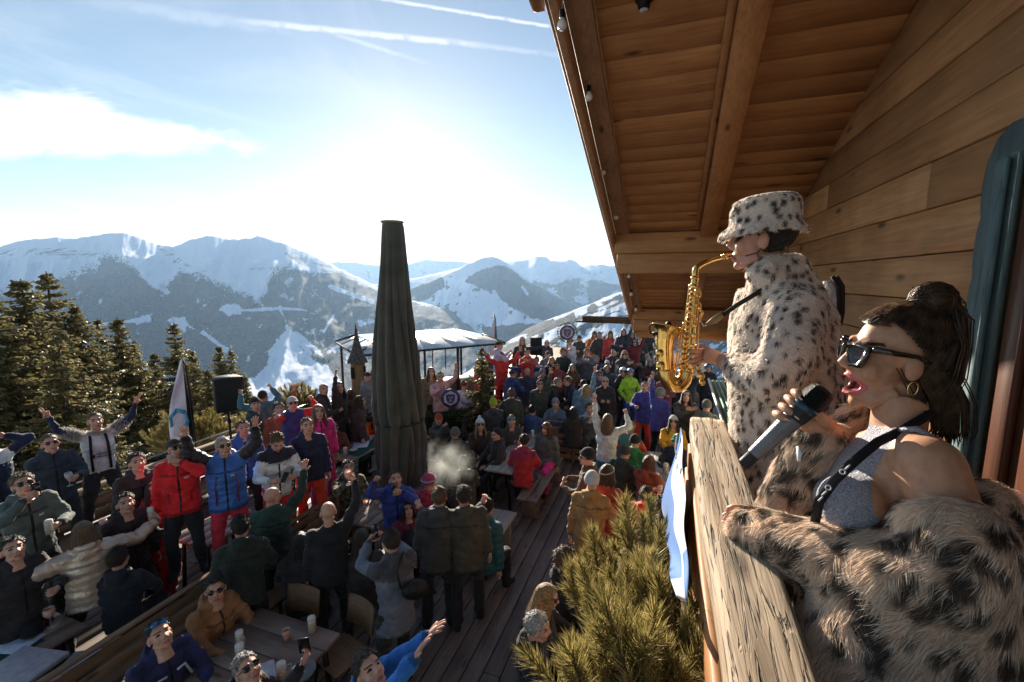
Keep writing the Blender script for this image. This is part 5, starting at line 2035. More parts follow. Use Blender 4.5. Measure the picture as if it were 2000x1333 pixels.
 Qg = [[2 * k, 2 * k + 2, 2 * k + 3, 2 * k + 1] for k in range(n - 1)]
 Qg += [[2 * k + 1, 2 * k + 3, 2 * n + 2 * k + 3, 2 * n + 2 * k + 1] for k in range(n - 1)] + [[2 * n + 2 * k, 2 * n + 2 * k + 2, 2 * k + 2, 2 * k] for k in range(n - 1)]
 mb.add(np.concatenate([P, Pi]), Qg)
 mb.tube([(0.104 * math.sin(a), -0.012 + 0.122 * math.cos(a), 0) for a in np.linspace(1.0, 2 * math.pi - 1.0, 16)], 0.012, 6, cap=False, ell=0.3)
 W['goggles'] = [mb.mesh('ski_goggles', smooth=True)]
 for k in W:
  if len(W[k][0].materials) == 0:
   W[k][0].materials.append(None)
 return W
WEAR = make_wear()
M_SHADES = mat('dark_lens', (0.012, 0.010, 0.010), 0.12, spec=0.6, coat=0.5)
M_LIP = mat('lip', (0.42, 0.13, 0.11), 0.45)
M_EYE = mat('eye_and_brow', (0.03, 0.02, 0.016), 0.5)
M_SHOE = mat('boot_black', (0.018, 0.017, 0.017), 0.5, bump=0.1)
def person(hx, hy, lvl, face, jk, tr, hair, hs, label, arms=('down', 'down'), pose='stand', hat=None, hatc=None, gl=None, kind='jacket', h=1.75, lean=0.0, side=0.0, twist=0.0,
   nod=0.0, look=None, skin='fair', sleeve=None, fab=None, hood=True, hem=0.10, stance=0.05, stride=0.02, bend=0.0, fat=1.0, group=None, vox=None, yoke=None, roll=0.0, shoe=None, glove=None, gog=None, at3=None, tabz=None):
 JOBS.append(dict(locals()))
 return len(JOBS) - 1
def build_people():
 # head templates at two resolutions
 (hf, hfq), (hn, hnq), (wf, wfq), (wn, wnq) = remesh_batch([(head_mb(), 0.0085, 2), (head_mb(), 0.0125, 1), (head_mb(0, True), 0.0085, 2), (head_mb(0, True), 0.0125, 1)])
 heads = {('n', 0): (sculpt_head(hf), hfq), ('f', 0): (sculpt_head(hn), hnq), ('n', 1): (sculpt_head(wf), wfq), ('f', 1): (sculpt_head(wn), wnq)}
 prep, batch = [], []
 for sp in JOBS:
  s = sp['h'] / 1.75
  J = skeleton(sp)
  if sp['at3'] is not None:
   hw = np.asarray(sp['at3'], float)
  else:
   hw = onz(sp['hx'], sp['hy'], TERR + sp['lvl'] + J['head'][2])
  to_c = CAMPOS[:2] - hw[:2]
  yaw = math.atan2(to_c[1], to_c[0]) + R(sp['face']) - math.pi / 2
  Rz = rotz(yaw)
  off = Rz @ J['head']
  loc = np.array([hw[0] - off[0], hw[1] - off[1], hw[2] - off[2]])
  depth = (hw - CAMPOS) @ c_f
  near = depth < 7.5
  vox = sp['vox'] or (0.019 if depth < 4.6 else 0.022 if near else 0.028 if depth < 12 else 0.036)
  m, seg = body_mb(sp, J)
  batch.append((m, vox * s, 3 if near else 2))
  prep.append((sp, J, hw, Rz, loc, near, seg, s))
 res = remesh_batch(batch)
 out = []
 for (sp, J, hw, Rz, loc, near, seg, s), (V, Q) in zip(prep, res):
  N = vert_normals(V, Q)
  k, t, L = seg_query(V, seg)
  cats = np.array([q[4] for q in seg])
  cv = cats[k]
  amp = 0.007 if sp['kind'] in ('jacket', 'shirt') else 0.005
  isj = np.isin(cv, ['torso', 'sleeve', 'fore']) if sp['kind'] != 'tee' else cv == 'torso'
  nz = fbm(V[:, 2] * 26 + V[:, 0] * 5, (V[:, 0] + V[:, 1]) * 9 + 5, 3, int(abs(sp['hx'])) % 97) - 0.5
  nl = fbm(V[:, 2] * 14, (V[:, 0] - V[:, 1]) * 12, 3, int(abs(sp['hy'])) % 89) - 0.5
  disp = np.where(isj, nz * amp * 6.0, 0) + np.where(cv == 'leg', nl * 0.034, 0)
  if sp['kind'] == 'puffer':
   along = np.where(cv == 'torso', V[:, 2], t * L)
   ph = np.abs(np.sin(along * math.pi / (0.085 * s) + nz))
   disp = disp + np.where(isj, (ph ** 0.6 - 0.7) * 0.014, 0)
  V = V + N * disp[:, None]
  C = V[Q].mean(1)
  k, t, L = seg_query(C, seg)
  cf = cats[k]
  slots = [cloth(sp['jk'], sp['fab'] or sp['kind'])]
  fm = np.zeros(len(Q), int)
  def slot(mm):
   if mm not in slots:
    slots.append(mm)
   return slots.index(mm)
  sk = slot(skin_mat(sp['skin']))
  fm[np.isin(cf, ['hand', 'neck'])] = sk
  if sp['kind'] == 'tee':
   fm[cf == 'fore'] = sk
   fm[(cf == 'sleeve') & (t > 0.6)] = sk
  elif sp['sleeve'] is not None:
   fm[np.isin(cf, ['sleeve', 'fore'])] = slot(cloth(sp['sleeve'], sp['fab'] or sp['kind']))
  if sp['yoke'] is not None:
   z0 = J['chest'][2]
   fm[(cf == 'torso') & (C[:, 2] > z0 + 0.02)] = slot(cloth(sp['yoke'], sp['kind']))
  if sp['kind'] in ('jacket', 'puffer') and near:
   front = (cf == 'torso') & ((C - J['chest']) @ J['fy'] > 0.05) & (np.abs((C - J['chest']) @ J['rx']) < 0.011)
   fm[front] = slot(MATS.get('zip_dark') or mat('zip_dark', (0.015, 0.014, 0.016), 0.4))
   dz = (C - J['chest']) @ J['up']
   seam = slot(cloth(tuple(c * 0.5 for c in sp['jk']), 'jacket'))
   fm[(cf == 'torso') & (np.abs(dz - 0.035) < 0.011)] = seam
   fm[(cf == 'torso') & (C[:, 2] < J['pel'][2] - sp['hem'] * s + 0.03)] = seam
   lx = (C - J['chest']) @ J['rx']
   fr_ = (C - J['chest']) @ J['fy'] > 0.04
   fm[(cf == 'torso') & fr_ & (np.abs(np.abs(lx) - 0.115) < 0.012) & (dz < -0.2) & (dz > -0.33)] = seam
   if int(abs(sp['hx'])) % 2:
    fm[(cf == 'torso') & fr_ & (np.abs(lx + 0.085) < 0.022) & (np.abs(dz + 0.01) < 0.013)] = slot(mat('badge_pale', (0.5, 0.5, 0.52), 0.6))
   fm[(cf == 'fore') & (t > 0.9)] = slot(cloth(tuple(c * 0.45 for c in sp['sleeve'] or sp['jk']), 'jacket'))
  fm[cf == 'leg'] = slot(cloth(sp['tr'], 'jacket'))
  lowt = (cf == 'torso') & (C[:, 2] < J['pel'][2] - sp['hem'] * s - 0.015)
  fm[lowt] = slot(cloth(sp['tr'], 'jacket'))
  fm[cf == 'shoe'] = slot(cloth(sp['shoe'], 'jacket') if sp['shoe'] else M_SHOE)
  # head
  fem = 1 if sp['hs'] in ('long', 'bob', 'vlong', 'pony') else 0
  hV, hQ = heads[('n' if near else 'f', fem)]
  if sp['look'] is not None:
   tgt = np.asarray(sp['look'], float)
   dW = tgt - hw
   dl = Rz.T @ dW
   dl /= np.linalg.norm(dl)
   # a neck turns only so far
   az = math.atan2(dl[0], dl[1])
   az = max(-1.1, min(1.1, az))
   el = max(-0.5, min(0.75, math.asin(dl[2])))
   fwd = np.array([math.sin(az) * math.cos(el), math.cos(az) * math.cos(el), math.sin(el)])
  else:
   tw = sp['twist']
   fwd = np.array([-math.sin(tw), math.cos(tw), -math.sin(sp['nod']) - sp['lean'] * 0.4])
  Hf = frame(fwd)
  Hf = Hf @ roty(sp['roll'])
  hs_ = s * 1.04
  hv = (hV * hs_) @ Hf.T + J['head']
  hc = head_cats(hV, hQ)
  hm = np.array([sk, slot(M_LIP), slot(M_EYE), sk])[hc]
  parts = [(V, Q, fm), (hv, hQ, hm)]
  # hands
  for n, sg in (('R', 1), ('L', -1)):
   wr, el = J['wri' + n], J['elb' + n]
   HV, hq, ht, _ = HANDS[J['hand' + n]]
   d = wr - el
   d /= np.linalg.norm(d)
   raised = d[2] > 0.3
   back = np.array([0, -1.0, 0.15]) if raised else (J['rx'] * sg * 0.75 + J['up'] * 0.7)
   if J['hand' + n] == 'hold':
    d = d * 0.5 + np.array([-0.55 * sg, 0.25, 0.1])
    d /= np.linalg.norm(d)
    back = np.array([0.25 * sg, 0.9, 0.25])
   if J['hand' + n] == 'relaxed' and abs(d[2]) > .7:
    back = J['rx'] * sg
   z = back - d * (back @ d)
   z /= np.linalg.norm(z)
   x = np.cross(d, z)
   if sg < 0:
    x = -x
   # thumb points towards the head side
   M = np.stack([x, d, z], 1)
   if np.linalg.det(M) < 0:
    HVv = HV * [1, 1, 1]
    flip = True
   else:
    flip = False
   thumb_dir = M[:, 0]
   want = (J['head'] - wr) if raised else J['fy'] + J['up'] * .6
   P = (HV * s * 1.05) @ M.T + wr - d * 0.012
   fq, ft = (hq[:, ::-1], ht[:, ::-1]) if flip else (hq, ht)
   mi = slot(cloth(sp['glove'], 'jacket')) if sp['glove'] else sk
   parts.append((P, np.concatenate([fq, np.concatenate([ft, ft[:, -1:]], 1)]), np.full(len(fq) + len(ft), mi)))
  AV = np.concatenate([p[0] for p in parts])
  o, AQ, AM = 0, [], []
  for p in parts:
   AQ.append(p[1] + o)
   AM.append(p[2])
   o += len(p[0])
  AQ, AM = np.concatenate(AQ), np.concatenate(AM)
  tri = AQ[:, 2] == AQ[:, 3]
  me = np_mesh('body', AV, [AQ[~tri], AQ[tri][:, :3]], slots, np.concatenate([AM[~tri], AM[tri]]), smooth=True)
  ob = link('person', me)
  ob.location = loc
  ob.rotation_euler = (0, 0, math.atan2(Rz[1, 0], Rz[0, 0]))
  tag(ob, sp['label'], 'person', sp['group'])
  # hair and things worn on the head
  HM = np.eye(4)
  HM[:3, :3] = Hf * hs_
  HM[:3, 3] = J['head']
  HM = Matrix(HM.tolist())
  def wear(kind, nm, mm, z=0.0, dy=0.0):
   w = link(nm, WEAR[kind][0], ob, mats=[mm])
   w.matrix_local = HM @ Matrix.Translation((0, dy, z))
   return w
  if sp['hs'] in WEAR and not (sp['hat'] in ('beanie', 'bobble', 'cap', 'helmet') and sp['hs'] in ('short', 'crop', 'curly')):
   wear(sp['hs'], 'hair', hair_mat(sp['hair']))
  if sp['hat']:
   hc_ = sp['hatc'] or (0.05, 0.05, 0.06)
   wear(sp['hat'], {'beanie': 'beanie', 'bobble': 'bobble_hat', 'cap': 'cap', 'helmet': 'ski_helmet', 'headband': 'headband'}[sp['hat']],
     cloth(hc_, 'puffer') if sp['hat'] == 'helmet' else mat('knit_%02d%02d%02d' % tuple(int(c * 99) for c in hc_), hc_, 0.85, bump=0.2, bscale=150, sheen=0.2))
  if sp['gl']:
   wear('shades', 'sunglasses', M_SHADES if sp['gl'] is True else mat('lens_%s' % str(sp['gl']), sp['gl'], 0.12, spec=0.6, coat=0.5), z=0.0 if sp['gl'] is True or len(sp['gl']) < 4 else 0.085)
  if sp['gog']:
   wear('goggles', 'ski_goggles', mat('goggle_%s' % str(sp['gog']), sp['gog'], 0.1, spec=0.7, coat=0.6), z=0.068 if sp['hat'] == 'helmet' else 0.058)
  sp['ob'], sp['J'], sp['Rz'], sp['loc'], sp['s'] = ob, J, Rz, loc, s
  sp['headM'] = HM
  out.append(ob)
 return out
def wpos(sp, key, off=(0, 0, 0)):
 """world position of a joint"""
 return sp['Rz'] @ (sp['J'][key] + np.asarray(off, float)) + sp['loc']
def hand_pos(sp, side):
 w, e = sp['J']['wri' + side], sp['J']['elb' + side]
 d = w - e
 d = d / np.linalg.norm(d)
 sg = 1 if side == 'R' else -1
 if sp['J']['hand' + side] == 'hold':
  d = d * 0.5 + np.array([-0.55 * sg, 0.25, 0.1])
  d /= np.linalg.norm(d)
  back = np.array([0.25 * sg, 0.9, 0.25])
  z = back - d * (back @ d)
  z /= np.linalg.norm(z)
  p = w + d * 0.085 - z * 0.04
 else:
  p = w + d * 0.085
 return sp['Rz'] @ p + sp['loc']
# ================================================================== the crowd, placed by the pixel of each head on its floor level
LK = (0.35, 1.6, 1.45)
BK, CH, NV = (0.012, 0.012, 0.014), (0.035, 0.035, 0.038), (0.012, 0.018, 0.05)
OLV, GRY, TAN, RED = (0.035, 0.035, 0.022), (0.10, 0.105, 0.11), (0.26, 0.13, 0.055), (0.42, 0.012, 0.012)
WHT, BLU, TEAL, PUR = (0.68, 0.69, 0.72), (0.02, 0.085, 0.30), (0.02, 0.10, 0.12), (0.045, 0.05, 0.22)
LIM, ORG, YEL, PNK = (0.30, 0.55, 0.03), (0.72, 0.14, 0.015), (0.55, 0.27, 0.02), (0.55, 0.03, 0.20)
BRN, LAV, GRN, CRM = (0.075, 0.04, 0.022), (0.45, 0.43, 0.6), (0.03, 0.14, 0.055), (0.52, 0.46, 0.38)
C = {}
# ---- left foreground
C['phone'] = person(45, 948, .45, 12, (0.075, 0.095, 0.085), BK, 'dblond', 'short', 'person in grey-green hooded jacket filming with a phone before their sunglasses', ('face', 'hold'), gl=True, look=LK, kind='jacket')
C['navy'] = person(98, 868, .45, 10, (0.022, 0.028, 0.042), BK, 'dblond', 'crop', 'person in dark navy jacket with red tinted sunglasses holding an empty wine glass', ('down', 'hold'), gl=(0.12, 0.01, 0.02), look=LK, fat=1.05)
person(-22, 868, .45, 20, NV, BK, 'dark', 'short', 'person at the left edge in navy and white jacket with one arm bent overhead', ('down', 'head'), yoke=WHT, look=LK)
C['susp'] = person(186, 824, .6, 6, (0.62, 0.62, 0.72), (0.022, 0.018, 0.02), 'dblond', 'crop', 'person in white printed shirt and black braces with both arms thrown up', ('peace', 'peace'), kind='shirt', sleeve=NV, look=LK, stance=0.14, bend=0.6, hood=False, hem=0.02)
C['redj'] = person(345, 878, .55, -8, (0.55, 0.012, 0.016), BK, 'dark', 'short', 'person in bright red ski jacket and black trousers lifting a glass to their face', ('down', 'face'), look=LK, hat='cap', hatc=BK, gl=True, fat=1.06)
C['vest'] = person(437, 874, .5, -4, (0.03, 0.11, 0.36), (0.40, 0.02, 0.04), 'white', 'crop', 'person in blue quilted vest and red trousers waving both raised arms', ('wave', 'wave'), kind='puffer', sleeve=(0.012, 0.013, 0.018), gl=True, look=LK, fat=1.08, stance=0.07)
C['redside'] = person(302, 962, 0, 62, (0.42, 0.012, 0.014), (0.32, 0.01, 0.016), 'brown', 'long', 'person with long brown hair in red jacket holding an orange drink', ('hold', 'hold'), sleeve=(0.02, 0.018, 0.02), look=LK, h=1.7)
C['dk'] = person(245, 985, 0, 25, (0.025, 0.02, 0.024), BK, 'brown', 'short', 'short-haired person in black jacket standing behind the silver jacket', ('down', 'down'), look=LK)
C['silver'] = person(163, 1042, 0, 188, (0.48, 0.38, 0.30), BK, 'dblond', 'bob', 'person seen from behind in shiny champagne puffer jacket with arms spread wide', (((0.50, 0.12, 0.06), (0.2, -0.3, -1), 'hold'), ((0.44, 0.06, 0.16), (0.3, -0.2, -1), 'open')), kind='puffer', fab='shine', stance=0.22, bend=0.8, stride=0.05, fat=1.03, h=1.72)
C['bald1'] = person(532, 972, 0, 168, (0.015, 0.028, 0.022), BK, 'bald', 'none', 'bald person from behind in dark green-shouldered jacket with right hand raised', (((0.16, 0.30, 0.40), (0.8, 0, -0.4), 'open'), 'down'), yoke=(0.02, 0.05, 0.035), lean=0.1, fat=1.1, look=(-4.5, 9, -1.4))
C['bald2'] = person(641, 1002, 0, 182, (0.012, 0.012, 0.013), BK, 'bald', 'none', 'bald person from behind in plain black jacket toasting with a raised spritz', (((0.16, 0.22, 0.44), (0.8, 0.2, 0), 'hold'), 'down'), fat=1.1, hood=False)
C['tan'] = person(421, 1152, 0, 30, TAN, BK, 'dark', 'short', 'person in tan padded jacket and sunglasses seated with a beer mug', ('tablehold', 'table'), pose='sit', gl=True, kind='jacket', look=(-2.4, 1.6, -1.0), fat=1.18, lean=0.15)
C['stripe'] = person(312, 1243, 0, 24, (0.018, 0.02, 0.07), BK, 'dark', 'crop', 'person in navy jacket with white chevrons and blue glasses pushed up on the head', ('table', 'table'), pose='sit', gl=(0.02, 0.16, 0.42, 1), look=LK, fat=1.08)
C['upface'] = person(484, 1310, 0, 80, (0.02, 0.02, 0.022), BK, 'grey', 'crop', 'short-haired person at the bottom edge looking up with a phone held high', (((0.02, 0.42, 0.26), (0.7, 0, -0.6), 'hold'), 'table'), pose='sit', gl=True, look=LK)
C['bluearm'] = person(722, 1312, 0, 70, (0.02, 0.13, 0.42), BK, 'brown', 'short', 'brown-haired person at the bottom edge in bright blue top clapping overhead', (((-0.10, 0.36, 0.38), (0.7, 0, -0.5), 'open'), ((-0.02, 0.42, 0.36), (0.7, 0, -0.5), 'open')), look=LK)
C['greyc'] = person(763, 1058, 0, 205, (0.11, 0.125, 0.16), BK, 'brown', 'short', 'person in grey-blue anorak filming with a black shoulder bag on the back', ('phone', 'phone'), yoke=(0.05, 0.052, 0.06), hem=0.2, lean=0.06, stride=0.06)
C['hugL'] = person(858, 972, 0, 176, (0.045, 0.045, 0.042), BK, 'dblond', 'short', 'blond person from behind in dark olive jacket, left of the hugging pair', ('hug', 'down'), hem=0.16, h=1.8, side=0.05)
C['hugR'] = person(906, 970, 0, 184, (0.055, 0.046, 0.032), BK, 'brown', 'short', 'brown-haired person from behind in olive brown jacket, right of the hugging pair', ('down', 'hug'), hem=0.16, h=1.8, side=-0.05, stride=0.07)
C['tealp'] = person(952, 992, 0, 150, (0.015, 0.075, 0.085), BK, 'dark', 'short', 'person in teal padded jacket half hidden behind the hugging pair', ('down', 'table'), kind='puffer', lean=0.2, pose='sit')
# ---- standing on the benches left of the parasol
C['star'] = person(541, 864, .42, 14, (0.70, 0.70, 0.74), (0.42, 0.02, 0.02), 'dblond', 'short', 'person in white, red and black star-print jacket looking down at a phone', ('hold', 'hold'), yoke=(0.02, 0.02, 0.03), nod=0.6, lean=0.12, hem=0.12)
C['navyst'] = person(600, 834, .45, 4, (0.014, 0.016, 0.045), (0.45, 0.03, 0.012), 'dblond', 'crop', 'person in navy jacket with white shoulder stripes and orange-red trousers', ('hold', 'down'), look=LK, fat=1.06)
person(622, 806, .45, 20, PNK, (0.45, 0.03, 0.14), 'dblond', 'long', 'person with long fair hair in pink ski suit behind the navy jacket', ('down', 'down'), look=LK)
C['cap'] = person(571, 790, .45, 0, (0.03, 0.04, 0.13), BK, 'blond', 'short', 'person in white cap and sunglasses in navy, red and white jacket', (('point'), 'fistup'), hat='cap', hatc=(0.6, 0.58, 0.55), gl=True, look=LK, sleeve=(0.45, 0.03, 0.02))
C['tealup'] = person(514, 776, .3, -150, (0.05, 0.13, 0.16), BK, 'brown', 'crop', 'person in teal jacket turned away with both hands raised to a drink', ('fistup', 'fistup'), look=(-9, 16, 0))
person(499, 792, .3, 60, (0.03, 0.05, 0.055), BK, 'dark', 'short', 'person in black beanie beside the teal jacket with raised hands', ('down', 'down'), hat='beanie', hatc=BK, look=LK)
person(545, 800, .2, 10, (0.3, 0.06, 0.03), BK, 'brown', 'short', 'person with only a face showing between teal sleeve and white cap', ('down', 'up'), look=LK)
person(633, 762, .3, 80, (0.03, 0.026, 0.026), BK, 'lblond', 'pony', 'person with blond ponytail in dark jacket before the snowy piste', ('hold', 'down'), look=LK)
person(664, 758, .3, 60, (0.03, 0.022, 0.02), BK, 'brown', 'long', 'dark-haired person with one hand up before the snowy piste', ('up', 'down'), look=LK)
person(718, 738, .3, 65, (0.16, 0.16, 0.17), BK, 'brown', 'short', 'person in dark cap and grey shirt with raised arm left of the parasol', ('down', 'up'), hat='cap', hatc=BK, look=LK)
C['brownco'] = person(686, 772, .0, 170, (0.11, 0.06, 0.03), BRN, 'auburn', 'vlong', 'person from behind in long brown coat with hair over the shoulders', ('hold', 'down'), hem=0.35)
C['profile'] = person(703, 785, .0, 95, (0.045, 0.026, 0.022), BK, 'brown', 'long', 'long-haired person in profile in dark coat holding orange bags', ('down', 'hold'), hem=0.3)
person(652, 836, 0, 12, (0.10, 0.03, 0.02), BK, 'dark', 'short', 'person in sunglasses and dark red jacket seated behind the green cloth table', ('table', 'table'), pose='sit', gl=True, look=LK)
C['camo'] = person(680, 916, 0, 10, (0.10, 0.085, 0.05), BK, 'brown', 'short', 'dark-haired person in camouflage jacket seated with hand at the chin', ('face', 'table'), pose='sit', fab='camo', look=LK)
C['bluesel'] = person(772, 938, .25, 8, (0.03, 0.05, 0.24), BK, 'brown', 'short', 'person in royal blue hoodie filming with a phone and a thumb up', ('thumb', 'face'), pose='sit', look=LK)
person(838, 944, 0, 140, (0.34, 0.03, 0.07), BK, 'pink', 'short', 'person in pink knitted hat with pale goggles seated by the parasol foot', ('table', 'table'), pose='sit', hat='beanie', hatc=(0.5, 0.07, 0.15), gog=(0.3, 0.45, 0.6), lean=0.2)
person(797, 998, 0, 20, (0.14, 0.02, 0.05), BK, 'dark', 'bob', 'small dark-haired person peeping out below the blue hoodie', ('table', 'table'), pose='sit', h=1.5, look=LK)
# ---- right of the parasol
person(857, 820, 0, 40, (0.045, 0.042, 0.04), BK, 'brown', 'short', 'person in red cap seated with hand to the mouth right of the parasol', ('face', 'table'), pose='sit', hat='cap', hatc=(0.45, 0.06, 0.02), look=(-3, 6, -1.2))
C['lav'] = person(907, 752, .0, 140, (0.45, 0.42, 0.58), (0.04, 0.03, 0.03), 'dblond', 'crop', 'person in pale lavender T-shirt turned away beside the hedge', ('down', 'down'), kind='tee', hood=False)
person(889, 850, 0, 200, (0.055, 0.055, 0.038), (0.06, 0.055, 0.04), 'grey', 'short', 'person in grey knitted hat and olive jacket hunched over the table', ('table', 'table'), pose='sit', hat='beanie', hatc=(0.16, 0.15, 0.14), lean=0.35, fat=1.15)
person(938, 832, 0, 12, (0.045, 0.028, 0.02), BK, 'blond', 'long', 'person in pointed white bobble hat, sunglasses and dark coat at table end', ('table', 'table'), pose='sit', hat='bobble', hatc=(0.62, 0.66, 0.7), gl=True, look=LK)
person(999, 824, 0, 14, (0.05, 0.045, 0.04), BK, 'blond', 'short', 'person with white headband and blue mirror goggles in dark jacket', ('table', 'table'), pose='sit', hat='headband', hatc=(0.6, 0.58, 0.52), gog=(0.05, 0.22, 0.4), look=LK)
C['redsit'] = person(1024, 862, .08, 172, (0.36, 0.018, 0.02), (0.014, 0.014, 0.022), 'brown', 'short', 'person from behind in red jacket seated alone on the bench', ('table', 'table'), pose='sit', lean=0.14, yoke=(0.25, 0.02, 0.05))
C['pinkleg'] = person(1067, 838, 0, -25, (0.075, 0.08, 0.075), (0.5, 0.02, 0.16), 'auburn', 'long', 'person with brown headband in grey jacket and pink trousers', ('down', 'down'), hat='headband', hatc=(0.25, 0.12, 0.06), look=(-4, 5, -1.4), pose='sit')
C['lime'] = person(1231, 730, 0, 35, LIM, (0.02, 0.06, 0.22), 'dark', 'short', 'person in lime green ski jacket and grey helmet with mirror goggles', ('pocket', 'pocket'), hat='helmet', hatc=(0.13, 0.14, 0.16), gog=(0.1, 0.35, 0.6), look=LK)
person(1217, 728, 0, 45, (0.02, 0.02, 0.022), BK, 'dark', 'short', 'person in white helmet and black jacket beside the lime green jacket', ('pocket', 'hold'), hat='helmet', hatc=(0.55, 0.53, 0.58), gl=True, look=LK)
C['purL'] = person(1259, 757, 0, -12, (0.045, 0.045, 0.20), (0.55, 0.04, 0.012), 'grey', 'crop', 'grey-haired person in violet jacket and orange-red trousers', ('hold', 'down'), look=LK, hem=0.16)
C['purR'] = person(1290, 770, 0, 150, (0.055, 0.06, 0.27), BK, 'dark', 'short', 'person in violet jacket and patterned helmet with one arm held up', ('down', 'up'), hat='helmet', hatc=(0.12, 0.12, 0.11), hem=0.16)
person(1272, 748, 0, 10, (0.16, 0.05, 0.05), BK, 'dblond', 'crop', 'person half hidden behind the raised violet sleeve', ('down', 'down'), look=LK)
C['whitew'] = person(1187, 822, 0, 172, (0.52, 0.53, 0.48), (0.03, 0.16, 0.26), 'dblond', 'long', 'long-haired person from behind in white top with raised bent arms', ('fistup', 'up'), kind='jacket', hood=False, hem=0.03)
person(1152, 800, 0, 10, (0.06, 0.06, 0.065), BK, 'auburn', 'short', 'person in black and white striped jacket holding up a phone', ('phone', 'phone'), look=LK, yoke=(0.4, 0.4, 0.42), pose='sit')
person(1120, 806, 0, 190, (0.02, 0.017, 0.016), BK, 'dark', 'vlong', 'person from behind with dark hair and black jacket at the low wall', ('table', 'table'), pose='sit')
person(1231, 838, 0, 165, (0.03, 0.09, 0.085), BK, 'lblond', 'curly', 'blond curly-haired person from behind in teal and orange jacket', ('table', 'table'), pose='sit', sleeve=(0.6, 0.06, 0.02))
person(1241, 864, 0, 150, (0.03, 0.16, 0.05), BK, 'dark', 'short', 'person in black hat and green hooded jacket at the long table', ('table', 'table'), pose='sit', hat='beanie', hatc=BK)
person(1221, 886, 0, 150, (0.025, 0.035, 0.03), BK, 'dark', 'short', 'person in dark knitted hat leaning at the long table corner', ('table', 'table'), pose='sit', hat='beanie', hatc=(0.05, 0.055, 0.06), lean=0.2)
person(1315, 826, 0, 8, YEL, BK, 'dark', 'long', 'person in white knitted hat and yellow jacket at the long table', ('tablehold', 'table'), pose='sit', hat='beanie', hatc=(0.6, 0.6, 0.6), gl=True, look=LK)
person(1322, 862, 0, -20, (0.02, 0.02, 0.03), BK, 'grey', 'crop', 'person in green and white peaked cap at the long table', ('table', 'table'), pose='sit', hat='cap', hatc=(0.03, 0.22, 0.10), gl=True, look=(-1.5, 5, -1.2))
person(1146, 895, 0, -95, (0.10, 0.055, 0.03), BK, 'dark', 'short', 'person in black knitted hat and sunglasses facing left with a drink', ('hold', 'hold'), hat='beanie', hatc=BK, gl=True)
C['ochre'] = person(1156, 942, 0, 172, (0.30, 0.15, 0.05), BRN, 'brown', 'short', 'person from behind in white knitted hat and ochre jacket', ('hold', 'down'), hat='beanie', hatc=(0.62, 0.6, 0.6), hem=0.2, fat=1.08, lean=0.08)
person(1186, 926, 0, 150, (0.30, 0.05, 0.03), BK, 'brown', 'bob', 'person in red and white headscarf right of the ochre jacket', ('hold', 'down'), hat='headband', hatc=(0.55, 0.45, 0.42))
person(1296, 992, 0, 178, (0.022, 0.02, 0.02), (0.6, 0.03, 0.012), 'dblond', 'curly', 'curly-haired person from behind with bright red ski trousers', ('table', 'table'), hood=True, lean=0.1, yoke=(0.05, 0.04, 0.04))
person(1333, 970, 0, 165, (0.03, 0.03, 0.03), RED, 'bald', 'none', 'person with shaved head stooping at the long table', ('table', 'table'), lean=0.45, sleeve=(0.5, 0.04, 0.03))
person(1262, 968, 0, 160, (0.6, 0.08, 0.03), BK, 'brown', 'short', 'person in orange jacket behind the dwarf pine holding a phone up', ('phone', 'down'), pose='sit')
# ---- below the dwarf pine
person(1106, 1096, 0, 96, (0.02, 0.018, 0.018), BK, 'dblond', 'curly', 'person with wavy fair-brown hair in black jacket beside the dwarf pine', ('table', 'table'), pose='sit')
person(1068, 1168, 0, 92, (0.022, 0.02, 0.022), BK, 'blond', 'long', 'person with long straight blond hair and sunglasses below the pine', ('table', 'table'), pose='sit', gl=True, nod=0.2)
C['greyh'] = person(1050, 1226, 0, 84, (0.016, 0.016, 0.018), BK, 'white', 'short', 'grey-haired person in black jacket holding an orange straw', ('table', ((-0.02, 0.34, -0.22), (0.6, -0.2, -0.8), 'fist')), pose='sit', nod=0.1, skin='pink')
# ---- middle of the terrace towards the hedge
person(980, 698, .4, 0, (0.5, 0.03, 0.025), RED, 'dblond', 'short', 'person in scarlet jacket with both arms up by the pavilion', ('upwide', 'upwide'), look=LK)
person(1031, 708, .1, 0, (0.03, 0.045, 0.14), BK, 'dblond', 'short', 'person in green cap and navy blue jacket with arms spread', ('wide', 'wide'), hat='cap', hatc=(0.05, 0.14, 0.06), look=LK, kind='jacket')
person(1030, 727, .0, 175, (0.05, 0.045, 0.075), (0.09, 0.035, 0.03), 'bald', 'none', 'balding person from behind in slate jacket below the navy spread arms', ('hold', 'down'), hem=0.25)
person(1001, 732, .0, 140, (0.03, 0.05, 0.16), (0.22, 0.26, 0.02), 'dark', 'short', 'person in navy cap with backpack and yellow-green trousers', ('hold', 'down'), hat='cap', hatc=(0.03, 0.04, 0.1))
person(999, 770, .0, 178, (0.035, 0.04, 0.035), (0.32, 0.36, 0.03), 'dblond', 'short', 'person from behind in dark olive jacket and mustard trousers', ('down', 'hold'), hem=0.15)
person(963, 790, 0, 200, (0.035, 0.035, 0.045), BK, 'brown', 'short', 'person from behind in lime hat and charcoal jacket', ('table', 'hold'), hat='beanie', hatc=(0.35, 0.5, 0.03), pose='stand', h=1.6)
person(1090, 748, .0, 80, (0.03, 0.025, 0.025), BK, 'grey', 'crop', 'grey-haired person in dark jacket leaning left over the low wall', ('table', 'table'), lean=0.25)
person(1108, 746, .0, -70, (0.022, 0.022, 0.03), BK, 'dblond', 'short', 'person in black jacket bending towards the leaning grey-haired one', ('table', 'table'), lean=0.2)
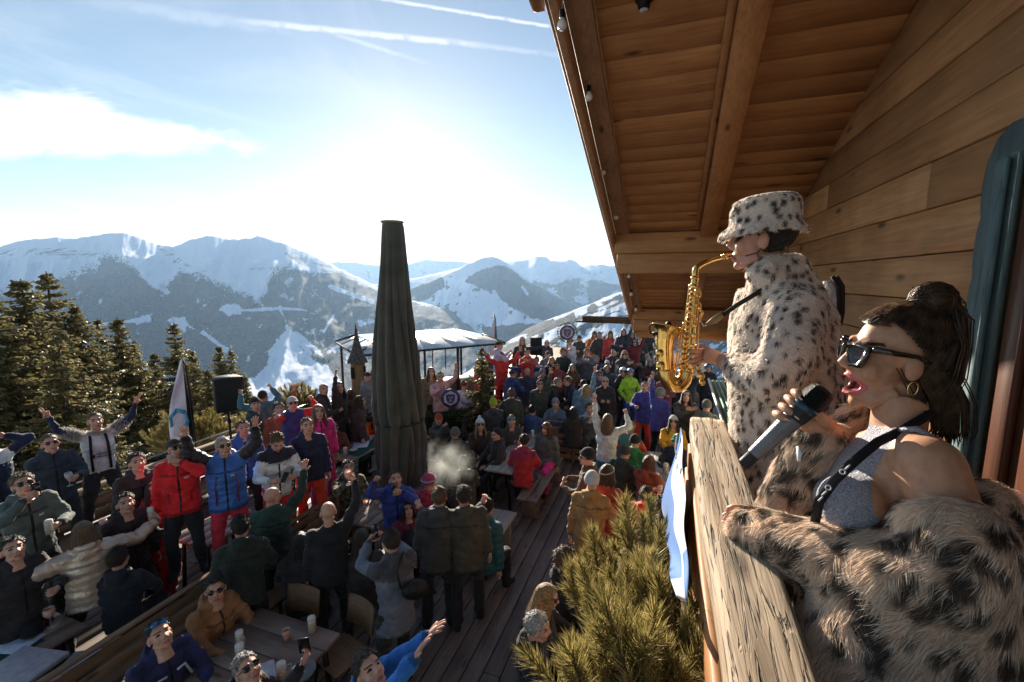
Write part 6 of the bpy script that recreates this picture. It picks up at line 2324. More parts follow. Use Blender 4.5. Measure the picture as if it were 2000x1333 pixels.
person(1140, 752, .0, 175, (0.12, 0.20, 0.27), BK, 'brown', 'short', 'person from behind in pale denim jacket with one hand up', ('up', 'down'))
person(1145, 762, .0, 168, (0.10, 0.16, 0.22), BK, 'blond', 'long', 'blond person with deer antler hairband in blue denim jacket', ('hold', 'down'), hat='headband', hatc=(0.4, 0.3, 0.2))
person(1182, 747, .0, 5, (0.02, 0.02, 0.02), BK, 'white', 'crop', 'white-haired person in sunglasses and black jacket with folded arms', ('cross', 'cross'), gl=True, look=LK)
person(1380, 795, .0, 178, (0.10, 0.10, 0.10), TEAL, 'grey', 'short', 'person in grey hooded top seen from behind below the saxophone', ('table', 'table'), hat='beanie', hatc=(0.1, 0.1, 0.1))
person(1383, 720, 0, 10, (0.02, 0.02, 0.022), BK, 'dark', 'short', 'person in black helmet with blue visor right of the saxophone bell', ('down', 'down'), hat='helmet', hatc=BK, gog=(0.1, 0.25, 0.5), look=LK)
person(842, 728, .3, 10, (0.16, 0.12, 0.06), BK, 'brown', 'long', 'person with dark wavy hair in gold-brown top right of the parasol', ('down', 'hold'), look=LK)
person(860, 738, .3, 4, (0.5, 0.27, 0.26), BK, 'blond', 'short', 'person with bunny ear headband in pale pink jacket clapping', ('clap', 'wave'), hat='headband', hatc=(0.6, 0.55, 0.5), look=LK)
person(1020, 668, .7, 4, (0.03, 0.03, 0.04), (0.1, 0.11, 0.09), 'lblond', 'long', 'person in pale hat standing on a bench above the far crowd', ('hold', 'wide'), hat='beanie', hatc=(0.5, 0.45, 0.4), look=LK)
person(1030, 690, .5, 0, (0.40, 0.04, 0.04), BK, 'brown', 'short', 'person in white and red striped jersey below the standing pale hat', ('clap', 'clap'), look=LK)
person(1218, 650, .8, 8, (0.04, 0.042, 0.06), BK, 'brown', 'vlong', 'long-haired person in dark jacket standing high beside the roof edge', ('hold', 'up'), look=LK)
person(1113, 668, .6, 30, (0.5, 0.48, 0.52), CH, 'brown', 'short', 'person in white shirt standing beside the lion wreath sign', ('holdhi', 'down'), look=LK, kind='shirt')
person(938, 712, .5, 95, (0.32, 0.05, 0.035), BK, 'dblond', 'bob', 'person in rust red jacket beside the little conifer', ('down', 'down'))
person(975, 676, .7, 95, (0.42, 0.38, 0.5), BK, 'dark', 'short', 'two-tone capped person in lilac jacket right of the pavilion post', ('holdhi', 'holdhi'), hat='cap', hatc=CH)
# ---- more of the thick of the party
person(470, 1030, 0, 176, (0.014, 0.02, 0.016), BK, 'dark', 'short', 'dark-haired person in black-green coat in front of the blue vest', ('hold', 'table'), lean=0.12)
person(25, 1075, 0, 20, (0.02, 0.02, 0.022), BK, 'dark', 'short', 'person in black jacket at the left edge behind the champagne sleeve', ('down', 'hold'), look=LK)
person(232, 1092, 0, 150, (0.016, 0.015, 0.018), BK, 'brown', 'short', 'person in black jacket seated right of the champagne jacket', ('table', 'table'), pose='sit')
person(587, 1062, 0, 170, (0.02, 0.02, 0.02), BK, 'dark', 'bob', 'dark-bobbed person in black seated between the bald pair', ('table', 'table'), pose='sit')
person(706, 1055, 0, 172, (0.03, 0.03, 0.028), BK, 'brown', 'long', 'long-haired person from behind in grey fleece left of the anorak', ('table', 'table'), pose='sit')
person(268, 905, .3, 15, (0.025, 0.03, 0.03), BK, 'brown', 'short', 'person in slate jacket behind the fence bench right of the white shirt', ('down', 'hold'), look=LK)
person(475, 838, .3, 5, (0.03, 0.09, 0.28), BK, 'dblond', 'short', 'person in cobalt jacket behind the waving blue vest', ('down', 'down'), look=LK)
person(826, 800, 0, 30, (0.04, 0.035, 0.033), BK, 'grey', 'short', 'grey-haired person in umber jacket tucked behind the parasol', ('table', 'table'), pose='sit', look=LK)
person(925, 800, 0, 12, (0.05, 0.03, 0.03), BK, 'dblond', 'bob', 'fair-bobbed person in mulberry fleece below the hedge', ('table', 'table'), pose='sit', look=LK)
person(970, 850, 0, -60, (0.03, 0.03, 0.03), BK, 'dark', 'short', 'person in black fleece at the far end of the bleached table', ('table', 'table'), pose='sit')
person(905, 905, 0, 195, (0.04, 0.04, 0.03), BK, 'dark', 'short', 'person from behind in moss parka near the drifting vapour', ('table', 'table'), pose='sit')
person(1085, 790, 0, -10, (0.10, 0.14, 0.20), (0.3, 0.02, 0.06), 'brown', 'short', 'person in pale blue hood beyond the solid bench back', ('table', 'table'), pose='sit', hat='beanie', hatc=(0.25, 0.32, 0.42), look=LK)
person(1040, 802, 0, 160, (0.03, 0.06, 0.16), BK, 'dark', 'short', 'person in deep blue jacket beyond the solid bench back', ('table', 'table'), pose='sit')
person(1268, 905, 0, 150, (0.20, 0.05, 0.02), BK, 'auburn', 'long', 'red-haired person in rust jacket at the near end of the long table', ('table', 'table'), pose='sit')
# ---- the packed far crowd: head pixel, jacket, head wear
FAR = [(1068, 672, (0.06, 0.05, 0.06), 'beanie', WHT, 'slate jacket and white beanie'), (1078, 706, (0.022, 0.025, 0.025), None, None, 'black jacket and pale blond hair'),
  (1070, 694, (0.11, 0.10, 0.12), 'cap', (0.1, 0.05, 0.05), 'grey fleece and maroon cap'), (1048, 706, (0.4, 0.38, 0.42), None, None, 'cream checked jacket and brown hair'),
  (1131, 662, (0.06, 0.05, 0.04), 'cap', (0.05, 0.05, 0.04), 'brown jacket and dark cap'), (1147, 672, (0.35, 0.38, 0.45), None, None, 'ice blue jacket and dark hair'),
  (1161, 655, (0.75, 0.16, 0.02), 'beanie', (0.10, 0.09, 0.09), 'orange jacket and grey beanie'), (1171, 656, (0.05, 0.05, 0.05), None, None, 'charcoal jacket and reddish hair'),
  (1180, 668, (0.03, 0.06, 0.045), None, None, 'bottle green jacket and fair curls'), (1192, 655, (0.52, 0.06, 0.06), 'beanie', (0.10, 0.11, 0.1), 'coral jacket and dark beanie'),
  (1186, 676, (0.03, 0.03, 0.032), None, None, 'black jacket, right of the bottle green one'), (1155, 705, (0.025, 0.024, 0.03), 'beanie', (0.16, 0.14, 0.14), 'black parka and taupe beanie'),
  (1166, 703, (0.05, 0.06, 0.10), None, None, 'steel blue jacket and grey hair'), (1186, 712, (0.04, 0.035, 0.03), 'cap', WHT, 'brown fleece and white cap'),
  (1185, 722, (0.045, 0.055, 0.07), None, None, 'slate blue jacket and fair fringe'), (1217, 676, (0.16, 0.02, 0.03), 'beanie', (0.4, 0.42, 0.5), 'wine red jacket and pale blue beanie'),
  (1220, 694, (0.03, 0.03, 0.035), 'cap', (0.5, 0.16, 0.08), 'black jacket and coral cap'), (1240, 670, (0.13, 0.02, 0.02), None, None, 'dark red jacket and brown hair'),
  (1252, 664, (0.05, 0.05, 0.05), 'beanie', (0.4, 0.32, 0.32), 'grey jacket and dusty pink beanie'), (1254, 678, (0.35, 0.3, 0.26), None, None, 'beige scarf and red hair'),
  (1276, 680, (0.33, 0.32, 0.3), 'beanie', (0.5, 0.07, 0.12), 'pale grey jacket and raspberry beanie'), (1240, 700, (0.10, 0.07, 0.02), None, None, 'dark coat and ginger hair'),
  (1270, 710, (0.08, 0.03, 0.03), 'helmet', (0.2, 0.2, 0.21), 'maroon jacket and silver helmet'), (1282, 703, (0.05, 0.045, 0.05), 'cap', (0.4, 0.36, 0.38), 'plum jacket and pale cap'),
  (1290, 716, (0.09, 0.07, 0.08), 'helmet', (0.35, 0.33, 0.36), 'grey jacket and white helmet by the saxophone'), (1205, 706, (0.32, 0.32, 0.42), None, None, 'lilac jacket and brown hair'),
  (1198, 690, (0.06, 0.03, 0.05), None, None, 'aubergine jacket and dark hair'), (1100, 690, (0.03, 0.05, 0.045), None, None, 'forest green coat and dark curls'),
  (1131, 705, (0.05, 0.055, 0.035), None, None, 'khaki jacket and auburn hair'), (1118, 720, (0.10, 0.05, 0.02), None, None, 'rust jersey and blond hair'),
  (1060, 730, (0.06, 0.05, 0.04), 'beanie', (0.28, 0.26, 0.24), 'brown parka and oatmeal beanie'), (1055, 752, (0.045, 0.05, 0.04), None, None, 'moss jacket and dark hair'),
  (1012, 700, (0.09, 0.03, 0.02), None, None, 'brick red jumper and brown hair'), (952, 700, (0.06, 0.05, 0.05), None, None, 'mouse grey jacket and brown hair'),
  (1300, 738, (0.2, 0.05, 0.06), None, None, 'raspberry jacket behind the saxophone bell'), (1312, 722, (0.05, 0.05, 0.06), 'beanie', CH, 'charcoal beanie behind the saxophone bell'),
  (1345, 735, (0.03, 0.03, 0.035), None, None, 'black jacket between saxophone and hand'), (1235, 655, (0.05, 0.06, 0.07), 'cap', (0.45, 0.38, 0.1), 'grey jacket and yellow cap at the roof edge'),
  (1265, 650, (0.04, 0.04, 0.045), None, None, 'dark jacket under the roof end'), (1290, 662, (0.06, 0.03, 0.03), 'beanie', (0.3, 0.1, 0.1), 'red-brown beanie under the roof end'),
  (1208, 664, (0.04, 0.03, 0.03), None, None, 'brown jacket below the standing long-haired one'), (1146, 690, (0.09, 0.10, 0.12), None, None, 'ash grey jumper and light brown hair'),
  (1088, 716, (0.30, 0.06, 0.05), None, None, 'faded red jacket near the bench'),
  (1340, 775, (0.04, 0.035, 0.035), None, None, 'dark fleece below the saxophone bell'), (1172, 735, (0.05, 0.06, 0.09), 'beanie', (0.1, 0.12, 0.18), 'blue beanie at the long ledge')]
HC = ['brown', 'dark', 'dblond', 'blond', 'grey', 'auburn']
rr = random.Random(11)
for i, (x, y, jk, hat, hc, words) in enumerate(FAR):
 lv = 0.0
 for q in (0.0, 0.25, 0.5):
  if plat(onz(x, y, TERR + q + 1.62)[1]) == q:
   lv = q
   break
 hs = rr.choice(['short', 'short', 'crop', 'long', 'bob'])
 hcol = HC[i % 6]
 for w, q in (('blond', 'blond'), ('dark hair', 'dark'), ('brown hair', 'brown'), ('grey hair', 'grey'), ('ginger', 'auburn'), ('red hair', 'auburn'), ('reddish', 'auburn'), ('fair', 'dblond'), ('auburn', 'auburn'), ('light brown', 'dblond')):
  if w in words:
   hcol = q
 if 'curls' in words:
  hs = 'curly'
 am = rr.choice([('down', 'down'), ('hold', 'down'), ('clap', 'clap'), ('pocket', 'pocket'), ('hold', 'hold'), ('down', 'up'), ('cross', 'cross')])
 person(x, y, lv, rr.uniform(-25, 25), jk, BK if rr.random() < .7 else NV, hcol, hs, 'person in the packed far crowd, ' + words, am, hat=hat, hatc=hc, gl=True if rr.random() < .35 else None, look=LK, h=rr.uniform(1.66, 1.86),
   group='guests in the packed far crowd')
PEOPLE = build_people()
# ================================================================== the two performers on the balcony
def surf_points(V, Q, n, rng):
 a, b, c, d = (V[Q[:, k]] for k in range(4))
 n1, n2 = np.cross(b - a, c - a), np.cross(c - a, d - a)
 ar = (np.linalg.norm(n1, axis=1) + np.linalg.norm(n2, axis=1)) / 2
 i = rng.choice(len(Q), n, p=ar / ar.sum())
 u, v = rng.random((2, n, 1))
 P = (a[i] * (1 - u) + b[i] * u) * (1 - v) + (d[i] * (1 - u) + c[i] * u) * v
 N = n1[i] + n2[i]
 N /= np.linalg.norm(N, axis=1, keepdims=True) + 1e-9
 return P, N
def nearest(P, S, chunk=4000):
 d = np.empty(len(P))
 j = np.empty(len(P), int)
 for i in range(0, len(P), chunk):
  q = ((P[i:i + chunk, None] - S[None]) ** 2).sum(2)
  j[i:i + chunk] = q.argmin(1)
  d[i:i + chunk] = np.sqrt(q.min(1))
 return d, j
def fur_mat(name):
 m, nt, b = nodes_of(name)
 N, L = nt.nodes.new, nt.links.new
 a = N('ShaderNodeAttribute')
 a.attribute_name = 'Col'
 b.inputs['Roughness'].default_value = 0.55
 b.inputs['Specular IOR Level'].default_value = 0.3
 L(a.outputs['Color'], b.inputs['Base Color'])
 t = N('ShaderNodeBsdfTranslucent')
 L(a.outputs['Color'], t.inputs['Color'])
 mx = N('ShaderNodeMixShader')
 mx.inputs[0].default_value = 0.35
 L(b.outputs[0], mx.inputs[1])
 L(t.outputs[0], mx.inputs[2])
 L(mx.outputs[0], nt.nodes['Material Output'].inputs['Surface'])
 return m
def fur_strands(P, N, flow, ln, wid, col, rng, lift=0.55, curl=0.35, clump=None):
 n = len(P)
 f = flow + rng.normal(0, curl, (n, 3))
 if clump is not None:
  d, j = nearest(P, clump[0])
  f = f + clump[1][j] * 0.9
 f = f - N * (f * N).sum(1, keepdims=True)
 f /= np.linalg.norm(f, axis=1, keepdims=True) + 1e-6
 L = ln * (0.55 + 0.75 * rng.random((n, 1)))
 ang = rng.random((n, 1)) * math.pi
 sd = np.cross(N, f)
 s1 = sd * np.cos(ang) + N * np.sin(ang)
 w = wid * (0.6 + 0.8 * rng.random((n, 1)))
 g = np.array([0, 0, -0.18])
 p1 = P + (f * (1 - lift) + N * lift) * L * 0.5
 p2 = p1 + (f + N * lift * 0.3 + g) * L * 0.55
 V = np.stack([P - s1 * w, P + s1 * w, p1 + s1 * w * .8, p1 - s1 * w * .8, p2], 1).reshape(-1, 3)
 k = np.arange(n)[:, None] * 5
 C = np.ones((n, 5, 4))
 root, tip = col
 C[:, 0:2, :3] = root[:, None]
 C[:, 2:4, :3] = (root * 0.45 + tip * 0.55)[:, None]
 C[:, 4, :3] = tip
 return V, k + [0, 1, 2, 3], k + [3, 2, 4], C.reshape(-1, 4)
M_FUR = fur_mat('fur_strands')
GOLD = mat('lacquered_brass', (0.83, 0.52, 0.16), 0.17, 1.0, var=0.08, scale=30)
GOLD2 = mat('key_brass', (0.75, 0.43, 0.14), 0.25, 1.0, var=0.1, scale=40)
def head_big(fem, jaw):
 return head_mb(jaw, fem)
def build_performers():
 rng = np.random.default_rng(21)
 # ------------------------------------------------------------ raw solids
 # singer
 S_fwd = np.array([-0.985, -0.10, 0.03])
 S_c = at(1747, 700, 0.965)
 S_H = frame(S_fwd) @ roty(-0.06)
 S_k = 0.88
 body = MB()
 def A(px, py, z):
  return at(px, py, z)
 body.tube([A(1760, 775, .96), A(1752, 850, .955), A(1750, 890, .955)], [.050, .049, .06], 16)
 body.tube([A(1808, 905, .84), A(1775, 880, .90), A(1740, 876, .96), A(1700, 884, 1.03), A(1688, 895, 1.07)], [.050, .05, .05, .05, .05], 14)
 body.ball(A(1812, 912, .835), .058, 16, 12)
 body.ball(A(1690, 905, 1.07), .055, 14, 10)
 Rb = frame(S_fwd)
 body.ball(A(1738, 960, .955), (.135, .100, .12), 18, 14, rot=Rb)
 body.ball(A(1735, 1045, .955), (.135, .098, .17), 18, 14, rot=Rb)
 body.ball(A(1730, 1200, .955), (.14, .105, .22), 18, 14, rot=Rb)
 body.ball(A(1663, 985, .90), .062, 16, 12)
 body.ball(A(1648, 978, 1.015), .062, 16, 12)
 body.tube([A(1814, 912, .832), A(1850, 1000, .79), A(1862, 1090, .755)], [.056, .05, .044], 14)
 body.tube([A(1690, 905, 1.07), A(1610, 970, 1.12), A(1545, 1010, 1.13)], [.05, .046, .042], 12)
 # skull base for both
 head = head_mb(0.023, True)
 # coat of the singer, slipped to the elbows
 coat = MB()
 coat.tube([A(1856, 1000, .78), A(1872, 1075, .745), A(1850, 1150, .735), A(1760, 1145, .78), A(1640, 1100, .88), A(1530, 1062, .98), A(1462, 1035, 1.06), A(1440, 1022, 1.085)],
    [.070, .080, .084, .082, .072, .062, .056, .050], 18)
 coat.tube([A(1905, 945, .86), A(1915, 1050, .86), A(1890, 1180, .84), A(1830, 1330, .82)], [.05, .085, .12, .15], 18)
 coat.tube([A(1870, 1010, .80), A(1790, 1180, .80), A(1740, 1330, .82)], [.07, .13, .17], 18)
 coat.tube([A(1700, 1230, .92), A(1640, 1330, .95), A(1640, 1450, .95)], [.10, .15, .18], 16)
 coat.tube([A(1900, 1000, .95), A(1880, 1200, .98), A(1850, 1400, .98)], [.07, .12, .15], 16)
 coat.tube([A(1620, 836, 1.05), A(1572, 905, 1.10), A(1535, 985, 1.13), A(1560, 1010, 1.13), A(1640, 960, 1.12), A(1690, 925, 1.09)], [.046, .056, .064, .06, .055, .05], 16)
 coat.tube([A(1590, 960, 1.12), A(1610, 1050, 1.1), A(1640, 1180, 1.05), A(1650, 1330, 1.02)], [.055, .07, .09, .12], 14)
 coat.tube([A(1690, 800, 1.10), A(1650, 835, 1.11), A(1660, 880, 1.10)], [.035, .045, .05], 12)
 # saxophonist
 B_fwd = np.array([-0.984, 0.17, 0.02])
 B_c = at(1489, 470, 1.66)
 B_H = frame(B_fwd)
 sb = MB()
 sb.tube([A(1497, 500, 1.67), A(1515, 560, 1.68)], [.055, .07], 14)
 sb.tube([A(1540, 600, 1.68), A(1545, 900, 1.70)], [.13, .14], 14)
 for dz in (-.1, .1):
  sb.tube([A(1548, 900, 1.70 + dz), A(1550, 1150, 1.70 + dz), np.append(A(1550, 1150, 1.70 + dz)[:2], 0.42), np.append(A(1550, 1150, 1.70 + dz)[:2], 0.08)], [.10, .09, .07, .065], 12)
  q = np.append(A(1550, 1150, 1.70 + dz)[:2], 0.05)
  sb.tube([q + [0.05, 0, 0], q + [-.18, 0.03, -0.01]], [.055, .04], 10)
 sb.tube([A(1540, 680, 1.6), A(1480, 735, 1.62), A(1428, 710, 1.70), A(1402, 702, 1.73)], [.06, .05, .040, .030], 14)
 # thumb side and fingers are added as separate fine tubes below
 scoat = MB()
 scoat.tube([A(1500, 528, 1.68), A(1522, 560, 1.68), A(1532, 620, 1.68), A(1528, 700, 1.68), A(1532, 800, 1.69), A(1536, 900, 1.70), A(1538, 1010, 1.70), A(1538, 1080, 1.70)],
    [.08, .122, .165, .188, .19, .195, .205, .21], 26, ell=1.0)
 scoat.tube([A(1556, 590, 1.57), A(1545, 690, 1.47), A(1502, 752, 1.48), A(1462, 730, 1.58), A(1434, 712, 1.68)], [.088, .085, .082, .070, .055], 18)
 scoat.tube([A(1492, 575, 1.80), A(1466, 640, 1.84), A(1450, 690, 1.82)], [.10, .085, .06], 18)
 scoat.tube([A(1472, 540, 1.67), A(1500, 524, 1.60), A(1545, 520, 1.61), A(1556, 522, 1.70), A(1520, 518, 1.76), A(1474, 536, 1.70)], .050, 12)
 shat = MB()
 # bucket hat: crown and a droopy brim
 hatm = MB()
 hatm.lathe([(0.0, 0.128), (0.06, 0.127), (0.096, 0.114), (0.108, 0.088), (0.112, 0.036), (0.116, 0.022), (0.135, 0.012), (0.150, -0.008), (0.148, -0.02), (0.118, -0.004), (0.108, -0.002), (0, 0.0)], n=36, sx=0.92, sy=1.10)
 V, q_, t_, fm = hatm.arrays()
 rr2 = np.hypot(V[:, 0], V[:, 1])
 cut = np.clip(0.5 - V[:, 1] / 0.12, 0, 1) * np.clip((rr2 - 0.112) / 0.02, 0, 1)
 V[:, :2] *= (1 - 0.2 * cut)[:, None]
 V = V @ (frame(B_fwd) @ rotx(-0.10)).T + (B_c + [0, 0, 0.034]) + np.asarray(frame(B_fwd)) @ np.array([0, -0.012, 0])
 shat.add(V, q_, t_)
 sh_head = head_mb(0.0, False)
 (bV, bQ), (hV, hQ), (cV, cQ), (sbV, sbQ), (scV, scQ), (shV, shQ), (mhV, mhQ) = remesh_batch(
  [(body, .0085, 9), (head, .0042, 11), (coat, .014, 5), (sb, .013, 4), (scoat, .02, 8), (shat, .011, 3), (sh_head, .0048, 3)])
 # ------------------------------------------------------------ singer
 skin = mat('singer_skin', (0.50, 0.26, 0.155), 0.48, var=0.09, scale=60, spec=0.4, subsurf=0.25, bump=0.03, bscale=500)
 topm = mat('mesh_top_lilac', (0.55, 0.55, 0.64), 0.5, 0.15, var=0.25, scale=260, bump=0.5, bscale=320)
 lips = mat('singer_lips', (0.55, 0.13, 0.14), 0.3, spec=0.5)
 mouth = mat('mouth_inside', (0.10, 0.015, 0.015), 0.5)
 teeth = mat('teeth', (0.75, 0.72, 0.66), 0.3)
 tongue = mat('tongue', (0.55, 0.16, 0.16), 0.35)
 browm = mat('singer_brow', (0.035, 0.02, 0.013), 0.6)
 # head: sockets, open mouth
 H = sculpt_head(hV)
 md = np.sqrt(((H[:, 0]) / 0.024) ** 2 + ((H[:, 2] + 0.072) / 0.021) ** 2)
 front = H[:, 1] > 0.04
 H[:, 1] -= np.where(front, 0.030 * np.clip(1 - md ** 2, 0, 1) ** 0.6, 0)
 H[:, 1] += np.where(front, 0.004 * np.exp(-((md - 1.18) / 0.2) ** 2), 0)
 hc = H[hQ].mean(1)
 md = np.sqrt((hc[:, 0] / 0.024) ** 2 + ((hc[:, 2] + 0.072) / 0.021) ** 2)
 fr = hc[:, 1] > 0.03
 hf = np.zeros(len(hQ), int)
 hf[fr & (md < 1.48)] = 1
 hf[fr & (md < 0.98)] = 2
 hf[fr & (md < 0.95) & (hc[:, 2] > -0.060)] = 3
 hf[fr & (md < 0.8) & (hc[:, 2] < -0.075)] = 4
 bx = np.abs(hc[:, 0])
 hf[(hc[:, 1] > 0.05) & (bx > 0.012) & (bx < 0.055) & (np.abs(hc[:, 2] - 0.037 - 0.10 * (bx - 0.012) + 2.6 * (bx - 0.03) ** 2) < 0.0036)] = 5
 HW = (H * S_k) @ S_H.T + S_c
 # body colours
 bc = bV[bQ].mean(1)
 loc = (bc - A(1738, 960, .955)) @ frame(S_fwd)          # x to her right (away), y forward, z up
 side_n = -loc[:, 0]                                       # towards the camera side
 ztop = 0.035 + 0.02 * (loc[:, 1] > 0) - 0.75 * np.clip(np.abs(loc[:, 0]) - 0.075, 0, 1) * (loc[:, 1] > -0.02)
 bf = np.zeros(len(bQ), int)
 armpx = np.linalg.norm(np.cross(bc - A(1812, 912, .832), (A(1862, 1090, .755) - A(1812, 912, .832)) / np.linalg.norm(A(1862, 1090, .755) - A(1812, 912, .832))), axis=1)
 isarm = (armpx < 0.066) & (loc[:, 0] < -0.07)
 front = loc[:, 1] > -0.015
 istop = (loc[:, 2] < np.where(front, 0.055 - 0.9 * np.clip(np.abs(loc[:, 0]) - 0.07, 0, 1), -0.02)) & ~isarm
 strap = (np.abs(np.abs(loc[:, 0]) - 0.088) < 0.012) & (loc[:, 2] > -0.03) & (loc[:, 2] < 0.14) & ~isarm
 neckband = (loc[:, 2] > 0.0) & (loc[:, 2] < 0.088) & front & (np.abs(loc[:, 0]) < 0.08)
 w_ = (bc - CAMPOS) @ c_f
 bx_, by_ = PCX + FPX * ((bc - CAMPOS) @ c_r) / w_, PCY - FPX * ((bc - CAMPOS) @ c_u) / w_
 pol = poly_dist(bx_, by_, [(1640, 850), (1690, 826), (1742, 838), (1752, 856), (1722, 890), (1702, 935), (1700, 985), (1722, 1025), (1790, 1060), (1800, 1500), (1450, 1500), (1500, 1000), (1560, 900)]) > 0
 bf[np.where(loc[:, 0] < 0.05, pol & ~isarm, istop | neckband)] = 6
 AV = np.concatenate([bV, HW])
 AQ = np.concatenate([bQ, hQ + len(bV)])
 AF = np.concatenate([bf, hf])
 V2, Q2, F2 = [AV], [AQ], [AF]
 n = len(AV)
 # hand on the microphone: palm, four wrapping fingers, thumb
 g0, g1 = A(1594, 776, 1.0), A(1468, 893, 1.055)
 ax = (g1 - g0) / np.linalg.norm(g1 - g0)
 hm = MB()
 hm.tube([A(1628, 850, 1.055), A(1608, 838, 1.055), A(1585, 822, 1.055), A(1570, 812, 1.06)], [.026, .030, .032, .026], 12)
 for (k0, k1, tip) in (((1549, 766), (1556, 768), (1567, 782)), ((1536, 777), (1546, 783), (1566, 806)), ((1525, 793), (1535, 798), (1557, 817)), ((1513, 808), (1521, 811), (1538, 820))):
  hm.tube([A(1590, 812, 1.075), A(k0[0] + 14, k0[1] + 6, 1.062), A(k0[0] + 2, k0[1], 1.045), A(k1[0], k1[1], 1.022), A((k1[0] + tip[0]) / 2, (k1[1] + tip[1]) / 2, 1.008), A(*tip, 1.004)],
    [.0085, .0085, .0085, .010, .0088, .0062], 9)
 hm.tube([A(1618, 838, 1.04), A(1606, 818, 1.015), A(1592, 806, 1.0), A(1584, 800, .995)], [.014, .0125, .011, .008], 9)
 # finger tips of the other hand at the sleeve end on the rail
 for (x, y, dx) in ((1432, 992, -12), (1430, 1008, -16), (1430, 1020, -18), (1434, 1032, -14)):
  hm.tube([A(x + 30, y + 4, 1.10), A(x, y, 1.115), A(x + dx * .6, y + 3, 1.12), A(x + dx, y + 12, 1.12)], [.010, .010, .009, .006], 8)
 hv, hq, ht, _ = hm.arrays()
 V2.append(hv)
 Q2.append(np.concatenate([hq, np.concatenate([ht, ht[:, -1:]], 1)]) + n)
 F2.append(np.zeros(len(hq) + len(ht), int))
 n += len(hv)
 AV, AQ, AF = np.concatenate(V2), np.concatenate(Q2), np.concatenate(F2)
 tri = AQ[:, 2] == AQ[:, 3]
 me = np_mesh('body', AV, [AQ[~tri], AQ[tri][:, :3]], [skin, lips, mouth, teeth, tongue, browm, topm], np.concatenate([AF[~tri], AF[tri]]), smooth=True)
 singer = tag(link('person', me), 'dark-haired singer in sunglasses and slipped fur coat holding a microphone to an open mouth', 'person')
 # nails
 nm = mat('nail_pale', (0.72, 0.45, 0.40), 0.2, spec=0.6)
 for tip, d in (((1567, 782), (1, 1)), ((1566, 806), (1, 1)), ((1557, 817), (1, .8)), ((1538, 820), (1, .5)), ((1416, 1004), (-1, .6)), ((1412, 1020), (-1, .6))):
  m = MB()
  z = 0.998 if tip[0] > 1500 else 1.115
  m.ball(A(*tip, z), (.0052, .0028, .0085), 8, 6, rot=frame(A(tip[0] + 10 * d[0], tip[1] + 10 * d[1], z) - A(*tip, z)) @ rotx(math.pi / 2))
  m.build('fingernail', nm, singer, smooth=True)
 m = MB()
 m.tube([A(1742, 842, .90), A(1790, 838, .865), A(1832, 862, .845), A(1858, 905, .845), A(1866, 960, .85)], .006, 6, ell=1.4)
 m.build('top_strap', topm, singer)
 # hair: scalp strands swept back to a high bun, tail falling behind
 hairm = mat('singer_hair', (0.062, 0.034, 0.019), 0.45, var=0.5, scale=50, spec=0.3)
 def SH(p):
  return (np.asarray(p, float) * S_k) @ S_H.T + S_c
 hb = MB()
 def hl(p, d):
  y, z = p[1], p[2]
  if y > 0.045:
   return z > 0.083
  if y > -0.012:
   return z > 0.03 + 1.25 * (y + .012)
  return z > (-0.03 if y > -.04 else -0.075)
 v, q = used(*cap_surface(hl, (0.082, 0.102, 0.097), n=110, k=80, noise=0.012))
 hb.add(SH(v), q)
 bun = np.array([0.0, -0.055, 0.142])
 hb.ball(SH(bun), (.040, .040, .034), 14, 10, rot=S_H)
 vv, qq = np.asarray(v), np.asarray(q)
 for i in range(2600):
  f = qq[rng.integers(len(qq))]
  p = vv[f].mean(0)
  d = bun - p
  L = np.linalg.norm(d)
  pts = []
  for t in (0, .3, .6, 1.0):
   x = p + d * t * 0.92
   c = np.array([0, -0.012, 0.037])
   w = (x - c) / np.array([0.086, 0.110, 0.101])
   r = np.linalg.norm(w)
   x = c + (x - c) / r * max(1.0 + 0.02 * rng.random(), min(r, 1.02))
   if t == 1.0:
    x = bun + rng.normal(0, .012, 3)
   pts.append(x)
  hb.tube(SH(pts), [.0010, .0014, .0014, .0012], 3, cap=False)
 for i in range(420):          # loops of the bun
  a = rng.random() * 6.28
  u = rng.normal(size=3)
  u /= np.linalg.norm(u)
  w = np.cross(u, rng.normal(size=3))
  w /= np.linalg.norm(w)
  r = .036 + .012 * rng.random()
  pts = [bun + r * (u * math.cos(t) + w * math.sin(t)) for t in np.linspace(a, a + 2.2, 6)]
  hb.tube(SH(pts), .0012, 3, cap=False)
 for i in range(2200):          # tail behind the head
  a, b2, c2 = rng.normal(0, 1, 3)
  pts = [bun + [a * .014, -0.015, b2 * .010], bun + [a * .022, -0.030 + .010 * c2, -0.03 + b2 * .010], [a * .026, -0.094 + .008 * c2, 0.05], [a * .026, -0.092 + .010 * c2, -0.03], [a * .024 + .01, -0.074 + .012 * c2, -0.10 - .05 * rng.random()]]
  hb.tube(SH(pts), [.0011, .0015, .0015, .0013, .0004], 3, cap=False)
 for i in range(260):          # loose hair at the nape and in front of the ear
  s_ = rng.choice([-1, 1])
  a, c2 = rng.normal(0, 1, 2)
  pts = [[s_ * .068, -0.045 + .02 * a, -0.01], [s_ * .072, -0.085 + .02 * a, -0.08], [s_ * .06, -0.105 + .02 * a, -0.15], [s_ * .055 + .01 * c2, -0.11 + .02 * a, -0.165 - .03 * rng.random()]]
  hb.tube(SH(pts), [.0014, .0018, .0015, .0005], 3, cap=False)
 hb.build('hair', hairm, singer, smooth=True)
 # sunglasses: thick dark tortoise frame
 tort = mat('tortoise_frame', (0.020, 0.010, 0.007), 0.15, var=0.9, scale=70, spec=0.6, coat=0.6)
 gl = MB()
